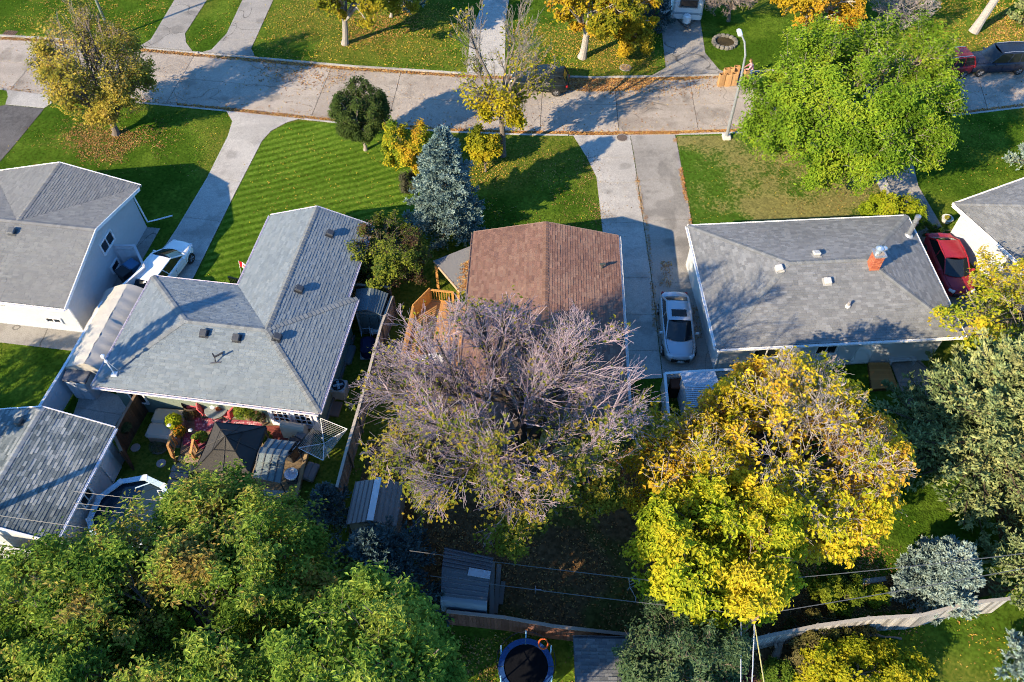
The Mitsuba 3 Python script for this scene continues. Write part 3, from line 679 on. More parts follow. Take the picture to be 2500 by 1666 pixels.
B = {k_: L1(np.array([v_], float))[0] for k_, v_ in B.items()}
roof(h1, [[B['SW'], B['SE'], B['PE'], B['PW']], [B['J'], B['PE'], B['NE']], [B['J'], B['GN'], B['GNW'], B['VW']], [B['J'], B['NE'], B['GNE'], B['GN']], [B['PW'], B['J'], B['VW'], B['NW']]], 'g3', GREY3,
     [(B['PW'], B['PE'], .27, .27), (B['J'], B['GN'], .28, .28)], seed=3, singles=300, capcol=(.21, .21, .205))
gutter(h1, B['SW'], B['SE'], (.72, .72, .74))
WHT = (.74, .75, .77)
edge_trim(h1, B['SE'], B['PE'], WHT, .04, .2, 'bargeboard'); edge_trim(h1, B['PE'], B['NE'], WHT, .04, .2, 'bargeboard'); edge_trim(h1, B['GNE'], B['GN'], WHT, .04, .2, 'bargeboard'); edge_trim(h1, B['GN'], B['GNW'], WHT, .04, .2, 'bargeboard')
window(h1, L1, (-.3, 5.35, 2.35), 1.3, .75, (1, 0, 0), 2, (.70, .71, .73))
window(h1, L1, (-.3, 5.0, .75), .8, .5, (1, 0, 0), 1, (.70, .71, .73))
window(h1, L1, (-1.75, .55, .9), .9, .4, (0, -1, 0), 2, (.70, .71, .73))
box_vent(h1, on_slope([B['SW'], B['SE'], B['PE']], -4.55, 4.05, L1), slope_basis([B['SW'], B['SE'], B['PE']])[3], (.10, .105, .11), yaw=YW2)
mb = MB(L1); mb.tube([(-.28, 9.08, 2.68), (-.2, 9.12, .35), (.15, 9.5, .2), (.95, 10.1, .12)], .05, (.75, .76, .78)); part(h1, 'downpipe', mb, 'vc_satin')
mb = MB(L1); mb.tube([(-.15, -.05, 2.68), (-.22, .42, 2.3), (-.22, .42, .3), (-.2, -.2, .15), (-.1, -1.0, .08)], .05, (.75, .76, .78)); part(h1, 'downpipe', mb, 'vc_satin')
mb = MB(L1)
for x_ in (-4.3, -4.15): mb.box((x_, .5, 1.9), (.12, .14, .16), (.3, .3, .31))
part(h1, 'wall_lamp', mb, 'vc_satin')
k = struct('gravel_path', 'narrow strip of pale gravel along the white house')
put(k, MB(L1).prism([(-14, -.75), (.55, -.75), (.55, 9), (-.3, 9), (-.3, .55), (-14, .55)], -.05, .014, (.40, .34, .27)).ply('old_concrete'))

# ---------------------------------------------------------------- brown roof house
H3o = (-2.18, 33.52, 2.80)
L3 = frame((H3o[0], H3o[1], 0), -2.04)
h3 = thing('bungalow', 'house with a reddish brown gable roof and orange deck behind the big bare tree', 'house')
D3 = 13.3
walls(h3, L3, [(.35, -.5), (7.9, -.5), (7.9, -D3 + .5), (.35, -D3 + .5)], 2.7, (.62, .50, .22), [((.35, -.5, 2.7), (7.9, -.5, 2.7), (4.1, -.5, 3.52), (0, -.08, 0)), ((.35, -D3 + .5, 2.7), (7.9, -D3 + .5, 2.7), (4.1, -D3 + .5, 3.52), (0, .08, 0))])
z3 = 3.68
C = dict(NW=(0, 0, ze), NE=(8.25, 0, ze), SW=(0, -D3, ze), SE=(8.25, -D3, ze), RN=(4.1, 0.05, z3), RS=(4.1, -D3 - .05, z3))
C = {k_: L3(np.array([v_], float))[0] for k_, v_ in C.items()}
roof(h3, [[C['SW'], C['RS'], C['RN'], C['NW']], [C['RS'], C['SE'], C['NE'], C['RN']]], 'b3', BROWN_S, [(C['RS'], C['RN'], .22, .22)], seed=4, deck=(.08, .05, .04), capcol=(.20, .12, .09))
gutter(h3, C['SE'], C['NE'], (.62, .60, .58)); gutter(h3, C['NW'], C['SW'], (.30, .2, .15))
for a_, b_ in (('NE', 'RN'), ('RN', 'NW'), ('SW', 'RS'), ('RS', 'SE')): edge_trim(h3, C[a_], C[b_], (.3, .2, .15), .04, .14, 'bargeboard')
window(h3, L3, (2.2, -D3 + .5, 1.5), 1.5, 1.1, (0, -1, 0), 2); window(h3, L3, (6.0, -D3 + .5, 1.5), 1.2, 1.0, (0, -1, 0), 2)
p_ = on_slope([C['RS'], C['SE'], C['NE']], 7.2, -2.75, L3)
mb = MB(); mb.tube([p_, p_ + [0, 0, .28]], .05, (.05, .06, .06)); mb.tube([p_ + [-.14, 0, .3], p_ + [.16, .05, .3]], .07, (.05, .06, .06)); part(h3, 'flue', mb, 'vc_satin')

# ---------------------------------------------------------------- grey hip roof house on the right
H4o = (10.43, 25.16, 2.80)
L4 = frame((H4o[0], H4o[1], 0), 3.68)
h4 = thing('bungalow', 'bungalow with a wide grey hip roof and an orange brick chimney', 'house')
walls(h4, L4, [(.5, .55), (12.4, .55), (12.4, 8.4), (.5, 8.4)], 2.68, (.52, .55, .56), bsdf='vc')
z4 = 4.15
Dd = dict(SW=(0, 0, ze), SE=(12.9, 0, ze), NE=(13.1, 8.87, ze), NW=(.25, 8.87, ze), RL=(4.55, 4.43, z4), RR=(8.7, 4.43, z4))
Dd = {k_: L4(np.array([v_], float))[0] for k_, v_ in Dd.items()}
roof(h4, [[Dd['SW'], Dd['SE'], Dd['RR'], Dd['RL']], [Dd['SE'], Dd['NE'], Dd['RR']], [Dd['NE'], Dd['NW'], Dd['RL'], Dd['RR']], [Dd['NW'], Dd['SW'], Dd['RL']]], 'g4', GREY2,
     [(Dd['RL'], Dd['RR'], .3, .3), (Dd['SW'], Dd['RL'], .2, .2), (Dd['NW'], Dd['RL'], .2, .2), (Dd['SE'], Dd['RR'], .2, .2), (Dd['NE'], Dd['RR'], .2, .2)], seed=5, capcol=(.205, .215, .217), thick=.018)
for a_, b_ in (('SW', 'SE'), ('SE', 'NE'), ('NE', 'NW'), ('NW', 'SW')): gutter(h4, Dd[a_], Dd[b_], (.74, .75, .76))
S4 = [Dd['SW'], Dd['SE'], Dd['RR']]; N4 = [Dd['NE'], Dd['NW'], Dd['RL']]; n4 = slope_basis(S4)[3]; nn4 = slope_basis(N4)[3]; E4 = [Dd['SE'], Dd['NE'], Dd['RR']]; W4 = [Dd['NW'], Dd['SW'], Dd['RL']]
LV = (.46, .46, .45)
box_vent(h4, on_slope(W4, 4.0, 4.1, L4), slope_basis(W4)[3], LV, yaw=3.7); box_vent(h4, on_slope(S4, 6.35, 3.25, L4), n4, LV, yaw=3.7); box_vent(h4, on_slope(N4, 6.25, 5.0, L4), nn4, LV, yaw=3.7)
p_ = on_slope(S4, 7.15, 1.85, L4)
mb = MB(); mb.tube([p_, p_ + [0, 0, .14]], .12, (.7, .7, .7)); mb.tube([p_, p_ + [0, 0, .38]], .07, (.30, .28, .27)); part(h4, 'vent_pipe', mb, 'vc_satin')
p_ = on_slope(E4, 12.45, 7.1, L4)
mb = MB(); mb.lathe(p_ - [0, 0, .12], [(.27, 0), (.27, .1), (.15, .28)], (.75, .76, .77), 16); mb.lathe(p_, [(.13, 0), (.13, 1.35), (.16, 1.36), (.16, 1.5), (.0, 1.55)], (.42, .45, .48), 16); mb.lathe(p_, [(.175, 1.05), (.175, 1.08), (.13, 1.08)], (.2, .2, .2), 16)
part(h4, 'flue', mb, 'vc_metal', label='shiny steel flue pipe at the right eave')
# brick chimney with separate bricks
p_ = on_slope(S4, 9.0, 4.0, L4)
ck = part(h4, 'chimney', MB().box(p_ + [0, 0, .42], (.44, .44, 1.25), (.30, .26, .23), rz=3.7), label='orange brick chimney with metal caps')
rngb = np.random.default_rng(3)
Rb = rot(0, 0, 3.7)
brick_cols = [MB().cbox((0, 0, 0), (.20, .05, .062), c_, .006).ply() for c_ in ((.40, .13, .07), (.46, .16, .09), (.34, .10, .06))]
for row in range(14):
    z_ = -.12 + row * .0745
    for side in range(4):
        for j in range(3):
            off = (j - 1) * .2 + (.0 if row % 2 else .06)
            if abs(off) > .24: continue
            a_ = side * 90
            q = Rb @ (rot(0, 0, a_) @ np.array([off * .86, -.23, 0])) + p_ + np.array([0, 0, z_])
            put(pnum(ck + '__brick'), brick_cols[int(rngb.integers(3))], mat4(*(Rb @ rot(0, 0, a_)).T, q))
mb = MB(); mb.box(p_ + [0, 0, .99], (.62, .62, .1), (.48, .5, .51), rz=3.7); mb.lathe(p_ + [-.1, 0, 1.05], [(.13, 0), (.13, .25), (.21, .26), (.21, .34), (.06, .45), (0, .45)], (.5, .6, .68), 14); mb.lathe(p_ + [.16, .1, 1.05], [(.1, 0), (.1, .18), (.17, .2), (.17, .27), (0, .36)], (.62, .65, .67), 14)
part(ck, 'cap', mb, 'vc_metal')
mb = MB(L4); mb.tube([(.4, .35, 2.66), (.4, .45, 2.3), (.4, .45, .3), (.3, .1, .15)], .045, (.7, .72, .74)); part(h4, 'downpipe', mb, 'vc_satin')
window(h4, L4, (3.0, .55, 1.6), 1.4, 1.0, (0, -1, 0), 2); window(h4, L4, (6.2, .55, 1.6), 1.1, .9, (0, -1, 0), 2)
part(h4, 'door', MB(L4).box((8.4, .52, 1.2), (.95, .08, 2.0), (.70, .72, .72)), 'vc_satin')

# ---------------------------------------------------------------- far right white house
q1, q2 = np.array((26.03, 35.86, 2.80)), np.array((27.46, 32.64, 2.80))
h5 = thing('bungalow', 'bright white house with a grey roof at the right edge beside the red car', 'house')
dW = (q2 - q1) / np.linalg.norm(q2 - q1); yaw5 = math.degrees(math.atan2(dW[1], dW[0])) + 90
L5 = frame((q1[0], q1[1], 0), yaw5)           # local -y runs along the west eave towards the viewer
walls(h5, L5, [(.45, -.45), (9, -.45), (9, -9.5), (.45, -9.5)], 2.7, (.8, .8, .79), bsdf='stucco_white')
F5 = dict(NW=(0, 0, ze), NE=(9.5, 0, ze), SW=(0, -10, ze), SE=(9.5, -10, ze), RN=(4.75, -4.0, 4.2), RS=(4.75, -6.0, 4.2))
F5 = {k_: L5(np.array([v_], float))[0] for k_, v_ in F5.items()}
roof(h5, [[F5['NW'], F5['RN'], F5['NE']], [F5['SW'], F5['RS'], F5['RN'], F5['NW']], [F5['SE'], F5['RS'], F5['SW']], [F5['NE'], F5['RN'], F5['RS'], F5['SE']]], 'g4', GREY2, [(F5['NW'], F5['RN'], .2, .2)], seed=6, singles=150)
gutter(h5, F5['NW'], F5['SW'], (.8, .8, .8), h=.16); gutter(h5, F5['NE'], F5['NW'], (.8, .8, .8), h=.16)

# ---------------------------------------------------------------- garage lower left
g1n, g1s = np.array((-18.98, 20.66, 2.50)), np.array((-19.87, 14.88, 2.50))
g1 = thing('garage', 'white garage with a blue-grey shingle gable roof crossed by a diagonal pole shadow, lower left', 'garage')
dG = g1n - g1s; LenG = np.linalg.norm(dG); yawG = math.degrees(math.atan2(dG[1], dG[0])) - 90
LG = frame((g1s[0], g1s[1], 0), yawG)
WG = 6.4
walls(g1, LG, [(-.3, .35), (-.3, LenG - .35), (-WG + .3, LenG - .35), (-WG + .3, .35)], 2.4, (.55, .56, .57), [((-.3, .35, 2.4), (-WG + .3, .35, 2.4), (-WG / 2, .35, 3.35), (0, .08, 0)), ((-.3, LenG - .35, 2.4), (-WG + .3, LenG - .35, 2.4), (-WG / 2, LenG - .35, 3.35), (0, -.08, 0))], bsdf='stucco_white')
Gg = dict(SE=(0, 0, 2.5), NE=(0, LenG, 2.5), SW=(-WG, 0, 2.5), NW=(-WG, LenG, 2.5), RS=(-WG / 2, 0, 3.55), RN=(-WG / 2, LenG, 3.55))
Gg = {k_: LG(np.array([v_], float))[0] for k_, v_ in Gg.items()}
roof(g1, [[Gg['RS'], Gg['SE'], Gg['NE'], Gg['RN']], [Gg['SW'], Gg['RS'], Gg['RN'], Gg['NW']]], 'bg', BLUEG, [(Gg['RS'], Gg['RN'], .33, .33)], tab=.30, exp=.15, seed=7, thick=.024, capcol=(.25, .27, .28))
gutter(g1, Gg['SE'], Gg['NE'], (.7, .72, .78))
for a_, b_ in (('NE', 'RN'), ('RN', 'NW'), ('SW', 'RS'), ('RS', 'SE')): edge_trim(g1, Gg[a_], Gg[b_], (.74, .74, .80), .04, .22, 'bargeboard')
W1g = [Gg['SW'], Gg['RS'], Gg['RN']]
for x_, y_ in ((-3.9, 5.0), (-3.8, 1.9)): box_vent(g1, on_slope(W1g, x_, y_, LG), slope_basis(W1g)[3], (.06, .065, .07), yaw=yawG)
part(g1, 'door', MB(LG).box((-.28, 4.6, 1.05), (.08, .9, 2.0), (.6, .61, .62)), 'vc_satin')
window(g1, LG, (-.3, 2.6, 1.5), .8, .7, (1, 0, 0), 2)

# ---------------------------------------------------------------- shingled outbuilding at the bottom edge
s5 = thing('shed', 'dark slate-shingled shed roof at the bottom edge, right of the trampoline', 'shed')
s5o = np.array((2.46, 10.69, 2.60)); L6 = frame((s5o[0], s5o[1], 0), -1.0)
s5w = np.linalg.norm(np.array((5.83, 10.63, 2.60)) - s5o)
walls(s5, L6, [(.2, -.2), (s5w - .2, -.2), (s5w - .2, -5), (.2, -5)], 2.5, (.30, .27, .24))
R6 = {k_: L6(np.array([v_], float))[0] for k_, v_ in dict(NW=(0, 0, 2.6), NE=(s5w, 0, 2.6), RW=(0, -2.6, 3.2), RE=(s5w, -2.6, 3.2), SW=(0, -5.2, 2.6), SE=(s5w, -5.2, 2.6)).items()}
roof(s5, [[R6['NW'], R6['RW'], R6['RE'], R6['NE']], [R6['RW'], R6['SW'], R6['SE'], R6['RE']]], 'sl', SLATE, [(R6['RW'], R6['RE'], .23, .23)], tab=.30, exp=.15, seed=8)
for a_, b_ in (('NW', 'NE'),): gutter(s5, R6[b_], R6[a_], (.10, .10, .11))
# ---------------------------------------------------------------- trees
def unit(a): return a / np.maximum(np.linalg.norm(a, axis=-1, keepdims=True), 1e-9)

def interp(P, t):
    S = P.shape[1]; x = t * (S - 1); i = np.minimum(x.astype(int), S - 2); w = (x - i)[:, None]
    n = np.arange(len(P))
    return P[n, i] * (1 - w) + P[n, i + 1] * w, unit(P[n, i + 1] - P[n, i])

def inside(p, c, R, seed, lump=.35):
    d = (p - c) / R
    q = np.linalg.norm(d, axis=-1)
    return q * (1 + lump * (meshkit.noise(unit(d) * 2.6 + seed, seed) - .55) + lump * .7 * (meshkit.noise(unit(d) * 7 + seed, seed + 5) - .5))

def sprout(rng, P, R, n, t0, t1, spread, L, ratio, S, c, E, seed, outw=.3, up=.1, wob=.12, lump=.35):
    """n children on every branch of P (N,S,3); they bend towards the light and stop at the crown's uneven outline"""
    i = np.repeat(np.arange(len(P)), n)
    t = t0 + (t1 - t0) * rng.random(len(i))
    pos, tan = interp(P[i], t)
    r0 = R[i, 0] * (1 - t) + R[i, -1] * t
    perp = rng.normal(0, 1, (len(i), 3)); perp -= (perp * tan).sum(1, keepdims=True) * tan; perp = unit(perp)
    a = (spread * (.6 + .8 * rng.random(len(i))))[:, None]
    d = tan * np.cos(a) + perp * np.sin(a) + outw * unit((pos - c) / E) + np.array([0, 0, up])
    d = unit(d)
    L2 = L[i] * ratio * (.6 + .8 * rng.random(len(i))) * (1.15 - .5 * t)
    tip = pos + d * L2[:, None]
    q0, q1 = inside(pos, c, E, seed, lump), inside(tip, c, E, seed, lump)
    L2 = L2 * np.where(q1 > 1, np.clip((1 - q0) / np.maximum(q1 - q0, 1e-3), .12, 1), 1)
    s = np.linspace(0, 1, S)[None, :, None]
    walk = np.cumsum(rng.normal(0, wob / S, (len(i), S, 3)), 1) * L2[:, None, None]; walk[:, 0] = 0
    Q = pos[:, None] + d[:, None] * s * L2[:, None, None] + np.array([0, 0, up * .6]) * (s ** 2) * L2[:, None, None] + walk
    rr = np.minimum(r0 * .62, .03 + L2 * .025)
    RR = rr[:, None] * np.linspace(1, .35, S)[None]
    return Q, RR, L2

def limbs(rng, base, c, E, fork, n, r0, lean=(0, 0), S=7, top=.8, jit=.25, low=-.15):
    """a trunk to the fork and n main limbs fanning out to points spread over the crown"""
    base = np.array(base, float); c = np.array(c, float)
    f = np.array([base[0] + (c[0] - base[0]) * .25 + lean[0], base[1] + (c[1] - base[1]) * .25 + lean[1], base[2] + fork])
    s = np.linspace(0, 1, S)[:, None]
    trunk = base + (f - base) * s + np.array([0, 0, 0]) + .03 * np.sin(s * 5) * np.array([1, .6, 0])
    TR = r0 * (1.25 - .35 * s[:, 0]); TR[0] *= 1.25
    k = np.arange(n) + .5
    z = top - (top - low) * (k / n) ** .9
    ph = k * 2.39996 + rng.random() * 6.28
    d = np.column_stack([np.sqrt(np.maximum(0, 1 - z ** 2)) * np.cos(ph), np.sqrt(np.maximum(0, 1 - z ** 2)) * np.sin(ph), z]) + rng.normal(0, jit * .3, (n, 3))
    tips = c + E * unit(d) * .8
    st = f - (f - base) * np.linspace(0, .25, n)[:, None]
    ctrl = st * .55 + tips * .45; ctrl[:, 2] += np.linalg.norm(tips - st, axis=1) * .18
    s3 = s[None]
    Q = st[:, None] * (1 - s3) ** 2 + 2 * ctrl[:, None] * s3 * (1 - s3) + tips[:, None] * s3 ** 2
    L = np.linalg.norm(tips - st, axis=1)
    Q[:, 1:] += np.cumsum(rng.normal(0, .035, (n, S - 1, 3)), 1) * L[:, None, None] * .35
    RR = r0 * (.48 + .2 * rng.random(n))[:, None] * np.linspace(1, .25, S)[None]
    return trunk[None], TR[None], Q, RR, L

def leaves_on(rng, P, n, off):
    """n leaf points near each twig"""
    i = np.repeat(np.arange(len(P)), n)
    pos, _ = interp(P[i], .15 + .85 * rng.random(len(i)))
    return pos + rng.normal(0, off, (len(i), 3))

def blend_cols(pos, cols, rng, seed, scale=.8, amp=.45):
    """cols run from the first to the last with a clump noise; single leaves stray"""
    cols = np.array(cols, float)
    x = meshkit.fbm(pos * scale, 3, seed)
    x = np.clip((x - .5) * 2.2 + .5 + rng.normal(0, .16, len(pos)), 0, .999) * (len(cols) - 1)
    i = x.astype(int); w = (x - i)[:, None]
    c = cols[i] * (1 - w) + cols[np.minimum(i + 1, len(cols) - 1)] * w
    return np.clip(c * (1 - amp / 2 + amp * rng.random((len(pos), 1))), 0, .9)

BARK = (.16, .135, .115); GREYBARK = (.30, .275, .25); DARKBARK = (.075, .06, .05)

def tree(name, label, base, c, E, fork=2.0, n1=7, n2=9, n3=7, n4=5, r0=.18, leaf=.16, per=6, cols=((.07, .12, .02),), keep=None, bark=BARK, twig=BARK, seed=1, group=None, cat='tree',
         twigs=True, off=.12, lump=.35, tilt=.6, spread=.75, aspect=.6, up=.12, r_twig=.012, cscale=.8, topz=.8, low=-.15, lean=(0, 0), twig_part=False, trunk_label=None, ratios=(.55, .5, .55), wood=True, fine=0, fine_r=.006, prune=None, t0s=(.22, .2, .2), limb=1.0):
    rng = np.random.default_rng(seed)
    c, E = np.array(c, float), np.array(E, float) * .9
    k = thing(name, label, cat, group)
    t0, tr, Q, RR, L = limbs(rng, base, c, E, fork, n1, r0, lean, top=topz, low=low); RR = RR * limb
    mb = MB()
    v, f = tubes(t0, tr, 10); mb.add(v, f, np.array(bark))
    v, f = tubes(Q, RR, 7); mb.add(v, f, np.array(bark) * .95)
    A = [(Q, RR, L)]
    A.append(sprout(rng, Q, RR, n2, t0s[0], 1, spread, L, ratios[0], 6, c, E, seed, .25, up, lump=lump))
    v, f = tubes(A[1][0], np.maximum(A[1][1], r_twig), 5); mb.add(v, f, np.array(bark))
    A.append(sprout(rng, A[1][0], A[1][1], n3, t0s[1], 1, spread, A[1][2], ratios[1], 4, c, E, seed, .2, up, lump=lump))
    A.append(sprout(rng, A[2][0], A[2][1], n4, t0s[2], 1, spread * .9, A[2][2], ratios[2], 3, c, E, seed, .15, up, lump=lump))
    if prune is not None:
        m_ = rng.random(len(A[3][0])) < prune(A[3][0][:, -1]); A[3] = tuple(x_[m_] for x_ in A[3])
    if wood:
        part(k, 'trunk', mb, 'vc', label=trunk_label)
        if twigs:
            mb = MB()
            tc = np.array(twig)
            v, f = tubes(A[2][0], np.maximum(A[2][1], r_twig), 3); mb.add(v, f, np.repeat(jitter(tc, len(A[2][0]), .25, rng), 12, 0))
            B_ = A[3] if per < 7 or fine else tuple(x_[::3] for x_ in A[3])
            v, f = tubes(B_[0][:, ::2], np.maximum(B_[1][:, ::2] * .8, r_twig * .75), 3); mb.add(v, f, np.repeat(jitter(tc, len(B_[0]), .3, rng), 6, 0))
            if fine:
                F = sprout(rng, A[3][0], A[3][1], fine, .1, 1, spread * .8, A[3][2], .75, 3, c, E, seed, .15, up, lump=lump)
                v, f = tubes(F[0][:, ::2], np.clip(F[1][:, ::2], fine_r * .8, fine_r * 1.3), 3); mb.add(v, f, np.repeat(jitter(tc, len(F[0]), .3, rng), 6, 0)); A.append(F)
            part(k, 'twigs', mb, 'vc', kind='stuff')
    if per > 0:
        pos = leaves_on(rng, A[-1][0], per, off)
        if keep is not None:
            pos = pos[rng.random(len(pos)) < keep(pos, rng)]
        out = unit((pos - c) / E) * .9
        v, f = leaf_quads(pos, leaf, rng, tilt, up=out, aspect=aspect)
        part(k, 'crown' if wood and fork > .6 else 'foliage', MB().add(v, f, np.repeat(blend_cols(pos, cols, rng, seed, cscale), 4, 0)), 'leaf')
    return k, A

def spruce(name, label, base, h, r, cols, seed, n=110, m=15, q=9, blade=.20, aspect=.22, droop=.28, group=None, z0=.25, bark=DARKBARK, curve=1.0, full=1.0, cat='spruce'):
    """whorled branches with flat sprays of twigs, set with short bundles of needles"""
    rng = np.random.default_rng(seed)
    k = thing(name, label, cat, group)
    base = np.array(base, float)
    s = np.linspace(0, 1, 8)
    mb = MB().tube(base + np.column_stack([s * 0, s * 0, s * h]), .035 * h * .6 * (1 - s * .93), bark, 8)
    t = ((np.arange(n) + rng.random(n)) / n) ** .85
    z = z0 + (h - z0) * t
    ph = np.arange(n) * 2.39996 + rng.normal(0, .3, n)
    L = r * ((1 - t) ** curve * (1 - .12 * np.cos(ph * 3)) * (.8 + .4 * rng.random(n))) + .12
    L *= np.clip(.55 + t * 4, .6, 1) if full < 1 else 1
    S = 6; u = np.linspace(0, 1, S)
    dirs = np.column_stack([np.cos(ph), np.sin(ph)])
    rise = (.75 * t - droop * (1 - t))[:, None] * u[None] + (.30 * (1 - t))[:, None] * u[None] ** 2.5
    P = np.empty((n, S, 3))
    P[..., :2] = base[:2] + dirs[:, None] * (u[None] * L[:, None])[..., None]
    P[..., 2] = base[2] + z[:, None] + rise * L[:, None]
    R = (.012 + .012 * L)[:, None] * (1 - .7 * u)[None]
    v, f = tubes(P, R, 4); mb.add(v, f, np.array(bark) * 1.2)
    part(k, 'trunk', mb, 'vc')
    mm = np.maximum(4, (m * L / r).astype(int) + 3)
    i = np.repeat(np.arange(n), mm)
    tt = .12 + .88 * rng.random(len(i)) ** .8
    pos, tan = interp(P[i], tt)
    side = np.sign(rng.random(len(i)) - .5)[:, None] * unit(np.cross(tan, [0, 0, 1.]))
    a = (.85 * (1 - .45 * tt))[:, None]
    d = unit(tan * np.cos(a) + side * np.sin(a) + rng.normal(0, .16, (len(i), 3)) + [0, 0, .12])
    l = np.minimum(.46 * L[i] * (1.05 - tt) + .14, .95) * (.7 + .6 * rng.random(len(i)))
    j = np.repeat(np.arange(len(i)), q)
    x = rng.random(len(j))
    sag = np.array([0, 0, -.12])
    p = pos[j] + d[j] * (x * l[j])[:, None] + sag * (x ** 2 * l[j])[:, None] + rng.normal(0, .025, (len(j), 3))
    nd = unit(d[j] + rng.normal(0, .55, (len(j), 3)) + [0, 0, .30])
    # blades along nd
    b = unit(np.cross(nd, rng.normal(0, 1, (len(j), 3)))); nn = np.cross(nd, b)
    ln = (blade * (.7 + .6 * rng.random(len(j))))[:, None]; w = ln * aspect
    vv = np.stack([p, p + nd * ln * .45 + b * w + nn * w * .5, p + nd * ln, p + nd * ln * .45 - b * w + nn * w * .5], 1).reshape(-1, 3)
    kk = np.arange(len(j))[:, None] * 4
    ff = np.concatenate([kk + [0, 2, 1], kk + [0, 3, 2]], 1).reshape(-1, 3)
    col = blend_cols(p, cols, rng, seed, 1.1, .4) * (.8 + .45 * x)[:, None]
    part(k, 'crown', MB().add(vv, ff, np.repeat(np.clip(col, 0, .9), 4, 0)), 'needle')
    return k

YEL = [(.22, .28, .02), (.44, .39, .028), (.58, .42, .035), (.60, .38, .04), (.54, .27, .05)]
GRN = [(.08, .15, .024), (.15, .245, .036), (.235, .34, .054), (.35, .41, .07)]
OLIVE = [(.11, .16, .07), (.18, .235, .10), (.27, .31, .13), (.34, .345, .14)]
BLUE = [(.09, .145, .14), (.15, .22, .21), (.21, .295, .275), (.28, .36, .33)]
DKBLUE = [(.04, .075, .085), (.07, .115, .125), (.11, .16, .165)]

# the large bare tree in the middle
def keep_c(p, rng):
    south = np.clip((18.6 - p[:, 1]) / 3.0, 0, 1); low = np.clip((8.6 - p[:, 2]) / 3.5, 0, 1)
    return np.clip(.02 + 1.0 * south * low + .10 * low + .05 * south, 0, 1)
tree('bare_tree', 'large spreading tree with bare grey twigs above and yellow leaves low down', (0.93, 19.70, 0.00), (-.2, 18.2, 7.4), (6.6, 5.9, 5.3), fork=2.1, n1=13, n2=10, n3=8, n4=7, fine=4, r0=.36, leaf=.17, per=6, t0s=(.38, .30, .2), limb=1.25, prune=lambda p: np.where((p[:, 1] < 17.6) & (p[:, 2] < 8.5), .45, 1.0),
     cols=[(.10, .13, .02), (.17, .19, .026), (.26, .24, .032), (.38, .28, .036)], keep=keep_c, bark=(.085, .07, .06), twig=(.31, .25, .285), seed=11, r_twig=.010, fine_r=.0075, spread=.7, low=-.5, off=.16, ratios=(.42, .52, .6), up=.08)
# yellow trees right of the middle
def keep_y(lim, w=1.6, lo=.12):
    return lambda p, rng: np.clip(lo + (lim - p[:, 2]) / w + 1.1 * (meshkit.noise(p * .55, 7) - .5), lo, 1)
tree('maple_tree', 'golden yellow tree with patches of bare twigs, behind the white shed', (13.87, 20.63, 0.00), (12.1, 17.5, 5.0), (4.9, 5.1, 4.1), fork=1.8, n1=14, n2=11, n3=8, n4=6, fine=2, fine_r=.008, topz=.95, r0=.2, leaf=.2, per=5, cols=[(.36, .38, .025), (.54, .46, .03), (.62, .48, .035), (.64, .45, .04), (.60, .34, .05)], keep=keep_y(7.5, 1.6, .10), twig=(.36, .32, .31), seed=12, r_twig=.012, cscale=.5, low=-.4)
tree('maple_tree', 'yellow tree with a bare grey top between the white shed and the golden tree', (8.68, 19.48, 0.00), (7.6, 16.5, 4.7), (2.9, 3.5, 3.4), fork=1.5, n1=9, n2=9, n3=8, n4=6, r0=.15, leaf=.20, per=7, cols=YEL[:4], keep=keep_y(6.0, 1.5, .10), twig=(.38, .34, .33), seed=13, r_twig=.011, cscale=.5, low=-.4)
tree('maple_tree', 'yellow-green tree, nearest of the yellow trees, above the grey fence', (9.92, 13.50, 0.00), (8.2, 13.3, 5.2), (3.6, 3.0, 3.4), fork=1.6, n1=11, n2=11, n3=8, n4=7, r0=.17, leaf=.19, per=9, cols=[(.18, .27, .02), (.36, .42, .03), (.54, .51, .033), (.62, .50, .04)], seed=14, r_twig=.010, cscale=.6, low=-.4, aspect=.5)
# big green trees at the lower left
tree('green_tree', 'huge green tree with a few orange leaf tufts below the dark canopy', (-10.6, 8.6, 0), (-11.6, 9.5, 5.2), (7.1, 8.0, 3.9), fork=1.9, n1=26, n2=11, n3=8, n4=7, r0=.26, leaf=.18, per=9, t0s=(.3, .25, .2), ratios=(.40, .5, .55), topz=.98, cols=GRN + [(.36, .26, .07)], seed=15, twig=BARK, r_twig=.011, cscale=.7, lump=.4, off=.17, low=-.1, aspect=.46)
tree('green_tree', 'dense green tree in front of the dark shed, right half of the lower left foliage', (-4.6, 8.0, 0), (-4.6, 7.1, 8.2), (3.1, 3.7, 4.8), fork=2.0, n1=15, n2=10, n3=7, n4=7, r0=.22, leaf=.18, per=9, t0s=(.42, .3, .2), ratios=(.42, .5, .55), cols=GRN[:4], seed=16, twig=BARK, r_twig=.011, cscale=.8, lump=.4, off=.17, low=-.3, aspect=.46)
tree('green_tree', 'green tree in the lower left corner below the pale plank fence', (-17.0, 7.0, 0), (-16.6, 8.4, 5.0), (5.0, 6.2, 3.8), fork=1.8, n1=15, n2=10, n3=7, n4=7, r0=.22, leaf=.18, per=9, t0s=(.42, .3, .2), ratios=(.42, .5, .55), cols=GRN[:3] + [(.30, .34, .06), (.38, .28, .08)], seed=10, twig=BARK, r_twig=.011, cscale=.8, lump=.4, off=.17, low=-.3, aspect=.46)
spruce('spruce', 'dark blue-green spruce half hidden behind the lower left green tree', (-5.51, 13.13, 0.00), 6.8, 2.9, DKBLUE, 21, n=140, m=20, q=9, blade=.2)
spruce('spruce', 'small blue-green spruce by the end of the brown plank fence', (-8.55, 17.24, 0.00), 2.7, 1.0, DKBLUE[1:] + [(.16, .2, .19)], 22, n=70, m=12, q=8, blade=.16)
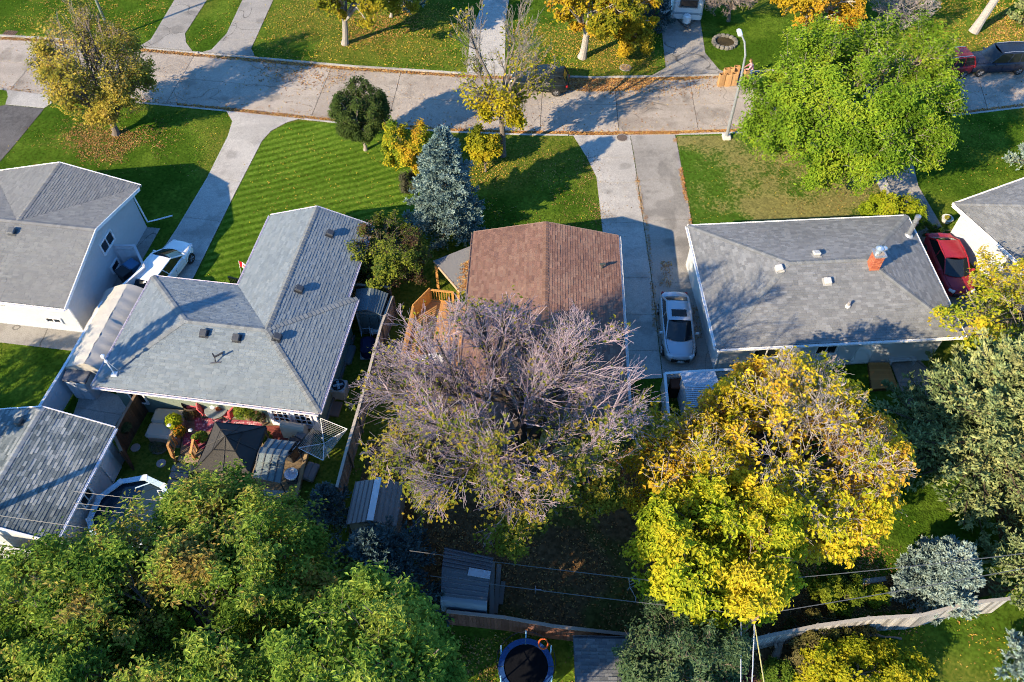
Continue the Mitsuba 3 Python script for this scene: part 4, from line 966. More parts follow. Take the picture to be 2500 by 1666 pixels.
# front yards
spruce('spruce', 'tall conical blue spruce on the front lawn beside the brown roofed house', (-3.86, 36.42, 0.00), 7.5, 2.3, BLUE, 23, n=210, m=28, q=11, blade=.17, curve=.78)
tree('lilac_bush', 'rounded bush with green, brown and yellow leaves between the L-shaped house and the blue spruce', (-6.83, 31.86, 0.00), (-6.9, 32.3, 2.2), (2.3, 2.9, 2.4), fork=.5, n1=10, n2=9, n3=7, n4=5, r0=.08, leaf=.14, per=6, cols=[(.12, .07, .045), (.10, .13, .03), (.14, .19, .03), (.27, .30, .04), (.09, .14, .03)], seed=17, cat='bush', low=-.6, cscale=.55, off=.1, r_twig=.008)
tree('young_tree', 'small dark green round tree with a short trunk at the top of the striped lawn', (-9.93, 44.17, 0.00), (-9.85, 44.3, 3.2), (2.1, 2.0, 2.3), fork=1.0, n1=12, n2=9, n3=6, n4=5, r0=.10, leaf=.14, per=8, cols=[(.045, .075, .022), (.075, .115, .03), (.11, .155, .04)], seed=18, lump=.2, low=-.9, off=.1, bark=(.3, .26, .23))
tree('young_tree', 'yellow and orange leaved young tree just behind the tip of the blue spruce', (-6.46, 41.47, 0.00), (-6.7, 41.6, 2.6), (1.55, 1.5, 2.5), fork=.9, n1=7, n2=8, n3=6, n4=5, r0=.08, leaf=.15, per=7, cols=[(.11, .18, .02), (.36, .38, .03), (.58, .44, .035), (.58, .34, .04)], seed=19, low=-.7, off=.1)
tree('bush', 'low greyish bush at the foot of the blue spruce', (-6.43, 40.28, 0.00), (-6.4, 40.0, .6), (.9, .9, .9), fork=.2, n1=6, n2=6, n3=5, n4=4, r0=.04, leaf=.11, per=5, cols=[(.08, .09, .05), (.13, .13, .08)], seed=20, cat='bush', low=-.2, off=.08, r_twig=.007)
def keep_5(p, rng): return np.clip(1.0 - (p[:, 2] - 3.2) / 3.6, .14, 1) * np.where(p[:, 2] < 8, 1, .4)
tree('ash_tree', 'slender half bare tree by the kerb with yellow leaves on its lower limbs', (-0.63, 43.61, 0.00), (-.7, 43.6, 6.6), (3.9, 3.0, 5.4), fork=4.0, n1=11, n2=8, n3=6, n4=4, r0=.17, leaf=.2, per=6, cols=[(.14, .18, .02), (.36, .33, .02), (.50, .38, .03)], keep=keep_5, twig=(.22, .195, .175), bark=(.17, .145, .125), seed=31, r_twig=.011, low=-.9, topz=.95, off=.18, up=.25, spread=.65, ratios=(.42, .5, .6), cscale=.4)
tree('young_tree', 'bushy yellow shoots at the foot of the slender half bare tree', (-1.76, 41.95, 0.00), (-1.75, 42.7, 1.7), (1.2, .9, 1.5), fork=.5, n1=6, n2=7, n3=5, n4=4, r0=.05, leaf=.19, per=6, cols=[(.16, .2, .02), (.38, .36, .025), (.50, .38, .03)], seed=32, low=-.5, off=.1, cat='bush', r_twig=.008)
tree('elm_tree', 'very large bright green tree by the street, right of the lamp post', (21.0, 41.6, 0), (20.3, 40.9, 5.8), (6.7, 5.8, 5.0), fork=2.2, n1=22, n2=10, n3=8, n4=7, r0=.32, leaf=.185, per=9, t0s=(.33, .28, .2), ratios=(.43, .5, .55), cols=[(.10, .18, .016), (.17, .28, .025), (.23, .35, .03), (.31, .39, .035)], seed=33, twig=GREYBARK, r_twig=.011, cscale=.6, lump=.45, off=.2, low=-.45, aspect=.5)
tree('linden_tree', 'olive and yellow half leafless tree by the near kerb at the far left', (-27.3, 45.8, 0), (-27.2, 46.7, 4.4), (3.7, 3.4, 4.4), fork=.9, n1=14, n2=10, n3=7, n4=5, r0=.20, leaf=.17, per=6, cols=[(.17, .17, .035), (.30, .27, .045), (.44, .36, .06), (.52, .38, .09)], keep=lambda p, rng: np.clip(1.05 - (p[:, 2] - 4.5) / 5.0, .25, 1), seed=34, twig=(.24, .2, .17), r_twig=.012, low=-.6, topz=.95, off=.2, up=.2, spread=.6)
# across the street
tree('maple_tree', 'yellow-green tree with a pale trunk and long shadow across the street', (-12.89, 56.78, 0.00), (-11.0, 55.6, 5.6), (3.9, 3.2, 2.8), fork=2.6, n1=9, n2=9, n3=7, n4=5, r0=.2, leaf=.24, per=6, cols=[(.11, .15, .02), (.26, .26, .025), (.42, .33, .03)], seed=35, bark=(.30, .28, .26), twig=GREYBARK, low=-.5, cscale=.4)
tree('young_tree', 'leaning young tree with yellow-green leaves near the spruce across the street', (-9.67, 60.58, 0.00), (-8.6, 58.9, 3.0), (2.0, 1.6, 1.6), fork=1.6, n1=7, n2=7, n3=6, n4=4, r0=.10, leaf=.2, per=6, cols=[(.11, .16, .02), (.3, .3, .03), (.40, .30, .03)], seed=36, bark=(.36, .33, .3), low=-.6)
spruce('spruce', 'blue spruce at the top edge across the street', (-8.84, 62.52, 0.00), 7.5, 2.2, BLUE, 37, n=80, m=12, q=7, blade=.28)
tree('maple_tree', 'bright yellow tree with a stout pale trunk across the street, left of the trailer driveway', (5.31, 54.98, 0.00), (6.3, 54.6, 5.0), (4.3, 3.4, 2.7), fork=2.2, n1=10, n2=9, n3=7, n4=6, r0=.24, leaf=.24, per=6, cols=[(.18, .2, .02), (.42, .34, .025), (.54, .38, .03), (.52, .30, .04)], seed=38, bark=(.33, .31, .29), twig=GREYBARK, low=-.5, cscale=.35)
tree('young_tree', 'small golden shrub at the lower right of the stout-trunked yellow tree', (10.21, 56.12, 0.00), (9.0, 54.9, 1.7), (1.6, 1.4, 1.6), fork=.8, n1=7, n2=7, n3=6, n4=4, r0=.07, leaf=.2, per=6, cols=[(.36, .3, .03), (.52, .36, .03)], seed=39, low=-.6, cat='shrub')
spruce('spruce', 'dark blue spruce beside the trailer driveway at the top edge', (11.03, 58.94, 0.00), 4.5, 1.5, DKBLUE, 40, n=60, m=12, q=7, blade=.25)
tree('maple_tree', 'golden orange tree at the top edge behind the large bright green tree', (22.28, 57.51, 0.00), (22.2, 55.4, 4.4), (3.8, 3.0, 2.4), fork=2.0, n1=9, n2=9, n3=7, n4=5, r0=.2, leaf=.22, per=6, cols=[(.40, .3, .025), (.54, .36, .03), (.56, .30, .04)], seed=41, bark=(.4, .37, .33), low=-.5, cscale=.35)
tree('bare_tree', 'leafless grey-brown tree hanging into the top edge beside the trailer', (17.2, 60.0, 0), (16.6, 59.0, 3.4), (2.9, 2.6, 2.6), fork=1.3, n1=10, n2=9, n3=6, n4=5, r0=.11, per=0, bark=(.2, .17, .15), twig=(.27, .225, .2), seed=42, low=-.7, r_twig=.014)
tree('bare_tree', 'leafless grey tree behind the right side of the large bright green tree', (30.65, 58.94, 0.00), (29.4, 57.6, 2.9), (2.8, 2.4, 2.4), fork=1.1, n1=10, n2=9, n3=6, n4=5, r0=.11, per=0, bark=(.22, .2, .18), twig=(.33, .30, .28), seed=43, low=-.7, r_twig=.014)
tree('bare_tree', 'tree with a leaning pale trunk at the top right, its bare crown out of view', (36.15, 58.42, 0.00), (40.5, 61.0, 11.5), (4.2, 4.0, 4.0), fork=6.5, n1=8, n2=8, n3=6, n4=4, r0=.26, per=0, bark=(.34, .32, .30), twig=GREYBARK, seed=44, lean=(.4, .0), r_twig=.014)
spruce('spruce', 'pale spruce at the top right corner', (40.51, 59.40, 0.00), 4.8, 1.6, OLIVE, 45, n=60, m=12, q=7, blade=.25)
tree('sapling', 'thin sapling with a few small leaves right of the large bright green tree', (29.99, 45.42, 0.00), (27.1, 45.2, 2.3), (.8, .8, 1.9), fork=.8, n1=5, n2=5, n3=4, n4=3, r0=.04, leaf=.12, per=3, cols=[(.07, .09, .03), (.12, .12, .04)], seed=46, bark=(.22, .18, .15), low=-.5, r_twig=.008)
tree('shrub', 'yellow-green shrub at the back corner of the grey hip roof house', (22.2, 37.1, 0), (23.3, 36.9, 1.1), (2.2, 1.2, 1.4), fork=.4, n1=8, n2=8, n3=6, n4=5, r0=.06, leaf=.15, per=7, cols=[(.16, .24, .02), (.28, .36, .02), (.40, .40, .03)], seed=47, cat='shrub', low=-.4, off=.1)
tree('shrub', 'small dark green round shrub beside the path to the red car', (27.60, 36.53, 0.00), (23.6, 35.6, .6), (.9, .8, .8), fork=.2, n1=7, n2=6, n3=5, n4=4, r0=.03, leaf=.10, per=6, cols=[(.05, .10, .02), (.10, .17, .03)], seed=48, cat='shrub', low=-.2, off=.07, twigs=False)
spruce('spruce', 'pale blue-green spruce at the right edge on the far right lawn', (34.16, 41.95, 0.00), 3.6, 1.5, BLUE[1:] + OLIVE[2:3], 49, n=60, m=12, q=7, blade=.2)
# right edge
def keep_r(p, rng): return np.full(len(p), .8)
tree('maple_tree', 'loose yellow-green tree at the right edge in front of the white house', (29.27, 28.79, 0.00), (26.0, 25.8, 4.2), (4.3, 4.5, 3.4), fork=1.8, n1=10, n2=9, n3=7, n4=5, r0=.15, leaf=.19, per=4, cols=[(.18, .25, .025), (.38, .40, .03), (.56, .46, .035), (.60, .42, .04)], seed=50, twig=GREYBARK, lump=.45, low=-.6, cscale=.5, off=.12)
spruce('spruce', 'very large olive spruce on the right, behind the yellow trees', (22.90, 20.16, 0.00), 8.8, 5.4, OLIVE, 51, n=230, m=28, q=10, blade=.25, curve=.8)
spruce('spruce', 'large olive spruce reaching in from the right edge below the white house', (22.5, 21.2, 0), 8.0, 3.6, OLIVE, 52, n=140, m=20, q=8, blade=.26, curve=.8)
spruce('spruce', 'olive spruce at the right edge at the end of the grey fence', (23.36, 14.07, 0.00), 4.6, 2.5, OLIVE[:3] + [(.2, .26, .18)], 53, n=110, m=18, q=9, blade=.22, curve=.8)
spruce('spruce', 'round pale blue spruce seen from above in front of the grey fence', (18.65, 13.69, 0.00), 3.4, 1.55, [(.15, .21, .195), (.22, .29, .265), (.30, .37, .335)], 54, n=170, m=24, q=9, blade=.17, curve=.55, z0=.3)
spruce('spruce', 'small pale blue spruce cut off by the bottom right corner', (21.76, 10.14, 0.00), 2.6, 1.3, BLUE[1:], 55, n=80, m=14, q=8, blade=.18)
tree('ash_tree', 'dark green feathery tree between the shingled shed roof and the grey fence', (7.0, 9.6, 0), (6.6, 9.5, 3.6), (2.6, 2.6, 3.0), fork=1.2, n1=9, n2=9, n3=7, n4=6, r0=.12, leaf=.16, per=7, cols=[(.07, .13, .06), (.12, .19, .09), (.18, .25, .12)], seed=56, low=-.5, aspect=.4, off=.12)
tree('shrub', 'large yellow-green shrub in front of the grey fence', (14.5, 10.1, 0), (14.3, 9.5, .9), (3.2, 1.7, 1.4), fork=.4, n1=10, n2=9, n3=7, n4=5, r0=.06, leaf=.15, per=7, cols=[(.22, .28, .02), (.38, .38, .025), (.48, .42, .03)], seed=57, cat='shrub', low=-.4, off=.1, twigs=False)
tree('shrub', 'brownish green shrub between the grey fence and the large yellow-green shrub', (16.87, 11.51, 0.00), (12.9, 11.6, .7), (1.3, .7, .9), fork=.3, n1=7, n2=7, n3=5, n4=4, r0=.04, leaf=.11, per=6, cols=[(.09, .11, .03), (.18, .15, .05)], seed=58, cat='shrub', low=-.2, off=.08)
for i_, (b_, e_, lab, cl) in enumerate([((14.24, 13.13, 0.00), (1.3, .8, 1.0), 'yellow-green shrub on the litter bed behind the grey fence, nearest the yellow tree', [(.12, .18, .02), (.26, .3, .03)]),
        ((14.90, 13.97, 0.00), (.6, .5, .6), 'small dark green shrub by the pale path behind the grey fence', [(.03, .07, .02), (.06, .11, .03)]), ((16.09, 13.22, 0.00), (.5, .4, .6), 'small bright green plant in the middle of the litter bed', [(.16, .22, .02), (.25, .3, .03)]),
        ((12.39, 10.47, 0.00), (1.1, .8, .9), 'pale brownish shrub left of the large yellow-green shrub', [(.14, .15, .06), (.22, .18, .08)]), ((11.05, 9.89, 0.00), (.7, .5, .7), 'low green plant at the bottom edge by the support cables', [(.06, .12, .02), (.14, .22, .03)]),
        ((9.31, 9.80, 0.00), (.6, .5, .7), 'purple-red leaved shrub at the bottom edge', [(.10, .03, .04), (.16, .06, .06)]), ((10.01, 12.94, 0.00), (1.2, 1.0, 1.2), 'dark green shrub in the shade under the yellow-green tree', [(.03, .06, .02), (.06, .10, .025)])]):
    tree('shrub', lab, b_, (b_[0], b_[1], e_[2] * .75), e_, fork=.2, n1=7, n2=6, n3=5, n4=4, r0=.03, leaf=.12, per=6, cols=cl, seed=60 + i_, cat='shrub', low=-.2, off=.08, twigs=False)
# trees just left of the frame whose shadows fall on the tent, the grey roof and the lawn
spruce('spruce', 'slim dark spruce left of the lower left garage', (-27.4, 18.0, 0), 12.0, 2.0, DKBLUE, 71, n=100, m=12, q=8, blade=.28)
tree('green_tree', 'green tree standing on the lawn at the left edge', (-33, 17.5, 0), (-33, 17.5, 5.6), (3.6, 3.6, 3.8), fork=1.8, n1=8, n2=8, n3=6, n4=5, r0=.2, leaf=.24, per=5, cols=GRN, seed=72, twigs=False)
# ---------------------------------------------------------------- helpers for things
import manifold3d as m3
UB = MB().box((0, 0, 0), (1, 1, 1), (1, 1, 1))
_ub = {}
def cube_ply(col, bsdf='vc'):
    key = (tuple(np.round(col, 4)), bsdf)
    if key not in _ub: _ub[key] = MB().box((0, 0, 0), (1, 1, 1), col).ply(bsdf)
    return _ub[key]

def piece(parent, name, c, s, col, X=(1, 0, 0), bsdf='vc', Z=(0, 0, 1), **kw):
    """one plank: centre, size along X, across, up"""
    X = unit(np.asarray(X, float)); Z = np.asarray(Z, float); Z = unit(Z - X * (Z @ X)); Y = np.cross(Z, X)
    return part(parent, name, cube_ply(col, bsdf), to_world=mat4(X * s[0], Y * s[1], Z * s[2], c), **kw)

def fence(name, label, pts, h, col, bw=.14, gap=.012, seed=0, post=2.4, rails=True, cap=True, thick=.022, side=1, lean=0., tones=5, postcol=None, var=.22, cat='fence', z0=.04, topcol=None, rail_side=-1):
    rng = np.random.default_rng(seed)
    k = thing(name, label, cat)
    cols = [tuple(np.array(col) * (1 - var + 2 * var * i / (tones - 1))) for i in range(tones)]
    pc = postcol or tuple(np.array(col) * .85); tc = topcol or tuple(np.array(col) * 1.1)
    pts = [np.array([p[0], p[1], 0.]) for p in pts]
    for a, b in zip(pts[:-1], pts[1:]):
        L = np.linalg.norm(b - a); d = (b - a) / L; s = np.array([-d[1], d[0], 0]) * side
        n = max(1, int(L / (bw + gap))); st = L / n
        for i in range(n):
            hh = h * (1 + rng.normal(0, .006))
            q = a + d * (i + .5) * st + [0, 0, z0 + hh / 2]
            piece(k, 'board', q, (st - gap, thick, hh), cols[int(rng.integers(tones))], d + s * rng.normal(0, .012), Z=(rng.normal(0, .004), rng.normal(0, .004), 1))
        m = max(1, round(L / post))
        for i in range(m + 1):
            q = a + d * L * i / m - s * .06 * rail_side * -1
            piece(k, 'post', q + [0, 0, (h + .06) / 2], (.09, .09, h + .06), pc, d)
        if rails:
            for z in (.35, h - .25):
                piece(k, 'rail', (a + b) / 2 + s * .035 * rail_side + [0, 0, z], (L, .04, .09), pc, d)
        if cap:
            m2 = max(1, round(L / 2.4))
            for i in range(m2):
                piece(k, 'cap', a + d * L * (i + .5) / m2 + [0, 0, z0 + h + .02], (L / m2 - .006, .14, .035), tuple(np.array(tc) * (.9 + .2 * rng.random())), d)
    return k

# ---------------------------------------------------------------- cars
def car(name, label, pos, ang, col, L=4.6, W=1.8, H=1.45, kind='sedan', cat='car', sunroof=False, rack=False, group=None, seats=(.03, .03, .03)):
    k = thing(name, label, cat, group)
    Lw = frame((pos[0], pos[1], pos[2] if len(pos) > 2 else 0), ang)
    suv = kind == 'suv'; hatch = kind == 'hatch'
    belt = H * (.60 if suv else .63); hood = H * (.60 if suv else .575); boot = H * (.6 if suv else .64)
    xf, xr = (L * .20, -L * .46) if suv else (L * .22, -L * .40)         # windscreen foot, rear window foot
    if hatch: xf, xr = L * .24, -L * .475
    rf, rr = (L * .05, -L * .37) if hatch else (L * .06, -L * .40) if suv else (L * .05, -L * .245)        # roof front and rear
    xs = np.array([-.4995, -.497, -.49, -.478, -.46, -.43, -.38, -.32, -.22, -.1, .02, .14, .22, .30, .36, .41, .44, .462, .478, .489, .496, .4985]) * L
    def half(x):
        t = abs(x) / (L / 2); return W / 2 * max(.02, 1 - t ** (6.5 if x > 0 else 9)) ** (.36 if x > 0 else .34) * (1 - .03 * t ** 2)
    def top(x):
        t = x / L
        if t > .20: return hood + (belt - hood) * 0 - (hood * .06) * ((t - .20) / .3) - hood * .22 * max(0, (t - .43) / .07) ** 2.2
        if t < (-.47 if suv or hatch else -.40): return boot - boot * .16 * max(0, (-t - .455) / .045) ** 2
        return belt
    V, F = [], []
    for x in xs:
        w, tz = half(x), top(x)
        e = max(0, abs(x) / (L / 2) - .9) / .1
        zb = .24 + .10 * e
        V += [[x, sy * y, z] for sy, ring in ((-1, [(w * .88, zb), (w * .98, .36 + .05 * e), (w, .55), (w * .965, tz - .10), (w * .86, tz - .015)]),) for y, z in ring] + [[x, 0, tz + .035]] + \
             [[x, y, z] for y, z in [(w * .86, tz - .015), (w * .965, tz - .10), (w, .55), (w * .98, .36 + .05 * e), (w * .88, zb)]]
    R = 11
    for i in range(len(xs) - 1):
        for j in range(R):
            a, b = i * R + j, i * R + (j + 1) % R
            F.append([a, a + R, b + R, b])
    V = np.array(V); F = np.array(F)
    F3 = np.vstack([F[:, [0, 1, 2]], F[:, [0, 2, 3]]])
    ends = []
    for s_ in (0, len(xs) - 1):
        for j in range(1, R - 1): ends.append([s_ * R, s_ * R + j, s_ * R + j + 1] if s_ == 0 else [s_ * R, s_ * R + j + 1, s_ * R + j])
    put(k + '__body', mikit.ply((Lw(V), np.vstack([F3, ends])), col, smooth=60))
    wb, wr = W / 2 * .875, W / 2 * .70
    bz, tz = belt - .03, H
    bf = [np.array([xf, s * wb * .93, bz]) for s in (-1, 1)]; br = [np.array([xr, s * wb * .92, bz if not suv else belt]) for s in (-1, 1)]
    tf = [np.array([rf, s * wr, tz - .05]) for s in (-1, 1)]; tr = [np.array([rr, s * wr * .97, tz - .06]) for s in (-1, 1)]
    def patch(a, b, c, d, bulge, n=6):
        u = np.linspace(0, 1, n)
        g = np.array([[(a * (1 - i) + b * i) * (1 - j) + (d * (1 - i) + c * i) * j + np.asarray(bulge) * (4 * i * (1 - i)) * (1 - .3 * j) for i in u] for j in u]).reshape(-1, 3)
        q = [[j * n + i, j * n + i + 1, (j + 1) * n + i + 1, (j + 1) * n + i] for j in range(n - 1) for i in range(n - 1)]
        return g, q
    def add_patch(nm, bs, *a, **kw):
        g, q = patch(*a); q = np.array(q)
        put(pnum(k + '__' + nm), mikit.ply((Lw(g), np.vstack([q[:, [0, 1, 2]], q[:, [0, 2, 3]]])), bs, smooth=True))
    add_patch('windscreen', 'glass_dark', bf[0], bf[1], tf[1], tf[0], (.26, 0, .0))
    add_patch('rear_window', 'glass_dark', br[1], br[0], tr[0], tr[1], (-.12 if not suv else -.03, 0, 0))
    for s in (0, 1):
        o = (-1, 1)[s]
        add_patch('side_window', 'glass_dark', br[s], bf[s], tf[s], tr[s], (0, o * .05, .0))
    u = np.linspace(0, 1, 9); g = []
    for i in u:
        for j in u:
            x = rr + (rf - rr) * i; w = wr * (1 - .03 * (1 - i))
            g.append([x, -w + 2 * w * j, tz - .055 + .055 * (1 - (2 * j - 1) ** 4) * (1 - .55 * abs(2 * i - 1) ** 3)])
    q = np.array([[a * 9 + b, (a + 1) * 9 + b, (a + 1) * 9 + b + 1, a * 9 + b + 1] for a in range(8) for b in range(8)])
    put(k + '__roof', mikit.ply((Lw(np.array(g)), np.vstack([q[:, [0, 1, 2]], q[:, [0, 2, 3]]])), col, smooth=True))
    mb = MB(Lw)
    for s in (0, 1):
        o = (-1, 1)[s]
        mb.tube([bf[s] + [.02, 0, -.02], tf[s] + [0, 0, .0]], .045, (1, 1, 1), 6); mb.tube([br[s] + [-.02, 0, -.02], tr[s]], .06, (1, 1, 1), 6)
        mb.tube([tf[s], (tf[s] + tr[s]) / 2 + [0, o * .03, .02], tr[s]], .04, (1, 1, 1), 6)
        mid = .48
        for m_ in ((.48,) if not suv else (.40, .68)):
            mb.tube([bf[s] * (1 - m_) + br[s] * m_ + [0, o * .05, 0], tf[s] * (1 - m_) + tr[s] * m_ + [0, o * .03, 0]], .035, (.02, .02, .02), 6)
    for i_ in range(len(mb.v)): put(pnum(k + '__pillar'), mikit.ply((mb.v[i_], mb.f[i_] - sum(len(x) for x in mb.v[:i_])), col))
    if sunroof:
        part(k, 'sunroof', MB(Lw).cbox((rf - .48, 0, tz + .0), (.5, .82, .03), (.01, .012, .014), .01), 'vc_satin')
    if rack:
        mb = MB(Lw)
        for s in (-1, 1): mb.tube([(rf - .1, s * wr * .93, tz + .02), ((rf + rr) / 2, s * wr * .93, tz + .07), (rr + .1, s * wr * .93, tz + .02)], .022, (.45, .46, .48), 6)
        part(k, 'roof_rail', mb, 'vc_metal')
    for sx in (.315 * L, -.30 * L):
        for s in (-1, 1):
            wy = s * (W / 2 - .10)
            M = rot(90, 0, 0)
            wk = part(k, 'wheel', MB(Lw).lathe((sx, wy, .32), [(.20, -.11), (.31, -.11), (.33, -.07), (.33, .07), (.31, .11), (.20, .11)], (.018, .018, .018), 22, M), 'vc_satin')
            mb = MB(Lw); mb.lathe((sx, wy + s * .045, .32), [(.215, -.06), (.22, .065), (.19, .06), (.05, .055), (0, .055)] if s < 0 else [(0, -.055), (.05, -.055), (.19, -.06), (.22, -.065), (.215, .06)], (.10, .10, .105), 20, M)
            for a in range(5):
                t = a * 2 * np.pi / 5
                mb.beam((sx + .04 * math.cos(t), wy + s * .115, .32 + .04 * math.sin(t)), (sx + .20 * math.cos(t), wy + s * .115, .32 + .20 * math.sin(t)), .06, .02, (.62, .63, .65))
            part(wk, 'rim', mb, 'vc_metal')
    for s in (-1, 1):
        y = s * half(.448 * L) * .80
        part(k, 'headlight', MB(Lw).cbox((.446 * L, y, hood * .83), (.36, .30, .13), (.50, .54, .58), .05, rz=-s * 38), 'glass_clear' if False else 'vc_satin')
        part(k, 'tail_light', MB(Lw).cbox((-.474 * L, s * half(-.468 * L) * .86, boot * .82), (.16, .32, .15), (.32, .012, .015), .03, rz=s * 16), 'vc_satin')
        part(k, 'mirror', MB(Lw).cbox((xf - .28, s * (W / 2 + .07), belt + .03), (.13, .2, .13), scene[col]['bsdf']['base_color']['value'], .03), 'vc_satin')
        for dx in (.02, -.20):
            part(k, 'door_handle', MB(Lw).box((dx * L, s * (W / 2 - .005), belt - .12), (.16, .03, .03), np.array(scene[col]['bsdf']['base_color']['value']) * .7 + .03), 'vc_satin')
    hx = np.linspace(xf + .12, L * .44, 8)
    for s in (-1, 1): part(k, 'panel_gap', MB(Lw).tube([(x, s * half(x) * .80, top(x) + .012) for x in hx], .009, (.01, .01, .01), 4, False))
    for dx in (.22, .0, -.2): part(k, 'panel_gap', MB(Lw).tube([(dx * L, -(half(dx * L) + .003), z) for z in (.32, .55, belt - .1)], .008, (.01, .01, .01), 4, False)); part(k, 'panel_gap', MB(Lw).tube([(dx * L, half(dx * L) + .003, z) for z in (.32, .55, belt - .1)], .008, (.01, .01, .01), 4, False))
    part(k, 'grille', MB(Lw).cbox((.488 * L, 0, .50), (.10, W * .55, .22), (.012, .012, .013), .03), 'vc_satin')
    part(k, 'number_plate', MB(Lw).box((.5 * L + .03, 0, .45), (.015, .32, .14), (.6, .62, .64)), 'vc_satin')
    mb = MB(Lw)
    for s in (-.32, .32): mb.beam((xf + .06, s - .3, belt + .03), (xf - .03, s + .25, belt + .075), .02, .012, (.02, .02, .02))
    part(k, 'wiper', mb, 'vc_satin')
    return k

def heading(a, b): return math.degrees(math.atan2(b[1] - a[1], b[0] - a[0]))
def mid(a, b, z=0.): return ((a[0] + b[0]) / 2, (a[1] + b[1]) / 2, z)
a_, b_ = (-20.93, 30.97, 0.50), (-19.88, 34.36, 0.50)
car('parked_car', 'white sedan parked nose to the street between the white fence and the L-shaped house', mid(a_, b_, .03), heading(a_, b_), 'paint_white', 4.6, 1.82, 1.5, 'hatch')
a_, b_ = (9.22, 30.42, 0.50), (9.06, 26.35, 0.50)
car('parked_car', 'silver sedan with a dark sunroof on the concrete driveway beside the hip roof house', mid(a_, b_, .03), heading(a_, b_), 'paint_silver', 4.7, 1.82, 1.45, sunroof=True)
a_, b_ = (25.73, 34.97, 0.50), (25.74, 31.16, 0.50)
car('parked_car', 'crimson sedan squeezed between the grey hip roof house and the white house', mid(a_, b_, .03), heading(a_, b_), 'paint_red', 4.75, 1.84, 1.45)
a_, b_ = (3.71, 51.09, 0.40), (0.36, 51.54, 0.40)
car('parked_car', 'dark green-black hatchback parked by the far kerb behind the half bare tree', mid(a_, b_, -.10), heading(a_, b_), 'paint_black', 4.2, 1.8, 1.58, 'suv')
a_, b_ = (33.41, 53.38, 0.40), (30.15, 52.76, 0.40)
car('parked_car', 'maroon sport utility car half hidden by the large bright green tree', mid(a_, b_, -.10), heading(a_, b_), 'paint_maroon', 4.5, 1.84, 1.66, 'suv', rack=True)
a_, b_ = (37.90, 53.90, 0.40), (34.15, 53.58, 0.40)
car('parked_car', 'navy sport utility car with roof rails parked at the top right kerb', mid(a_, b_, -.10), heading(a_, b_), 'paint_navy', 4.8, 1.92, 1.72, 'suv', rack=True)

# camper trailer
a_, b_ = (13.59, 58.52, 0.60), (14.41, 65.91, 0.60)
k = thing('camper_trailer', 'boxy pale camper trailer parked on the driveway at the top edge', 'trailer')
LT = frame(mid(a_, a_), heading(a_, b_))
mb = MB(LT); mb.cbox((3.6, 0, 1.65), (5.6, 2.3, 2.2), (.62, .66, .68), .12); part(k, 'body', mb, 'vc_satin')
part(k, 'roof', MB(LT).cbox((3.6, 0, 2.78), (5.4, 2.15, .08), (.50, .60, .66), .04), 'vc_satin')
part(k, 'air_conditioner', MB(LT).cbox((2.1, .1, 2.95), (.95, .75, .28), (.72, .74, .75), .08), 'vc_satin')
part(k, 'roof_vent', MB(LT).cbox((3.7, 0, 2.9), (.45, .45, .14), (.7, .72, .73), .05), 'vc_satin')
mb = MB(LT)
for s in (-1, 1): mb.beam((.85, s * .7, .5), (-.35, 0, .5), .08, .1, (.05, .05, .05))
part(k, 'drawbar', mb, 'vc_satin'); part(k, 'gas_bottle', MB(LT).lathe((.42, 0, .55), [(.0, 0), (.30, 0), (.32, .08), (.32, .5), (.22, .62), (0, .66)], (.68, .72, .75), 16), 'vc_satin')
for s in (-1, 1):
    part(k, 'wheel', MB(LT).lathe((3.9, s * 1.02, .34), [(0, -.1), (.34, -.1), (.34, .1), (0, .1)], (.02, .02, .02), 18, rot(90, 0, 0)), 'vc_satin')
    window(k, LT, (3.0, s * 1.15, 1.9), 1.1, .6, (0, s, 0), 2, (.1, .1, .1))
window(k, LT, (.8, 0, 1.9), 1.3, .6, (-1, 0, 0), 1, (.1, .1, .1))
part(k, 'stripe', MB(LT).box((3.6, 0, 1.05), (5.62, 2.32, .18), (.25, .33, .38)), 'vc_satin')

# ---------------------------------------------------------------- street furniture
k = thing('street_lamp', 'tall pale curved street lamp on the near kerb, left of the large bright green tree', 'street lamp')
b0 = np.array((14.72, 45.47, 0.00))
pts = b0 + np.array([[0, 0, 0], [.0, .02, 2.4], [.0, .05, 4.6], [-.04, .25, 6.2], [-.15, .7, 6.85], [-.3, 1.2, 7.05]])
part(k, 'pole', MB().tube(pts, [.12, .10, .085, .07, .06, .05], (.20, .22, .24), 12), 'vc_satin')
part(k, 'base', MB().cbox(b0 + [0, 0, .1], (.55, .55, .2), (.55, .53, .48), .04))
part(k, 'lamp_head', MB().cbox(b0 + [-.36, 1.5, 7.05], (.30, .70, .15), (.50, .54, .57), .06), 'vc_satin')
def wood_pole(name, label, pos, h, r, col, cat='utility pole', arm=None, lean=(0, 0)):
    k = thing(name, label, cat); p = np.array([pos[0], pos[1], 0.])
    part(k, 'pole', MB().tube([p, p + [lean[0], lean[1], h]], [r, r * .75], col, 12))
    if arm is not None:
        d = rot(0, 0, arm) @ np.array([1.1, 0, 0]); q = p + [lean[0], lean[1], h - .5]
        part(k, 'cross_arm', MB().beam(q - d, q + d, .1, .12, np.array(col) * .9))
        for t in (-.9, -.4, .4, .9): part(k, 'insulator', MB().lathe(q + d * t + [0, 0, .06], [(.05, 0), (.06, .06), (.03, .09), (.05, .14), (0, .18)], (.35, .2, .15), 8), 'vc_satin')
    return k, p + [lean[0], lean[1], h]
wood_pole('utility_pole', 'slim grey-green pole across the street at the top left', (-31.10, 57.62, 0.00), 9.5, .11, (.16, .19, .16))
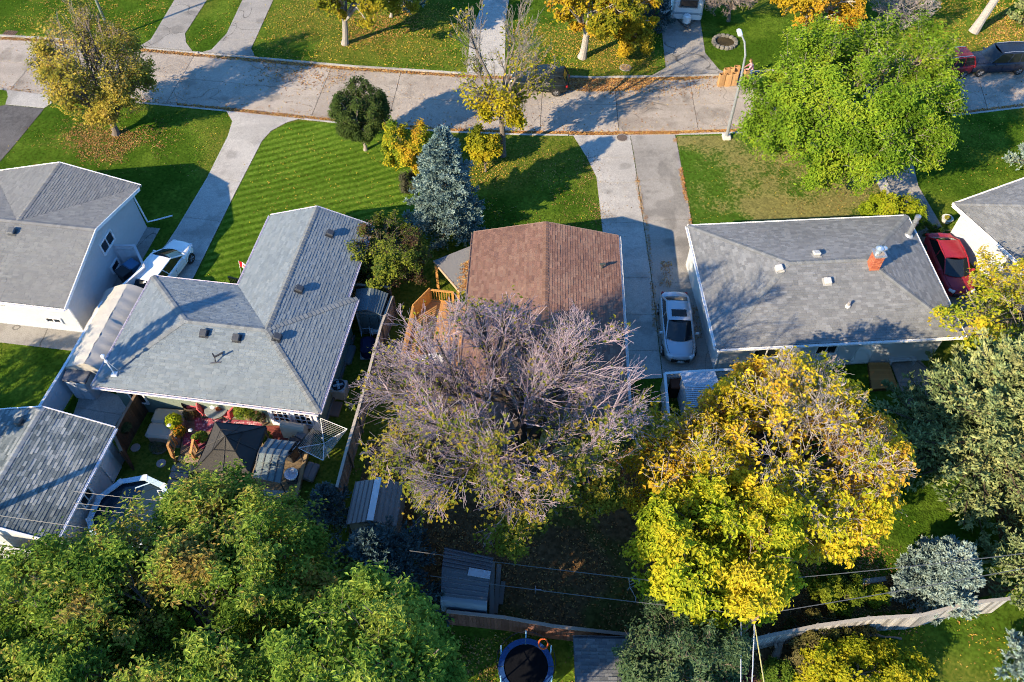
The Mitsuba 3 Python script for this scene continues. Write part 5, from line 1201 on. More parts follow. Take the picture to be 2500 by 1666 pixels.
for nm, lab, cat, pos, r, col, z in (('manhole_cover', 'round iron cover in the twin driveway just below the kerb', 'manhole cover', (7.56, 45.43, 0.03), .36, (.10, .075, .06), .03), ('manhole_cover', 'dark round cover among the leaves in the far gutter', 'manhole cover', (8.97, 52.06, -0.10), .40, (.05, .045, .04), -.098),
                                     ('manhole_cover', 'faint round cover in the lawn near the trailer driveway', 'manhole cover', (8.49, 53.66, 0.00), .38, (.16, .12, .09), .004)):
    k = thing(nm, lab, cat)
    part(k, 'frame', MB().lathe((pos[0], pos[1], z), [(r * 1.18, 0), (r * 1.18, .02), (r, .022)], (.32, .3, .27), 24))
    mb = MB().lathe((pos[0], pos[1], z), [(r, .0), (r, .018), (0, .018)], col, 24)
    for i in range(-3, 4): mb.box((pos[0] + i * r * .24, pos[1], z + .02), (.03, 2 * math.sqrt(max(0, (r * .85) ** 2 - (i * r * .24) ** 2)), .01), np.array(col) * 1.4)
    part(k, 'lid', mb, 'vc_satin')
k = thing('drain_grate', 'rusty grate in the grass at the top left corner', 'drain'); p = np.array((-39.28, 58.30, 0.00))
part(k, 'frame', MB().box(p + [0, 0, .01], (1.0, .6, .03), (.18, .12, .09), rz=-7))
for i in range(6): piece(k, 'bar', p + rot(0, 0, -7) @ np.array([-.4 + i * .16, 0, .035]), (.06, .5, .02), (.10, .07, .055), rot(0, 0, -7)[:, 0])
k = thing('fire_ring', 'round ring of pale stones on the lawn across the street', 'fire pit'); p = np.array((16.43, 56.95, 0.00)); rng = np.random.default_rng(2)
for i in range(16):
    t = i * 2 * np.pi / 16
    part(k, 'stone', MB().cbox(p + [.86 * math.cos(t), .86 * math.sin(t), .1], (.28, .30, .22 + .04 * rng.random()), np.array((.17, .165, .15)) * (.8 + .4 * rng.random()), .04, rz=math.degrees(t)))
part(k, 'ash_bed', MB().lathe(p, [(.75, .03), (.4, .06), (0, .05)], (.06, .05, .03), 20))
# paper leaf bags
rng = np.random.default_rng(9)
def leaf_bag(label, p, s=1.0, rz=0, group='paper yard bags at the far kerb'):
    k = thing('paper_bag', label, 'paper bag', group); p = np.array(p); c = np.array((.42, .25, .12)) * (.9 + .2 * rng.random())
    L_ = frame(p, rz); w, d, h = .185 * s, .14 * s, .88 * s
    rings = [(1, 1, 0), (1.02, 1.03, .3), (.98, 1.0, .65), (.96, .92, .9), (.93, .8, 1)]
    v = np.array([[x * w * a, y * d * b, z * h] for a, b, z in rings for x, y in ((-1, -1), (0, -1.06), (1, -1), (1.05, 0), (1, 1), (0, 1.06), (-1, 1), (-1.05, 0))])
    f = [[i * 8 + j, i * 8 + (j + 1) % 8, (i + 1) * 8 + (j + 1) % 8, (i + 1) * 8 + j] for i in range(4) for j in range(8)]
    mb = MB(L_).add(v, f, c); mb.add(np.array([[x * w * .9, y * d * .76, h * .82] for x, y in ((-1, -1), (1, -1), (1, 1), (-1, 1))]), [[0, 1, 2, 3]], (.10, .06, .03))
    part(k, 'sack', mb); return k
for i, (p, lab) in enumerate([((15.27, 51.61, -0.10), 'kraft paper yard bag, front left of the row by the lamp post'), ((15.77, 51.61, -0.10), 'kraft paper yard bag, front middle of the row by the lamp post'), ((16.22, 51.71, -0.10), 'kraft paper yard bag, front right of the row by the lamp post'),
                              ((15.71, 52.26, -0.10), 'kraft paper yard bag, back left of the row by the lamp post'), ((16.08, 52.32, -0.10), 'kraft paper yard bag, back middle of the row by the lamp post'), ((16.51, 52.57, -0.10), 'kraft paper yard bag, back right of the row by the lamp post')]):
    leaf_bag(lab, p, 1.12, rng.random() * 30 - 15)
leaf_bag('kraft paper yard bag standing against the legs of the person', (17.19, 52.26, -0.10), 1.0, 20)

# ---------------------------------------------------------------- person with the yard bags
def limb_solid(bones, refine=.03, it=6):
    parts_ = []
    for a, ra, b, rb in bones:
        parts_.append(m3.Manifold.batch_hull([m3.Manifold.sphere(ra, 16).translate(tuple(map(float, a))), m3.Manifold.sphere(rb, 16).translate(tuple(map(float, b)))]))
    m = m3.Manifold.batch_boolean(parts_, m3.OpType.Add).refine_to_length(refine)
    g = m.to_mesh(); t = trimesh.Trimesh(g.vert_properties[:, :3], g.tri_verts, process=True)
    trimesh.smoothing.filter_taubin(t, iterations=it)
    return np.array(t.vertices), np.array(t.faces)
k = thing('person', 'person in jeans and a checked top bending over a paper yard bag', 'person')
pp = np.array((17.51, 52.21, -0.10)); LP = frame(pp, 170)      # local +x is where the person faces
hip, chest, neck, head = [0, 0, .93], [.10, 0, 1.26], [.17, 0, 1.46], [.25, 0, 1.60]
sk = [(neck, .055, head, .075), (head, .085, [.255, 0, 1.66], .09), ([.29, 0, 1.58], .05, [.27, 0, 1.62], .06)]
for s in (-1, 1):
    sh, el, wr = [.13, s * .20, 1.38], [.27, s * .27, 1.12], [.48, s * .16, 1.0]
    sk += [(sh, .05, el, .042), (el, .042, wr, .028), (wr, .028, [.54, s * .13, .97], .036)]
    for i_, (o_, l_) in enumerate(((-.03, .07), (-.01, .085), (.01, .08), (.03, .065))): sk += [([.55, s * .13 + o_, .965], .011, [.55 + l_ * .7, s * .12 + o_, .955 - .01 * i_], .010), ([.55 + l_ * .7, s * .12 + o_, .955 - .01 * i_], .010, [.56 + l_ * .8, s * .11 + o_, .925], .008)]
    sk += [([.53, s * .10, .97], .013, [.58, s * .06, .965], .010)]
    sk += [([0, s * .09, .9], .08, [.02, s * .10, .5], .06), ([.02, s * .10, .5], .055, [-.02, s * .10, .1], .04), ([-.02, s * .1, .06], .045, [.12, s * .11, .04], .035), (sh, .05, chest, .1)]
sk += [(hip, .12, chest, .13), (chest, .13, neck, .07)]
v, f = limb_solid(sk, .035); put(k + '__body', cply(LP(v), f, np.tile((.42, .26, .19), (len(v), 1)), 'vc', True))
tops = [(hip, .135, chest, .15), (chest, .145, [.16, 0, 1.42], .085)]
jeans = [([0, 0, .95], .135, [0, 0, .9], .13)]
for s in (-1, 1):
    sh, el, wr = [.13, s * .20, 1.38], [.27, s * .27, 1.12], [.47, s * .165, 1.01]
    tops += [(sh, .066, el, .055), (el, .055, wr, .042), (sh, .066, chest, .13)]
    jeans += [([0, s * .09, .9], .10, [.02, s * .10, .5], .08), ([.02, s * .10, .5], .078, [-.02, s * .10, .12], .062)]
v, f = limb_solid(tops, .035)
chk = ((np.floor(v[:, 1] / .07) + np.floor(v[:, 2] / .07)) % 2)[:, None]
fc = chk[f[:, 0]]; vv = v[f].reshape(-1, 3); cc = np.repeat(fc * np.array((.55, .50, .52)) + (1 - fc) * np.array((.36, .08, .12)), 3, 0)
put(k + '__shirt', cply(LP(vv), np.arange(len(vv)).reshape(-1, 3), cc, 'vc'))
v, f = limb_solid(jeans, .04); put(k + '__jeans', cply(LP(v), f, np.tile((.06, .10, .20), (len(v), 1)), 'vc', True))
v, f = limb_solid([([.21, 0, 1.66], .095, [.25, 0, 1.70], .085), ([.19, 0, 1.6], .085, [.21, 0, 1.66], .09)], .03); put(k + '__hair', cply(LP(v), f, np.tile((.16, .10, .05), (len(v), 1)), 'vc', True))
mb = MB(LP)
for s in (-1, 1): mb.cbox((.04, s * .105, .04), (.28, .10, .08), (.05, .05, .055), .025); mb.lathe((.335, s * .032, 1.625), [(0, -.01), (.012, 0), (0, .01)], (.03, .02, .02), 8)
part(k, 'shoe', mb)

# ---------------------------------------------------------------- fences
GREYW = (.33, .30, .27)
fence('plank_fence', 'long weathered grey-brown plank fence between the L-shaped house and the bare tree', [(-6.62, 29.58, 1.75), (-7.03, 27.53, 1.75), (-7.41, 23.94, 1.75), (-7.93, 19.90, 1.75), (-8.14, 17.89, 1.75)], 1.7, (.225, .19, .155), .15, .02, 1, topcol=(.40, .36, .31), side=-1)
fence('plank_fence', 'short plank fence behind the grey garden shed', [(-8.73, 30.46, 1.75), (-6.79, 30.25, 1.75)], 1.7, (.20, .16, .12), .14, .012, 2, topcol=(.36, .32, .27))
fence('vinyl_fence', 'long white fence running down beside the white house and the tent', [(-20.90, 31.79, 1.75), (-22.50, 29.05, 1.75), (-23.08, 24.95, 1.75), (-23.64, 21.65, 1.75)], 1.7, (.60, .62, .66), .30, .004, 3, topcol=(.7, .72, .75), postcol=(.5, .52, .55), var=.05, side=1)
fence('vinyl_fence', 'short white fence closing the gap at the front of the white house', [(-23.14, 33.48, 1.75), (-21.93, 33.48, 1.75), (-20.90, 31.79, 1.75)], 1.7, (.60, .62, .66), .30, .004, 4, topcol=(.45, .45, .47), postcol=(.5, .52, .55), var=.05)
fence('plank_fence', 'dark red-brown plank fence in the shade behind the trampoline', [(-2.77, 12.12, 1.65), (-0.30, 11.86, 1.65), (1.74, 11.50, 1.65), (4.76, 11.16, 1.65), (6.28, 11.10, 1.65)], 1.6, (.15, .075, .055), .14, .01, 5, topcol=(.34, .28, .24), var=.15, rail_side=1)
fence('plank_fence', 'weathered silver-grey plank fence curving along the lower right garden', [(8.95, 10.68, 1.75), (10.65, 11.08, 1.75), (12.76, 11.49, 1.75), (14.96, 11.79, 1.75), (17.19, 11.92, 1.75), (19.35, 12.45, 1.75), (21.17, 12.63, 1.75)], 1.7, (.33, .32, .305), .15, .02, 6, topcol=(.33, .31, .28), var=.38, rail_side=1)
fence('plank_fence', 'dark brown plank fence with a gate beside the hot tub', [(-18.92, 23.16, 1.75), (-19.18, 21.94, 1.75), (-19.36, 20.76, 1.75), (-18.70, 19.81, 1.75)], 1.7, (.10, .065, .045), .14, .012, 7, topcol=(.22, .16, .12))
fence('plank_fence', 'pale grey plank fence behind the garage at the left edge', [(-23.78, 15.12, 1.80), (-22.61, 14.91, 1.80), (-20.90, 14.66, 1.80), (-19.18, 14.47, 1.80), (-16.96, 14.14, 1.80)], 1.75, (.40, .40, .38), .14, .012, 8, topcol=(.55, .54, .52), rail_side=1)
fence('dog_run_fence', 'low white fence round the yard with the white shed', [(7.79, 22.05, 1.50), (7.89, 24.55, 1.50), (9.86, 24.71, 1.50), (11.68, 24.81, 1.50)], 1.45, (.55, .58, .60), .14, .03, 9, topcol=(.62, .66, .68), postcol=(.5, .53, .55), var=.08)
k = thing('utility_pole', 'stout weathered wooden pole leaning behind the left end of the grey fence', 'utility pole'); a_ = np.array((9.45, 11.40, 0.00)); b_ = np.array((9.08, 10.59, 5.60))
part(k, 'pole', MB().tube([a_, b_], [.20, .15], (.26, .20, .15), 14)); part(k, 'insulator', MB().lathe(b_ + [.02, -.02, 0], [(.05, -.02), (.08, .04), (.05, .1), (.08, .16), (0, .2)], (.42, .08, .06), 10), 'vc_satin')
def wire(name, label, pts, sag=.3, r=.012, col=(.10, .105, .11), cat='cable', group=None, n=14):
    k = thing(name, label, cat, group); a, b = (np.array(p, float) for p in pts)
    t = np.linspace(0, 1, n)[:, None]
    q = a * (1 - t) + b * t - np.array([0, 0, 4 * sag]) * t * (1 - t)
    return put(k, MB().tube(q, r, col, 5).ply('vc_satin'))
for i_, (p_, q_, lab) in enumerate([(b_, (21.83, 12.78, 5.60), 'grey overhead cable running to the right edge from the wooden pole, lower strand'), ((10.92, 11.96, 5.80), (21.89, 13.18, 5.80), 'thin overhead cable crossing the pale blue spruce, upper strand'),
        (b_, (-3.19, 12.26, 5.20), 'overhead cable running left over the shaded back yard from the wooden pole'), ((9.26, 11.40, 5.80), (-4.01, 13.12, 5.60), 'faint upper cable over the shaded back yard'),
        ((-15.44, 14.26, 4.60), (-22.39, 15.26, 4.60), 'pale cable crossing the lower end of the garage roof'), ((-14.39, 15.83, 4.40), (-18.71, 16.31, 4.40), 'cable above the pool, uppermost of the three strands'), ((-14.27, 15.36, 4.40), (-18.54, 15.77, 4.40), 'cable above the pool, middle one of the three strands'), ((-14.22, 15.14, 4.40), (-18.46, 15.55, 4.40), 'cable above the pool, lowest of the three strands')]):
    wire('overhead_cable', lab, (p_, q_), .15 if i_ < 4 else .06, .016 if i_ < 4 else .012, (.09, .095, .10) if i_ < 4 else (.26, .25, .23))
for p_, q_, lab, c_ in (((8.60, 10.45, 5.20), (7.93, 7.41, 5.80), 'taut pale support cable at the bottom edge, left of the three', (.5, .52, .55)), ((9.03, 10.31, 5.40), (8.30, 7.41, 5.80), 'taut pale support cable at the bottom edge, middle of the three', (.55, .57, .6)), ((9.04, 10.26, 5.40), (8.87, 7.41, 5.80), 'taut support cable with yellow sleeves at the bottom edge, right of the three', (.50, .46, .2))):
    wire('support_cable', lab, (p_, q_), 0.0, .022, c_)
wood_pole('utility_pole', 'tall wooden pole just left of the frame whose shadow crosses the garage roof', (-24.9, 13.9, 0), 9.0, .17, (.2, .16, .12), arm=40)

# ---------------------------------------------------------------- tent, cabinet, patio left of the L-shaped house
k = thing('storage_tent', 'long beige fabric storage tent between the white fence and the L-shaped house', 'tent')
tn, ts = np.array((-21.08, 29.96, 2.35)), np.array((-21.74, 24.51, 2.35))
dT = ts - tn; LenT = np.linalg.norm(dT); LTn = frame((tn[0], tn[1], 0), math.degrees(math.atan2(dT[1], dT[0])))
rng = np.random.default_rng(4); nx = 26
def tent_row(prof, y0=0, y1=1):
    v = []
    for i in range(nx):
        x = LenT * i / (nx - 1); s_ = .035 * math.sin(i / (nx - 1) * 4 * np.pi * 2) ** 2
        for y, z in prof: v.append([x + .02 * rng.normal(), y + .015 * rng.normal(), z - s_ * (abs(y) > .1) - s_ * .4 + .012 * rng.normal()])
    m = len(prof); f = [[i * m + j, i * m + j + 1, (i + 1) * m + j + 1, (i + 1) * m + j] for i in range(nx - 1) for j in range(m - 1)]
    return np.array(v), f
ROOFP = [(-1.62, 1.55), (-1.25, 1.83), (-.8, 2.08), (-.4, 2.25), (0, 2.38), (.4, 2.25), (.8, 2.08), (1.25, 1.83), (1.62, 1.55)]
for h_ in (ROOFP[:5], ROOFP[4:]): part(k, 'roof_panel', MB(LTn).add(*tent_row(h_), (.40, .39, .365)), 'vc', True)
for s in (-1, 1): part(k, 'side_wall', MB(LTn).add(*tent_row([(s * 1.60, 1.55), (s * 1.64, 1.0), (s * 1.62, .5), (s * 1.6, .05)]), (.38, .37, .345)), 'vc', True)
for x_ in (.03, LenT - .03): part(k, 'end_wall', MB(LTn).add([[x_, y, z] for y, z in ROOFP] + [[x_, 1.6, .05], [x_, -1.6, .05]], [[0, 1, 10, 10], [1, 2, 10, 10], [2, 3, 10, 10], [3, 4, 10, 10], [4, 9, 10, 10], [4, 5, 9, 9], [5, 6, 9, 9], [6, 7, 9, 9], [7, 8, 9, 9]], (.38, .37, .345)))
k = thing('storage_cabinet', 'pale grey resin cabinet with a dark sloping lid at the corner of the L-shaped house', 'cabinet'); p = np.array((-22.36, 24.29, 0.00)); Lc = frame(p, YW2)
part(k, 'body', MB(Lc).cbox((0, .1, .8), (1.15, .9, 1.6), (.46, .5, .54), .04), 'vc_satin'); part(k, 'lid', MB(Lc).cbox((0, .15, 1.66), (1.3, 1.05, .1), (.10, .105, .12), .04, rx=6), 'vc_satin')
for s in (-1, 1): part(k, 'door', MB(Lc).cbox((s * .27, -.36, .8), (.5, .04, 1.4), (.50, .54, .58), .02), 'vc_satin')
k = struct('patio', 'concrete patio beside the garage')
put(k, MB().sheet(P2((-22.83, 24.87, 0.00), (-20.01, 23.95, 0.00), (-20.50, 21.82, 0.00), (-22.75, 22.19, 0.00)), .010, (.2, .2, .2)).ply('vc'))
slabs(k, cut(P2((-22.83, 24.87, 0.00), (-20.01, 23.95, 0.00), (-20.50, 21.82, 0.00), (-22.75, 22.19, 0.00)), [LineString([(-23.59, 23.57, 0.00)[:2], (-19.52, 22.81, 0.00)[:2]])]), .0, .04, 'drive_concrete', .01)
for i_, (x, y, c_, lab) in enumerate(((302, 652, (.02, .025, .03), 'black wheelie bin beside the white sedan'), (322, 640, (.05, .14, .26), 'blue wheelie bin beside the white sedan'))):
    k = thing('wheelie_bin', lab, 'bin'); p = np.array(((-22.49, 32.18, 0.00), (-22.20, 32.69, 0.00))[i_]); Lb = frame(p, 55)
    v = np.array([[a * .27, b * .27, 0.06] for a, b in ((-1, -1), (1, -1), (1, 1), (-1, 1))] + [[a * .33, b * .36, .98] for a, b in ((-1, -1), (1, -1), (1, 1), (-1, 1))])
    part(k, 'body', MB(Lb).add(v, [[0, 1, 5, 4], [1, 2, 6, 5], [2, 3, 7, 6], [3, 0, 4, 7], [0, 3, 2, 1]], c_), 'vc_satin')
    part(k, 'lid', MB(Lb).cbox((0, 0, 1.02), (.72, .78, .07), np.array(c_) * 1.3, .03), 'vc_satin')
    for s in (-1, 1): part(k, 'wheel', MB(Lb).lathe((s * .27, -.28, .12), [(0, -.03), (.12, -.03), (.12, .03), (0, .03)], (.02, .02, .02), 12, rot(0, 90, 0)), 'vc_satin')
# front porch rail and flag of the L-shaped house
k = thing('porch_railing', 'short dark wooden railing at the front corner of the L-shaped house', 'railing')
ra, rb = np.array((-16.36, 31.77, 0.95)), np.array((-15.56, 31.52, 0.95)); dd = rb - ra
piece(k, 'top_rail', (ra + rb) / 2 - [0, 0, 0], (np.linalg.norm(dd), .09, .05), (.11, .09, .06), dd); piece(k, 'bottom_rail', (ra + rb) / 2 - [0, 0, .75], (np.linalg.norm(dd), .06, .05), (.10, .08, .055), dd)
for i in range(7): piece(k, 'baluster', ra + dd * (i + .3) / 7 - [0, 0, .40], (.05, .05, .74), (.10, .08, .055))
k = thing('flag', 'small red and white maple leaf flag on a white stick', 'flag'); p = np.array((-15.58, 31.83, 1.30)); 
part(k, 'stick', MB().tube([p - [0, 0, .35], p + [.18, -.02, .95]], .015, (.7, .7, .68), 6))
def cloth(u, w): 
    o = p + np.array([.18, -.02, .92]) * 1.0
    return o + np.array([.55, -.10, -.28]) * u[:, None] + np.array([-.06, 0, -.42]) * w[:, None] + np.array([.02, .10, 0]) * (np.sin(u * 7 + w * 2) * u)[:, None]
def flag_part(nm, u0, u1, col, n=5):
    u, w = np.meshgrid(np.linspace(u0, u1, n), np.linspace(0, 1, n), indexing='ij'); v = cloth(u.ravel(), w.ravel())
    q = [[i * n + j, i * n + j + 1, (i + 1) * n + j + 1, (i + 1) * n + j] for i in range(n - 1) for j in range(n - 1)]
    part(k, nm, MB().add(v, q, col))
flag_part('red_band', 0, .27, (.55, .02, .03)); flag_part('white_field', .27, .73, (.72, .7, .7)); flag_part('red_band', .73, 1, (.55, .02, .03))
ml = np.array([(0, -1), (.06, -.5), (.5, -.6), (.4, -.38), (.85, 0), (.7, .08), (.78, .35), (.5, .28), (.42, .42), (.2, .15), (.28, .75), (.12, .65), (0, 1)]); ml = np.vstack([ml, ml[-2:0:-1] * [-1, 1]])
mv, mf = trimesh.creation.triangulate_polygon(Polygon(ml), engine='earcut')
for o_ in (-.012, .012):
    part(k, 'leaf_emblem', MB().add(cloth(.5 + mv[:, 0] * .17, .5 - mv[:, 1] * .36) + [0, o_, 0], mf, (.55, .02, .03)))

# ---------------------------------------------------------------- deck of the L-shaped house
DZ = .45
deck_poly = P2((-16.72, 23.40, 0.45), (-10.06, 22.57, 0.45), (-10.37, 17.49, 0.45), (-13.74, 18.03, 0.45), (-15.57, 20.33, 0.45), (-16.46, 20.46, 0.45))
k = thing('wooden_deck', 'weathered wooden back deck with steps behind the L-shaped house, carrying the dark canopy', 'deck')
e_ = L2(np.array([[0, 0, 0], [1., 0, 0], [0, 1, 0]])); ux, uy = (e_[1] - e_[0])[:2], (e_[2] - e_[0])[:2]; rng = np.random.default_rng(12)
cx, cy = deck_poly.centroid.coords[0]
for i in range(-40, 40):
    o = np.array([cx, cy]) + uy * i * .146
    st = Polygon([o - ux * 12, o + ux * 12, o + ux * 12 + uy * .138, o - ux * 12 + uy * .138]).intersection(deck_poly)
    for g in getattr(st, 'geoms', [st]):
        if g.geom_type == 'Polygon' and g.area > .02: part(k, 'board', MB().prism(g, DZ - .03, DZ + .004 * rng.random(), np.array((.21, .16, .105)) * (.7 + .5 * rng.random())))
part(k, 'frame', MB().prism(deck_poly.buffer(-.04), .0, DZ - .035, (.13, .09, .055)))
dc = np.array(deck_poly.exterior.coords)
for a, b in zip(dc[:-1], dc[1:]):
    d = b - a; piece(k, 'skirt', np.array([*(a + b) / 2, .24]), (np.linalg.norm(d), .04, .40), (.24, .17, .10), (*d, 0))
ea, eb = np.array((-10.05, 22.54, 0.50)), np.array((-10.35, 17.47, 0.50)); piece(k, 'edge_beam', (ea + eb) / 2 + [0, 0, .02], (np.linalg.norm(ea - eb), .16, .12), (.36, .26, .15), ea - eb)
for i in range(2):
    a, b = np.array((-16.47, 20.45, 0.40)), np.array((-15.53, 20.26, 0.40)); dd = b - a; n_ = np.array([dd[1], -dd[0], 0]); n_ /= np.linalg.norm(n_)
    piece(k, 'step', (a + b) / 2 + n_ * (.18 + .34 * i) - [0, 0, .14 + .14 * i], (np.linalg.norm(dd) + .1, .32, .05), (.30, .23, .16), dd)
def railing(parent, a, b, h, col, nb=5):
    a, b = np.array(a, float), np.array(b, float); dd = b - a
    piece(parent, 'rail', (a + b) / 2 + [0, 0, h], (np.linalg.norm(dd) + .1, .12, .05), col, dd)
    piece(parent, 'rail', (a + b) / 2 + [0, 0, .12], (np.linalg.norm(dd), .05, .06), np.array(col) * .9, dd)
    for q in (a, b): piece(parent, 'post', q + [0, 0, h / 2], (.10, .10, h), np.array(col) * .95)
    for i in range(nb): piece(parent, 'baluster', a + dd * (i + .5) / nb + [0, 0, h / 2], (.04, .04, h - .1), np.array(col) * .8)
OR = (.40, .22, .09)
railing(k, (-16.75, 20.96, 0.45), (-16.76, 20.37, 0.45), .9, OR, 3); railing(k, (-16.77, 20.35, 0.40), (-16.68, 20.12, 0.00), .85, OR, 3); railing(k, (-15.62, 20.70, 0.45), (-15.73, 20.20, 0.10), .85, OR, 3)
def garden_lamp(lab, p):
    k = thing('solar_lamp', lab, 'lamp'); p = np.array(p, float)
    part(k, 'cap', MB().lathe(p, [(.05, 0), (.07, .05), (.11, .09), (.02, .15), (0, .15)], (.55, .58, .6), 10), 'vc_satin')
garden_lamp('silver solar cap on the left stair post of the deck', np.array((-16.92, 21.42, 1.40))); garden_lamp('silver solar cap on the right stair post of the deck', np.array((-15.80, 21.14, 1.40)))
for i, (x, y) in enumerate(((0, 0),) * 1): pass
for p, lab in (((-16.40, 19.80, 0.00), 'first and longest'), ((-16.40, 19.41, 0.00), 'second'), ((-16.40, 19.00, 0.00), 'third'), ((-16.45, 18.65, 0.00), 'last')):
    k = thing('stepping_stone', 'rectangular stepping stone in the lawn, ' + lab + ' from the deck steps', 'paving stone', 'stepping stones from the deck steps'); part(k, 'stone', MB().cbox(np.array(p) + [0, 0, .02], (.95, .36, .05), (.26, .235, .21), .02, rz=-9))
for p, lab in (((-18.99, 21.01, 0.00), 'round pale stepping stone beside the brown fence'), ((-17.46, 20.12, 0.00), 'round stepping stone in the dark lawn near the deck steps')):
    k = thing('stepping_stone', lab, 'paving stone'); part(k, 'stone', MB().lathe(np.array(p), [(.24, 0), (.24, .04), (.2, .05), (0, .05)], (.34, .30, .28), 14))
# canopy
k = thing('garden_canopy', 'square charcoal fabric canopy with a pointed top on the deck', 'canopy')
cs = [np.array(q) for q in ((-14.18, 20.87, 2.70), (-11.69, 20.62, 2.70), (-11.98, 18.06, 2.70), (-14.54, 18.29, 2.70))]; ap = np.mean(cs, 0) + [0, 0, 1.05]
for i in range(4):
    a, b = cs[i], cs[(i + 1) % 4]; n = 9; V = []
    for r in np.linspace(0, 1, n):
        for t in np.linspace(0, 1, n):
            q = a * (1 - t) + b * t; q = q * (1 - r) + ap * r
            V.append(q - [0, 0, .16 * (4 * t * (1 - t)) * (1 - r) * (.4 + r)] - [0, 0, .18 * r * (1 - r)])
    F = [[r * n + t, r * n + t + 1, (r + 1) * n + t + 1, (r + 1) * n + t] for r in range(n - 1) for t in range(n - 1)]
    part(k, 'fabric', MB().add(np.array(V), F, (.060, .058, .056)), 'vc', True)
    m = (a + b) / 2
    part(k, 'seam', MB().tube([m - [0, 0, .05], (m + ap) / 2 - [0, 0, .09 - .0], ap + [0, 0, .01]], .016, (.085, .085, .085), 5))
    part(k, 'seam', MB().tube([a + [0, 0, .01], (a + ap) / 2 - [0, 0, .03], ap + [0, 0, .015]], .02, (.03, .03, .032), 5))
    part(k, 'valance', MB().add(np.array([a, b, b - [0, 0, .22], a - [0, 0, .22]]), [[0, 1, 2, 3]], (.055, .053, .05)))
    c_ = a * .93 + ap * .07
    part(k, 'post', MB().tube([[c_[0], c_[1], DZ], [c_[0], c_[1], 2.68]], .05, (.05, .05, .05), 8), 'vc_satin')
tier = [ap + (c - ap) * .42 + [0, 0, .12] for c in cs]; 
for i in range(4): part(k, 'upper_seam', MB().tube([tier[i] - [0, 0, .1], tier[(i + 1) % 4] - [0, 0, .1]], .014, (.035, .035, .036), 5))
# grill shelter with ribbed steel roof
k = thing('grill_shelter', 'metal grill shelter with a two-tier ribbed grey steel roof beside the canopy', 'shelter')
def q4(a, b, c, d): return [np.array(x, float) for x in (a, b, c, d)]
tiers = [q4((-11.53, 20.09, 2.45), (-10.24, 19.91, 2.45), (-10.40, 19.18, 2.75), (-11.64, 19.38, 2.75)), q4((-11.64, 19.33, 2.95), (-10.32, 19.16, 2.95), (-10.34, 18.78, 3.08), (-11.64, 18.95, 3.08)),
         q4((-11.64, 18.95, 3.08), (-10.34, 18.78, 3.08), (-10.44, 18.45, 2.90), (-11.72, 18.60, 2.90)), q4((-11.74, 18.77, 2.80), (-10.45, 18.60, 2.80), (-10.58, 17.76, 2.40), (-11.87, 18.05, 2.40))]
for q in tiers:
    pk = part(k, 'roof_panel', MB().slab(q, .03, (.15, .19, .21)))
    for i in range(5):
        t = i / 4; a, b = q[0] * (1 - t) + q[1] * t, q[3] * (1 - t) + q[2] * t
        part(pk, 'rib', MB().beam(a + [0, 0, .02], b + [0, 0, .02], .045, .04, (.07, .08, .09)), 'vc_satin')
for q in (tiers[0][0], tiers[0][1], tiers[3][2], tiers[3][3]): part(k, 'post', MB().tube([[q[0], q[1], DZ], q - [0, 0, .05]], .04, (.06, .06, .065), 8), 'vc_satin')
a, b = tiers[3][3], tiers[3][2]; part(k, 'shelf', MB().beam((a + b) / 2 * [1, 1, 0] + [-.9, 0, 1.3], (a + b) / 2 * [1, 1, 0] + [.9, -.2, 1.3], .35, .04, (.25, .24, .23)), 'vc_satin')
k = thing('covered_grill', 'barbecue under a fitted beige cover at the end of the red mat', 'barbecue'); p = np.array((-10.82, 21.41, 0.45)); Lg = frame(p, YW2 - 4)
prof = [(-.34, 0), (-.35, .75), (-.30, 1.0), (-.15, 1.14), (.05, 1.17), (.25, 1.10), (.34, .9), (.36, 0)]
V = np.array([[x, y * .62 + .0, z] for x in (-.62, .62) for y, z in prof]); m = len(prof)
part(k, 'cover', MB(Lg).add(np.vstack([V]), np.array([[i, i + 1, m + i + 1, m + i] for i in range(m - 1)]), (.40, .37, .33)).add(V, np.array([[0, i + 1, i] for i in range(1, m - 1)] + [[m, m + i, m + i + 1] for i in range(1, m - 1)]), (.34, .32, .29)))
k = thing('grill', 'black barbecue with a closed lid under the open end of the grill shelter', 'barbecue'); p = np.array((-10.72, 20.42, 0.45)); Lg = frame(p, 60)
part(k, 'cabinet', MB(Lg).cbox((0, 0, .42), (1.0, .5, .8), (.03, .03, .033), .03), 'vc_satin'); part(k, 'lid', MB(Lg).cbox((0, 0, .98), (.7, .52, .32), (.02, .02, .022), .10), 'vc_satin')
for s in (-1, 1): part(k, 'side_shelf', MB(Lg).box((s * .65, 0, .84), (.35, .45, .04), (.12, .12, .125)), 'vc_satin')
part(k, 'handle', MB(Lg).tube([(-.28, -.3, 1.0), (.28, -.3, 1.0)], .02, (.5, .5, .5), 6), 'vc_metal')
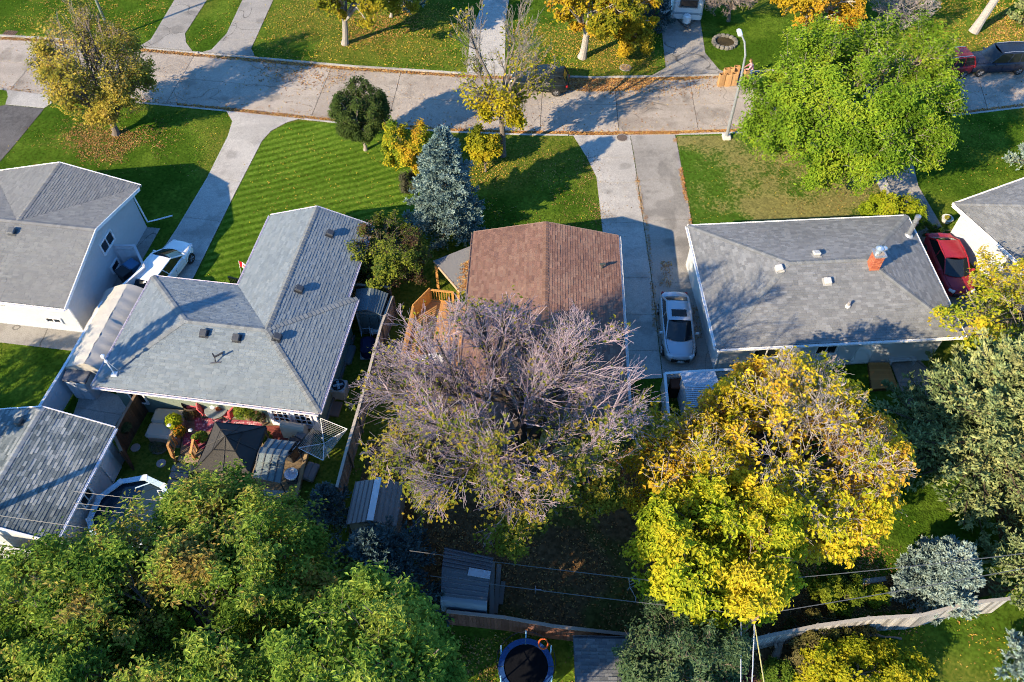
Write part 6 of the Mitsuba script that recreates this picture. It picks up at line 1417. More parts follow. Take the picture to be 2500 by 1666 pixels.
# mats, furniture, pots on the deck
def mat(label, poly, z, c0, c1, seed, cell=.11, cat='mat'):
    k = thing('mat', label, cat); rng = np.random.default_rng(seed); poly = P2(*poly); mb = MB(); x0, y0, x1, y1 = poly.bounds
    mb.prism(poly, z, z + .012, np.array(c0) * .8)
    for x in np.arange(x0, x1, cell):
        for y in np.arange(y0, y1, cell):
            if poly.buffer(-.06).contains(Point(x + cell / 2, y + cell / 2)) and rng.random() < .55:
                mb.box((x + cell / 2, y + cell / 2, z + .014), (cell * .8, cell * .8, .006), np.array(c0) * (1 - (t := rng.random())) + np.array(c1) * t, rz=rng.random() * 90)
    part(k, 'weave', mb)
mat('pink and white patterned outdoor rug between the canopy and the house', ((-16.26, 22.52, 0.45), (-12.73, 22.28, 0.45), (-12.67, 21.50, 0.45), (-15.99, 21.74, 0.45)), DZ + .008, (.40, .10, .14), (.62, .45, .47), 1)
mat('dark pink patterned rug at the top of the deck steps', ((-16.58, 21.60, 0.45), (-15.37, 21.55, 0.45), (-15.28, 20.65, 0.45), (-16.45, 20.93, 0.45)), DZ + .012, (.24, .06, .10), (.40, .20, .24), 2)
mat('plain brick red mat in front of the patio door', ((-12.48, 22.03, 0.45), (-10.98, 21.99, 0.45), (-10.97, 21.17, 0.45), (-12.29, 21.22, 0.45)), DZ + .010, (.20, .06, .05), (.24, .075, .06), 3)
def chair(label, p, rz, col, frame_col=(.04, .04, .04), z=DZ):
    k = thing('patio_chair', label, 'chair'); L_ = frame((p[0], p[1], z), rz)
    part(k, 'seat_cushion', MB(L_).cbox((0, 0, .45), (.56, .56, .13), col, .05)); part(k, 'back_cushion', MB(L_).cbox((-.27, 0, .78), (.14, .54, .58), col, .05, ry=-14))
    for s in (-1, 1):
        part(k, 'arm', MB(L_).tube([(.26, s * .33, 0), (.24, s * .33, .6), (-.28, s * .33, .64), (-.34, s * .33, 0)], .022, frame_col, 6), 'vc_satin')
    part(k, 'frame', MB(L_).box((0, 0, .36), (.56, .62, .04), frame_col), 'vc_satin')
PINK = (.62, .12, .13)
chair('red cushioned patio chair left of the glass table', (-15.50, 22.70, 0.45), 15, PINK); chair('red cushioned patio chair right of the glass table', (-14.33, 22.52, 0.45), 150, PINK)
k = thing('hanging_chair', 'hanging chair with a red cushion at the left end of the deck', 'chair'); p = np.array((-16.27, 22.95, 0.45)); 
part(k, 'stand', MB().tube([p + [-.6, .1, 0], p + [-.5, .1, 1.2], p + [-.2, .05, 1.85], p + [.05, 0, 1.9]], .035, (.05, .05, .05), 8), 'vc_satin'); part(k, 'cushion', MB().cbox(p + [.05, 0, .62], (.62, .6, .2), (.60, .11, .13), .09)); part(k, 'cushion', MB().cbox(p + [.02, .28, .92], (.6, .2, .5), (.55, .10, .12), .08))
part(k, 'basket', MB().lathe(p + [.05, 0, .4], [(.1, 0), (.38, .1), (.5, .3), (.52, .5)], (.09, .07, .06), 14)); part(k, 'chain', MB().tube([p + [.05, 0, 1.9], p + [.05, 0, 1.1]], .012, (.2, .2, .2), 5))
k = thing('patio_table', 'round glass topped patio table between the red chairs', 'table'); p = np.array((-14.93, 22.60, 0.45))
part(k, 'top', MB().lathe(p + [0, 0, .72], [(.0, 0), (.58, 0), (.6, .015), (.58, .03), (0, .03)], (.20, .22, .23), 22), 'vc_satin')
for t in (45, 135, 225, 315): part(k, 'leg', MB().tube([p + [.42 * math.cos(math.radians(t)), .42 * math.sin(math.radians(t)), 0], p + [.34 * math.cos(math.radians(t)), .34 * math.sin(math.radians(t)), .72]], .025, (.04, .04, .04), 6), 'vc_satin')
k = thing('teapot', 'white pot on the glass patio table', 'pot'); part(k, 'body', MB().lathe(p + [-.15, .05, .75], [(.09, 0), (.15, .06), (.15, .14), (.06, .2), (0, .22)], (.75, .75, .76), 14), 'vc_satin'); part(k, 'spout', MB().tube([p + [-.02, .02, .83], p + [.08, -.02, .92]], .02, (.75, .75, .76), 6), 'vc_satin')
k = thing('flower_bowl', 'orange-red flower bowl on the glass patio table', 'flower pot'); part(k, 'bowl', MB().lathe(p + [.15, -.1, .75], [(.08, 0), (.13, .08)], (.3, .08, .05), 12))
def ball_plant(parent, name, c, r, n, cols, size, seed, bs='leaf', squash=.8):
    rng = np.random.default_rng(seed); d = unit(rng.normal(0, 1, (n, 3))); d[:, 2] = np.abs(d[:, 2]) * 1.0 - .15 * rng.random(n)
    pos = np.array(c) + d * r * (.45 + .55 * rng.random((n, 1)) ** .5) * [1, 1, squash]
    v, f = leaf_quads(pos, size, rng, .7, up=d * 1.2)
    part(parent, name, MB().add(v, f, np.repeat(blend_cols(pos, cols, rng, seed, 4.0), 4, 0)), bs)
ball_plant(k, 'flower', p + [.15, -.1, .86], .14, 90, [(.6, .12, .05), (.62, .3, .08)], .06, 1)
def pot_plant(label, p, r, h, pr, ph, pcol, cols, n, size, seed, cat='potted plant', z=DZ, name='potted_plant', flower=None):
    k = thing(name, label, cat); p = np.array([p[0], p[1], z])
    part(k, 'pot', MB().lathe(p, [(pr * .7, 0), (pr * .95, ph * .85), (pr, ph), (pr * .85, ph * .96), (0, ph * .9)], pcol, 16))
    ball_plant(k, 'foliage', p + [0, 0, ph + h * .35], r, n, cols, size, seed, squash=h / r * .6)
    if flower: ball_plant(k, 'flower', p + [0, 0, ph + h * .45], r * 1.02, n // 2, flower, size * .8, seed + 1, squash=h / r * .6)
pot_plant('chartreuse leafed potted plant at the top of the deck steps', (-16.94, 21.89, 0.45), .42, .8, .2, .35, (.15, .1, .08), [(.25, .34, .02), (.42, .45, .03)], 700, .13, 2)
pot_plant('bright orange chrysanthemum in a pot by the deck steps', (-16.61, 21.41, 0.45), .36, .45, .2, .3, (.12, .1, .09), [(.06, .1, .02), (.12, .15, .02)], 500, .09, 3, flower=[(.60, .22, .02), (.62, .30, .03)])
pot_plant('red flower pot with a small plant on the right stair post', (-15.63, 20.93, 0.45), .18, .3, .2, .34, (.55, .02, .05), [(.10, .2, .03), (.2, .3, .05)], 160, .09, 4, z=DZ + .25)
pot_plant('green trailing plants along the left edge of the canopy', (-15.47, 21.12, 0.45), .35, .45, .2, .25, (.2, .14, .1), [(.10, .18, .03), (.25, .32, .04)], 500, .09, 5)
pot_plant('leafy green potted tree beside the patio door', (-13.40, 22.48, 0.45), .62, 1.1, .26, .45, (.2, .15, .12), [(.05, .10, .02), (.13, .2, .03), (.25, .28, .04)], 1500, .11, 6)
pot_plant('dark leafed plant with pink blooms just left of the patio door', (-12.73, 22.28, 0.45), .4, .7, .22, .35, (.3, .2, .17), [(.05, .09, .02), (.1, .15, .03)], 600, .09, 7, flower=[(.6, .15, .2), (.06, .1, .03), (.08, .1, .03)])
pot_plant('pale green plant on the rail at the right end of the house wall', (-10.69, 22.28, 0.45), .35, .6, .2, .35, (.25, .2, .17), [(.14, .2, .06), (.25, .28, .12)], 500, .09, 8)
pot_plant('small fern-like plant between the canopy and the grill shelter', (-12.28, 21.07, 0.45), .38, .5, .2, .3, (.2, .15, .12), [(.08, .14, .02), (.2, .26, .03)], 500, .10, 9)
pot_plant('brownish plant in a basket beside the hot tub', (-16.33, 22.48, 0.45), .38, .45, .22, .3, (.2, .13, .09), [(.12, .08, .05), (.1, .11, .04)], 400, .08, 10)
k = thing('hot_tub', 'square hot tub with a rounded taupe cover beside the brown fence', 'hot tub'); q = [np.array(x) for x in ((-18.11, 22.80, 0.90), (-16.46, 22.66, 0.90), (-16.76, 20.95, 0.90), (-18.18, 21.18, 0.90))]; c_ = np.mean(q, 0); wq = np.linalg.norm(q[1] - q[0]); lq = np.linalg.norm(q[2] - q[1]); az = heading(q[0], q[1])
part(k, 'cabinet', MB().cbox((c_[0], c_[1], .42), (wq * .97, lq * .97, .84), (.23, .19, .16), .12, rz=az)); 
for s in (-1, 1): part(k, 'cover', MB(frame((c_[0], c_[1], 0), az)).cbox((0, s * lq * .25, .92), (wq, lq * .497, .14), (.30, .255, .215), .10), 'vc_satin')
pot_plant('grey-green bed of low plants at the foot of the hot tub', (-17.73, 21.01, 0.00), .5, .45, .45, .12, (.2, .19, .17), [(.10, .11, .06), (.16, .17, .08)], 700, .08, 11, z=0, cat='plant', name='low_plant')
pot_plant('hanging basket on the brown fence near the garage', (-19.19, 21.43, 0.80), .33, .4, .2, .2, (.08, .06, .05), [(.05, .08, .03), (.12, .14, .06)], 500, .09, 12, z=.9)
pot_plant('grey-green trailing plant on the garage wall', (-20.58, 18.89, 0.00), .5, .7, .25, .3, (.12, .1, .09), [(.09, .12, .08), (.17, .2, .13)], 800, .12, 13, z=.7)
pot_plant('orange flowers in a dark pot at the foot of the garage wall', (-19.89, 18.67, 0.00), .28, .4, .22, .4, (.03, .03, .03), [(.08, .06, .02)], 200, .08, 14, z=0, flower=[(.5, .2, .03), (.45, .1, .03)])
k = thing('laundry_tub', 'oval white plastic tub on the deck beside the grill shelter', 'tub'); p = np.array((-10.59, 18.98, 0.75))
part(k, 'tub', MB(lambda v: np.asarray(v) * 1.0).lathe(p, [(.22, 0), (.30, .28), (.33, .30), (.29, .29), (.2, .04), (0, .04)], (.66, .70, .78), 20), 'vc_satin'); part(k, 'stand', MB().box(p - [0, 0, .15], (.5, .5, .28), (.05, .05, .06)))
for s, lab in ((0, 'grey folded lounge cushion lying in the lawn beside the deck, left one'), (1, 'grey folded lounge cushion lying in the lawn beside the deck, right one')):
    k = thing('lounge_cushion', lab, 'cushion'); p = np.array(((-10.02, 19.57, 0.25), (-9.75, 19.48, 0.25))[s]); part(k, 'pad', MB().cbox(p, (.34, .95, .25), (.22, .20, .19), .06, rz=-14, ry=10))
# rotary clothes dryer
k = thing('clothes_dryer', 'square rotary clothes dryer with many lines beside the deck', 'clothes dryer'); cdy = [np.array(x) for x in ((-9.39, 21.57, 1.90), (-8.00, 20.95, 1.90), (-8.93, 19.22, 1.90), (-10.22, 19.90, 1.90))]; cc = np.mean(cdy, 0)
part(k, 'pole', MB().tube([cc * [1, 1, 0], cc + [0, 0, .1]], .03, (.55, .56, .58), 8), 'vc_satin')
for q in cdy:
    part(k, 'arm', MB().tube([cc - [0, 0, .45], q], .02, (.62, .64, .66), 6), 'vc_satin')
for r_ in np.linspace(.22, 1.0, 11):
    z_ = np.array([0, 0, -.45 * (1 - r_)])
    for i in range(4): part(k, 'line', MB().tube([cc + (cdy[i] - cc) * r_ * [1, 1, 0] + z_, cc + (cdy[(i + 1) % 4] - cc) * r_ * [1, 1, 0] + z_], .006, (.60, .6, .6), 4), 'vc')
for i in (0, 2): part(k, 'cross_bar', MB().tube([cdy[i], cdy[(i + 1) % 4]], .018, (.7, .7, .72), 6), 'vc_satin')
# pool
k = thing('swimming_pool', 'round above-ground pool with a pale blue rim behind the garage, half under the green tree', 'pool'); pc_ = np.array((-17.66, 16.90, 1.15)); pr_ = 1.8
nS = 10; an = np.arange(nS) * 2 * np.pi / nS + .2
for i in range(nS):
    a, b = (pc_ * [1, 1, 0] + np.array([pr_ * math.cos(t), pr_ * math.sin(t), 0]) for t in (an[i], an[i] + 2 * np.pi / nS))
    piece(k, 'wall_panel', (a + b) / 2 + [0, 0, .58], (np.linalg.norm(b - a), .05, 1.16), (.40, .46, .52), b - a, 'vc_satin')
    piece(k, 'rim_panel', (a + b) / 2 * 1.0 + [0, 0, 1.2], (np.linalg.norm(b - a) + .08, .26, .05), (.42, .55, .66), b - a, 'vc_satin')
    piece(k, 'rim_cap', a + [0, 0, 1.21], (.2, .3, .06), (.60, .64, .68), b - a, 'vc_satin')
part(k, 'liner', MB().lathe(pc_ * [1, 1, 0], [(0, .25), (1.65, .25), (1.73, .4), (1.73, 1.15)], (.03, .07, .12), 30)); 
wv = MB().lathe(pc_ * [1, 1, 0], [(1.72, 1.02), (0, 1.02)], (1, 1, 1), 30).mesh(); put(k + '__water', mikit.ply(wv[:2], {'type': 'principled', 'base_color': rgb(.015, .03, .045), 'roughness': .04, 'specular': .6}))
k = thing('pool_pole', 'blue-white pole resting across the pool rim', 'pole'); part(k, 'shaft', MB().tube([np.array((-17.72, 18.08, 1.30)), np.array((-16.78, 18.49, 1.30))], .03, (.45, .6, .7), 8), 'vc_satin')
k = thing('pool_ladder', 'white pool ladder on the right rim of the pool', 'ladder')
for s in (0, 1):
    p = np.array(((-16.32, 17.75, 1.20), (-16.14, 17.37, 1.20))[s]); part(k, 'side_rail', MB().tube([p + [.5, .1, -1.2], p + [.12, 0, .5], p + [-.12, 0, .5], p + [-.2, 0, -.4]], .03, (.66, .67, .7), 8), 'vc_satin')
for z in (-.9, -.5, -.1): piece(k, 'rung', (np.array((-16.32, 17.75, 1.20)) + np.array((-16.14, 17.37, 1.20))) / 2 + [.42 - .25 * (z + .9), .05, z], (.6, .12, .04), (.6, .62, .65), np.array((-16.14, 17.37, 1.20)) - np.array((-16.32, 17.75, 1.20)), 'vc_satin')
# ---------------------------------------------------------------- side yard of the L-shaped house
k = thing('garden_shed', 'small grey-green garden shed with a gable roof between the L-shaped house and the plank fence', 'shed')
sh = [np.array(x) for x in ((-8.60, 29.92, 1.95), (-6.80, 29.62, 1.95), (-7.06, 28.10, 1.95), (-8.49, 28.27, 1.95))]; r0_, r1_ = (sh[0] + sh[1]) / 2 + [0, 0, .35], (sh[2] + sh[3]) / 2 + [0, 0, .35]
part(k, 'wall', MB().prism(Polygon([q[:2] for q in sh]).buffer(-.1, join_style=2), 0, 1.93, (.17, .21, .22)))
for q in ([sh[0], r0_, r1_, sh[3]], [r0_, sh[1], sh[2], r1_]):
    rk_ = part(k, 'roof_panel', MB().slab(q, .05, (.13, .165, .185)))
    for i in range(1, 6): t = i / 6; part(rk_, 'seam', MB().beam(q[0] * (1 - t) + q[1] * t + [0, 0, .01], q[3] * (1 - t) + q[2] * t + [0, 0, .01], .03, .02, (.10, .13, .15)))
dS = unit(sh[2] - sh[3])
for s in (-.22, .22): piece(k, 'door', (sh[2] + sh[3]) / 2 + dS * s * 1.1 + [.02, .04, -1.0], (.46, .05, 1.6), (.10, .14, .15), dS)
for s in (-.48, .48): piece(k, 'corner_trim', (sh[2] + sh[3]) / 2 + dS * s * 1.35 + [.02, .05, -1.0], (.1, .07, 1.9), (.3, .33, .34), dS)
k = thing('air_conditioner', 'grey air conditioning unit on the ground by the right wall of the L-shaped house', 'air conditioner'); p = np.array((-9.06, 24.29, 0.00)); La = frame(p, YW2)
part(k, 'cabinet', MB(La).cbox((0, 0, .42), (.8, .8, .78), (.36, .37, .37), .05), 'vc_satin'); part(k, 'fan_well', MB(La).lathe((0, 0, .815), [(.34, .0), (.34, .012), (.3, .004), (0, .004)], (.02, .02, .025), 22), 'vc_satin')
for a in range(4): t = a * np.pi / 2 + .4; part(k, 'blade', MB(La).beam((.05 * math.cos(t), .05 * math.sin(t), .835), (.27 * math.cos(t), .27 * math.sin(t), .835), .14, .012, (.25, .35, .42)), 'vc_satin')
part(k, 'hub', MB(La).lathe((0, 0, .835), [(.08, 0), (.08, .03), (0, .035)], (.35, .5, .6), 12), 'vc_satin')
k = thing('stacked_chairs', 'white lawn chairs stacked against the plank fence by the garden shed', 'chair'); p = np.array((-7.57, 28.26, 0.00)); Lc = frame(p, 10)
for i in range(2):
    z = .12 * i
    part(k, 'seat', MB(Lc).cbox((0, 0, .45 + z), (.55, .55, .04), (.55, .60, .60), .02)); part(k, 'back', MB(Lc).cbox((0, .3, .75 + z), (.55, .05, .55), (.58, .63, .62), .02, rx=-12))
    for sx in (-1, 1): part(k, 'arm', MB(Lc).tube([(sx * .3, -.25, 0), (sx * .3, -.25, .65 + z), (sx * .3, .3, .68 + z), (sx * .3, .35, 0)], .025, (.6, .65, .65), 6))
k = thing('snow_blower', 'machine under a dark blue cover in the narrow side yard', 'machine'); p = np.array((-7.86, 27.06, 0.00)); Lc = frame(p, 5)
part(k, 'cover', MB(Lc).cbox((0, 0, .45), (.75, 1.1, .8), (.02, .03, .07), .16)); part(k, 'tray', MB(Lc).cbox((0, .1, .12), (.9, 1.3, .1), (.3, .35, .38), .04)); part(k, 'handle', MB(Lc).tube([(-.3, .5, .8), (-.32, .85, 1.0), (.32, .85, 1.0), (.3, .5, .8)], .025, (.3, .33, .36), 6), 'vc_satin')
k = thing('window_well', 'rounded grey window well cover at the right wall of the L-shaped house', 'cover'); p = np.array((-8.93, 26.83, 0.00)); part(k, 'cover', MB(frame(p, YW2)).cbox((0, 0, .12), (.55, 1.3, .24), (.14, .17, .18), .12))
k = thing('paver_stack', 'brown patio slab beside the air conditioning unit', 'paving stone'); p = np.array((-9.27, 23.31, 0.00)); part(k, 'slab', MB(frame(p, YW2)).cbox((0, 0, .06), (.7, .9, .1), (.17, .13, .11), .02))
# ---------------------------------------------------------------- orange deck and porch of the brown roofed house
k = thing('stained_deck', 'orange stained deck along the left wall of the brown roofed house, with a slatted railing', 'deck'); DZ3 = .6
dpoly = Polygon([L3(np.array([q + (0,)], float))[0][:2] for q in ((.3, -3.6), (-2.3, -3.3), (-3.1, -4.6), (-3.35, -8.4), (-2.6, -10.8), (.3, -10.8))])
e_ = L3(np.array([[0, 0, 0], [1., 0, 0], [0, 1, 0]])); ux3, uy3 = (e_[1] - e_[0])[:2], (e_[2] - e_[0])[:2]; o3 = e_[0][:2]; rng = np.random.default_rng(14)
for i in range(-80, 0):
    a = o3 + uy3 * i * .15
    st = Polygon([a - ux3 * 4, a + ux3 * 1, a + ux3 * 1 + uy3 * .142, a - ux3 * 4 + uy3 * .142]).intersection(dpoly)
    if st.geom_type == 'Polygon' and st.area > .02: part(k, 'board', MB().prism(st, DZ3 - .03, DZ3, np.array((.44, .24, .10)) * (.75 + .35 * rng.random())))
part(k, 'frame', MB().prism(dpoly.buffer(-.03), 0, DZ3 - .035, (.2, .10, .04)))
OC = (.46, .24, .08)
pt = lambda x, y: L3(np.array([[x, y, DZ3]], float))[0]
railing(k, pt(-3.1, -4.6), pt(-3.35, -8.4), .95, OC, 22); railing(k, pt(-2.3, -3.35), pt(-1.0, -3.5), .95, OC, 9); railing(k, pt(-3.35, -8.4), pt(-2.6, -10.7), .95, OC, 14)
piece(k, 'privacy_panel', (pt(-3.1, -4.6) + pt(-2.3, -3.35)) / 2 + [0, 0, .55], (1.5, .05, 1.1), (.50, .26, .09), pt(-2.3, -3.35) - pt(-3.1, -4.6))
piece(k, 'bench', pt(-2.7, -6.2) + [0, 0, .42], (.42, 2.2, .06), OC, (*ux3, 0))
for s in (-1, 1): piece(k, 'bench_leg', pt(-2.7, -6.2 + s * .9) + [0, 0, .2], (.38, .08, .4), OC, (*ux3, 0))
k = thing('porch_roof', 'slanted grey porch roof with a drift of orange leaves', 'porch roof')
pq = [np.array(x) for x in ((-2.30, 32.74, 2.50), (-4.45, 31.94, 2.10), (-2.88, 29.64, 2.10), (-2.47, 29.47, 2.50))]
part(k, 'roof_panel', MB().slab(pq, .09, (.155, .155, .16))); part(k, 'fascia', MB().beam(pq[1] - [0, 0, .06], pq[2] - [0, 0, .06], .04, .18, (.42, .30, .2)))
for q in (pq[1] + [.15, -.25, 0], pq[2] + [-.1, .05, 0]): piece(k, 'post', np.array([q[0], q[1], 1.0]), (.14, .14, 2.0), OC)
rng = np.random.default_rng(5); n_ = 450; t = rng.random((n_, 1)); pos = pq[0] * (1 - t) + pq[3] * t; pos = pos + (pq[1] - pq[0]) * (np.abs(rng.normal(0, .11, (n_, 1)))) + [0, 0, .04]
pos = pos[(t[:, 0] > .35)]; v, f = leaf_quads(pos, .12, rng, .3); k = struct('fallen_leaves', 'drift of orange leaves on the grey porch roof', 'stuff'); put(k, MB().add(v, f, np.repeat(palette(ORANGE, len(pos), rng), 4, 0)).ply('vc'))
k = thing('patio_table', 'white covered table on the orange deck under the bare branches', 'table'); p = pt(-1.5, -8.0); part(k, 'top', MB(frame(p, 12)).cbox((0, 0, .72), (1.5, .9, .05), (.62, .62, .62), .02))
for sx in (-1, 1):
    for sy in (-1, 1): part(k, 'leg', MB(frame(p, 12)).box((sx * .65, sy * .36, .35), (.05, .05, .7), (.4, .4, .4)))
# ---------------------------------------------------------------- back yard sheds and oddments
def ribbed_shed(label, q, zr, col, rib, ridge_col, nrib=7, wallc=(.3, .29, .28), name='metal_shed', ridge_w=.3):
    """q: eave corners NW NE SE SW; the ridge runs from the N to the S edge"""
    k = thing(name, label, 'shed'); q = [np.array(x, float) for x in q]
    r0, r1 = (q[0] + q[1]) / 2, (q[3] + q[2]) / 2; r0 = r0 + [0, 0, zr - r0[2]]; r1 = r1 + [0, 0, zr - r1[2]]
    part(k, 'wall', MB().prism(Polygon([x[:2] for x in q]).buffer(-.08, join_style=2), 0, q[0][2] - .02, wallc), 'vc_satin')
    for P4 in ([q[0], r0, r1, q[3]], [r0, q[1], q[2], r1]):
        rk_ = part(k, 'roof_panel', MB().slab(P4, .04, col), 'vc_satin')
        for i in range(nrib):
            t = i / (nrib - 1); a, b = P4[0] * (1 - t) + P4[1] * t, P4[3] * (1 - t) + P4[2] * t
            part(rk_, 'rib', MB().beam(a + [0, 0, .02], b + [0, 0, .02], .035, .03, rib), 'vc_satin')
    part(k, 'ridge_cap', MB().beam(r0 + [0, 0, .04], r1 + [0, 0, .04], ridge_w, .03, ridge_col), 'vc_satin')
    return k
ribbed_shed('tan ribbed metal shed with a white ridge cap left of the bare tree trunk', ((-7.27, 18.14, 1.80), (-5.05, 18.08, 1.80), (-5.19, 15.92, 1.80), (-7.45, 16.02, 1.80)), 2.25, (.235, .20, .185), (.17, .145, .135), (.66, .67, .70), 6, (.26, .23, .21))
k = thing('metal_shed', 'dark ribbed metal shed with curved eaves in the shaded back yard', 'shed')
qn, qs = [np.array(x) for x in ((-2.97, 14.86, 2.00), (-0.80, 14.35, 2.00))], [np.array(x) for x in ((-3.01, 12.66, 2.00), (-1.05, 12.43, 2.00))]
rw, re = (qn[0] + qs[0]) / 2 + [0, 0, .4], (qn[1] + qs[1]) / 2 + [0, 0, .4]
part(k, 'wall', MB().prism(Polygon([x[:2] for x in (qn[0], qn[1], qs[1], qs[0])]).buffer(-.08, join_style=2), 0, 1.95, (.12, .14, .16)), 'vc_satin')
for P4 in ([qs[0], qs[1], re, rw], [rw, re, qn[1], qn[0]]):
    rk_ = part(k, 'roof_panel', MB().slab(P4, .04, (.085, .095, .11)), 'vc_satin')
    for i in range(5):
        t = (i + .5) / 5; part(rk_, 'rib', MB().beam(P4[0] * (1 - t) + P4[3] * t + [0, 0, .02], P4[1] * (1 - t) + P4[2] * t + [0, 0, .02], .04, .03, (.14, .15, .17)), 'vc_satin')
part(k, 'ridge_cap', MB().beam(rw * .45 + re * .55 + [0, 0, .04], re + [0, 0, .04], .34, .03, (.42, .46, .52)), 'vc_satin')
def eave_curve(a, b, out):
    prof = [(0, 0), (.12, -.03), (.22, -.12), (.28, -.28), (.30, -.5), (.30, -1.0)]; o = np.array(out, float)
    V = np.array([e + o * x + [0, 0, z] for e in (a, b) for x, z in prof]); m = len(prof)
    return MB().add(V, np.array([[i, i + 1, m + i + 1, m + i] for i in range(m - 1)]), (.15, .19, .23))
part(k, 'curved_eave', eave_curve(qs[0], qs[1], (-.03, -1, 0)), 'vc_satin', True)
for p0, p1, lab in (((-0.86, 14.50, 1.20), (-0.88, 12.26, 0.90), 'long grey plank leaning along the right wall of the dark metal shed, inner one'), ((-0.58, 14.71, 0.40), (-0.72, 12.47, 0.40), 'long grey plank beside the dark metal shed, middle one'), ((-0.39, 14.03, 0.10), (-0.51, 12.98, 0.10), 'short grey plank on the leaf litter beside the dark metal shed')):
    k = thing('plank', lab, 'plank'); a, b = np.array(p0), np.array(p1); put(k, cube_ply((.20, .185, .17)), mat4(unit(b - a) * np.linalg.norm(b - a), np.cross([0, 0, 1], unit(b - a)) * .2, np.array([0, 0, .05]), (a + b) / 2))
k = thing('garden_shed', 'small white shed with a corrugated ridged roof inside the low white fence', 'shed')
q = [np.array(x) for x in ((8.58, 24.29, 1.90), (10.37, 24.40, 1.90), (10.48, 22.28, 1.90), (8.72, 22.18, 1.90))]; rw, re = np.array((8.61, 23.22, 2.25)), np.array((10.38, 23.29, 2.25))
part(k, 'wall', MB().prism(Polygon([x[:2] for x in q]).buffer(-.1, join_style=2), 0, 1.88, (.45, .47, .5)))
for P4 in ([q[0], q[1], re, rw], [rw, re, q[2], q[3]]):
    rk_ = part(k, 'roof_panel', MB().slab(P4, .04, (.42, .46, .51)), 'vc_satin')
    for i in range(11): t = (i + .5) / 11; part(rk_, 'rib', MB().beam(P4[0] * (1 - t) + P4[3] * t + [0, 0, .012], P4[1] * (1 - t) + P4[2] * t + [0, 0, .012], .05, .02, (.48, .52, .57)), 'vc_satin')
k = thing('wheelie_bin', 'dark bin with a brown top in the corner of the low white fence', 'bin'); p = np.array((8.57, 24.34, 0.00)); part(k, 'body', MB().cbox(p + [0, 0, .45], (.6, .65, .9), (.03, .025, .025), .05)); part(k, 'lid', MB().cbox(p + [0, 0, .95], (.66, .7, .1), (.14, .06, .04), .04))
def trampoline(label, c, r, col, zt=.9, pole_col=(.22, .42, .62), net=True):
    k = thing('trampoline', label, 'trampoline'); c = np.array([c[0], c[1], 0.]); n = 24
    part(k, 'mat', MB().lathe(c + [0, 0, zt - .02], [(r * .80, 0), (0, -.04)], (.008, .009, .012), 30)); 
    for i in range(8):
        t0, t1 = i * np.pi / 4, (i + 1) * np.pi / 4; t = np.linspace(t0 + .01, t1 - .01, 5); V = np.array([[c[0] + rr * math.cos(x), c[1] + rr * math.sin(x), zt + zz] for rr, zz in ((r * .80, .01), (r, .035), (r * 1.01, -.12)) for x in t])
        part(k, 'pad', MB().add(V, [[a * 5 + j, (a + 1) * 5 + j, (a + 1) * 5 + j + 1, a * 5 + j + 1] for a in range(2) for j in range(4)], col), 'vc_satin')
    for i in range(6):
        t = i * np.pi / 3 + .52; e = c + [r * 1.04 * math.cos(t), r * 1.04 * math.sin(t), 0]
        part(k, 'pole', MB().tube([e, e + [0, 0, 1.7]], .03, pole_col, 8), 'vc_satin')
    part(k, 'ring', MB().tube([c + [r * 1.04 * math.cos(t), r * 1.04 * math.sin(t), 1.66] for t in np.linspace(0, 2 * np.pi, 25)], .014, (.03, .035, .05), 5, False), 'vc')
trampoline('round trampoline with a bright blue pad at the bottom edge', (0.58, 10.08, 0.90), 1.15, (.015, .06, .20))
trampoline('dark blue trampoline glimpsed between the yellow trees', (11.56, 20.69, 0.90), 1.5, (.02, .05, .10), pole_col=(.3, .34, .38))
k = thing('toy_ring', 'orange ring hanging by the trampoline', 'ring'); p = np.array((1.29, 10.79, 1.60)); part(k, 'ring', MB().tube([p + [.19 * math.cos(t), .19 * math.sin(t), .05 * math.sin(t)] for t in np.linspace(0, 2 * np.pi, 25)], .035, (.60, .12, .04), 8, False))
k = thing('slide', 'yellow plastic slide lying left of the trampoline', 'slide'); a, b = np.array((-2.96, 10.18, 0.90)), np.array((-2.00, 10.08, 0.20)); s = unit(np.cross(b - a, [0, 0, 1])) * .28
V = np.array([x + s * y + [0, 0, z] for x in (a, (a + b) / 2 - [0, 0, .12], b) for y, z in ((-1, .14), (-.9, 0), (.9, 0), (1, .14))]); part(k, 'chute', MB().add(V, [[i * 4 + j, i * 4 + j + 1, (i + 1) * 4 + j + 1, (i + 1) * 4 + j] for i in range(2) for j in range(3)], (.55, .48, .03)), 'vc_satin')
for s_ in (-1, 1): part(k, 'leg', MB().tube([a + s * s_, a + s * s_ - [0, 0, .9]], .03, (.5, .42, .03), 6))
k = thing('ball', 'white ball on the grass left of the trampoline', 'ball'); part(k, 'ball', MB().lathe(np.array((-2.44, 9.77, 0.12)), [(0, -.12), (.07, -.1), (.115, -.04), (.12, 0), (.115, .04), (.07, .1), (0, .12)], (.6, .6, .66), 14))
k = thing('garden_chair', 'bare aluminium chair frame standing on the leaf litter of the shaded back yard', 'chair'); p = np.array((5.57, 13.50, 0.00)); Lc = frame(p, 25)
for sx in (-1, 1): part(k, 'side_frame', MB(Lc).tube([(sx * .27, .3, 0), (sx * .27, .25, .55), (sx * .27, -.3, .55), (sx * .27, -.35, 0)], .018, (.55, .56, .58), 6), 'vc_satin'); part(k, 'back_post', MB(Lc).tube([(sx * .25, .2, .4), (sx * .25, .45, 1.0)], .018, (.55, .56, .58), 6), 'vc_satin')
for t in (0, .33, .66, 1): part(k, 'slat', MB(Lc).tube([(-.27, .22 + .22 * t, .45 + .52 * t), (.27, .22 + .22 * t, .45 + .52 * t)], .014, (.5, .5, .53), 6), 'vc_satin')
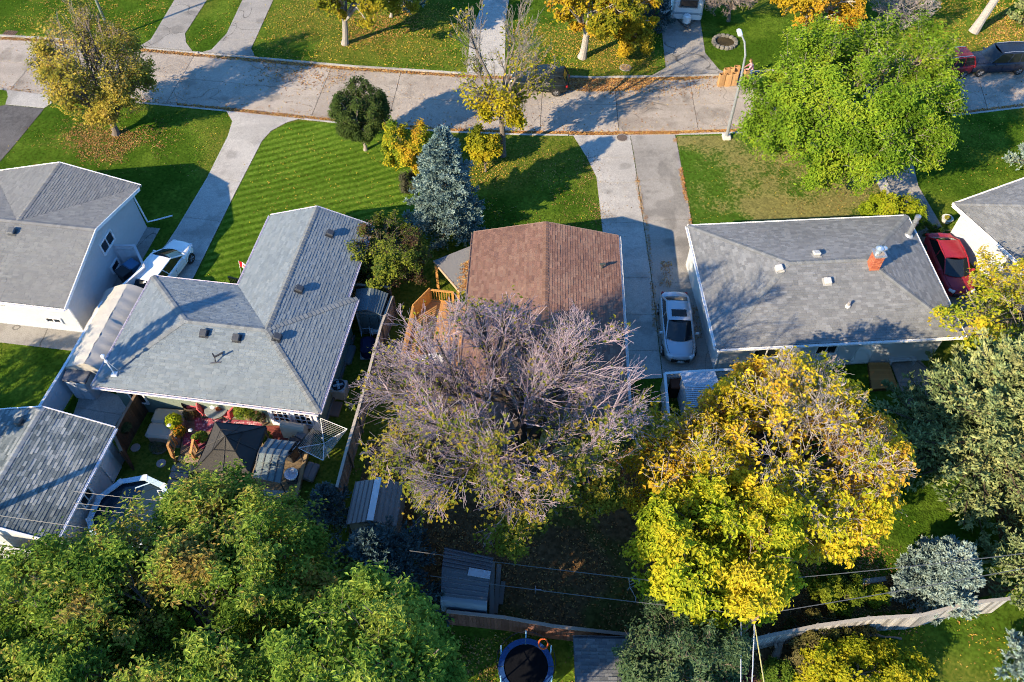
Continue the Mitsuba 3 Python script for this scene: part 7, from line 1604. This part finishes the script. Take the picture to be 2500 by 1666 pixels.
k = thing('sprinkler', 'small white sprinkler on the leaf litter of the shaded back yard', 'sprinkler'); p = np.array((1.14, 13.65, 0.00)); part(k, 'head', MB().beam(p + [-.1, 0, .12], p + [.18, -.05, .16], .05, .04, (.6, .55, .7))); part(k, 'stake', MB().tube([p + [-.1, -.15, .02], p + [-.1, 0, .12], p + [-.08, .2, .02]], .015, (.6, .6, .62), 6))
k = thing('lattice_panel', 'green-grey wooden lattice panel on the dark yard left of the yellow trees', 'lattice'); q = [np.array(x) for x in ((6.35, 20.39, 0.50), (7.20, 20.25, 0.50), (7.04, 19.31, 0.40), (6.14, 19.40, 0.40))]
def qp(u, w): return q[0] * (1 - u) * (1 - w) + q[1] * u * (1 - w) + q[2] * u * w + q[3] * (1 - u) * w
for i in range(4): a, b = q[i], q[(i + 1) % 4]; piece(k, 'frame', (a + b) / 2, (np.linalg.norm(b - a) + .06, .07, .05), (.17, .19, .16), b - a)
for i in range(1, 14):
    c_ = i / 7
    for flip in (0, 1):
        u0, w0 = (max(0, c_ - 1), min(1, c_)); u1, w1 = (min(1, c_), max(0, c_ - 1))
        a, b = (qp(u0, w0), qp(u1, w1)) if not flip else (qp(1 - u0, w0), qp(1 - u1, w1))
        if np.linalg.norm(b - a) > .1: piece(k, 'slat', (a + b) / 2 + [0, 0, .01 * flip], (np.linalg.norm(b - a), .035, .01), (.18, .20, .17), b - a)
k = thing('sandbox_lid', 'green plastic lid on the ground under the lower left tree', 'lid'); part(k, 'lid', MB().cbox(np.array((-20.76, 13.20, 1.00)), (.75, .6, .2), (.03, .30, .08), .06, rz=20))
k = thing('utility_box', 'pale utility pedestal on the dry lawn below the large bright green tree', 'utility box'); p = np.array((19.80, 41.07, 0.00)); part(k, 'case', MB().cbox(p + [0, 0, .3], (.42, .36, .6), (.46, .45, .42), .03)); part(k, 'lid', MB().cbox(p + [0, 0, .62], (.48, .42, .08), (.5, .49, .46), .03))
k = thing('planter', 'white round planter with a small plant at the left wall of the white house', 'planter'); p = np.array((27.16, 37.29, 0.00)); part(k, 'bowl', MB().lathe(p, [(.25, 0), (.33, .25), (.36, .3), (.3, .29), (0, .25)], (.6, .6, .58), 16)); ball_plant(k, 'plant', p + [0, 0, .3], .2, 120, [(.2, .2, .03), (.35, .3, .04)], .09, 30)
k = thing('low_deck', 'orange-brown wooden deck at the back corner of the hip roof house', 'deck'); q = P2((19.24, 26.14, 0.30), (20.35, 26.14, 0.30), (20.37, 24.53, 0.30), (18.99, 24.40, 0.30)); rng = np.random.default_rng(6)
x0, y0, x1, y1 = q.bounds
for y in np.arange(y0, y1, .145):
    g = q.intersection(sbox(x0, y, x1, y + .137)); 
    if g.geom_type == 'Polygon' and g.area > .01: part(k, 'board', MB().prism(g, .22, .3, np.array((.36, .19, .07)) * (.85 + .3 * rng.random())))
part(k, 'frame', MB().prism(q.buffer(-.03), 0, .215, (.15, .09, .05)))
k = struct('patio', 'grey concrete patio behind the hip roof house'); put(k, MB().sheet(P2((20.56, 26.36, 0.00), (22.23, 26.50, 0.00), (22.80, 25.14, 0.00), (22.52, 23.57, 0.00), (20.62, 23.31, 0.00), (20.61, 24.74, 0.00)), .012, (.1, .1, .1)).ply('vc'))
slabs(k, cut(P2((20.56, 26.36, 0.00), (22.23, 26.50, 0.00), (22.80, 25.14, 0.00), (22.52, 23.57, 0.00), (20.62, 23.31, 0.00), (20.61, 24.74, 0.00)), [LineString([(19.70, 25.00, 0.00)[:2], (23.64, 25.00, 0.00)[:2]])]), 0, .05, 'old_concrete', .01)
k = thing('garden_bench', 'pale grey bench against the back wall of the hip roof house', 'bench'); p = np.array((21.07, 26.33, 0.00)); Lb = frame(p, 3.7)
for i in range(4): part(k, 'slat', MB(Lb).box((0, -.18 + i * .12, .45), (1.5, .1, .03), (.46, .48, .49)))
for i in range(3): part(k, 'back_slat', MB(Lb).box((0, .25, .6 + i * .13), (1.5, .03, .1), (.46, .48, .49)))
for s in (-1, 1): part(k, 'leg', MB(Lb).box((s * .65, 0, .22), (.07, .5, .44), (.4, .42, .43)))
k = struct('garden_path', 'pale concrete edging path between the lawn and the litter bed')
pth = P2((13.67, 13.84, 0.00), (15.40, 14.11, 0.00), (16.94, 14.30, 0.00), (16.97, 14.07, 0.00), (15.43, 13.84, 0.00), (13.71, 13.61, 0.00)); put(k, MB().sheet(pth, .018, (.1, .1, .1)).ply('vc')); slabs(k, cut(pth, [LineString([(14.51, 14.26, 0.00)[:2], (14.44, 13.50, 0.00)[:2]]), LineString([(16.05, 14.45, 0.00)[:2], (15.99, 13.69, 0.00)[:2]])]), 0, .06, 'drive_concrete', .01)
for p, lab, rz in (((18.18, 12.71, 0.15), 'grey-brown driftwood branch lying behind the silver-grey fence', 30), ((11.34, 10.87, 0.15), 'pale driftwood stump in front of the left end of the silver-grey fence', 60)):
    k = thing('driftwood', lab, 'driftwood'); p = np.array(p); d = rot(0, 0, rz) @ np.array([1., 0, 0])
    part(k, 'log', MB().tube([p - d * .7 - [0, 0, .05], p - d * .2 + [0, .05, .1], p + d * .3 + [0, 0, .05], p + d * .7 + [0, .1, .25]], [.14, .18, .13, .05], (.30, .25, .20), 8)); part(k, 'branch', MB().tube([p, p + d * .2 + [-.2, .3, .3], p + d * .35 + [-.2, .45, .5]], [.09, .06, .02], (.34, .29, .25), 7)); part(k, 'branch', MB().tube([p - d * .4, p - d * .6 + [.1, .25, .25]], [.08, .03], (.4, .38, .36), 7))
pot_plant('red and green flowers in the bed at the right edge', (24.31, 19.03, 0.00), .45, .4, .3, .1, (.2, .1, .08), [(.08, .16, .03), (.16, .24, .04)], 500, .1, 21, z=0, cat='flower', name='flower_clump', flower=[(.6, .05, .12), (.6, .25, .08)])
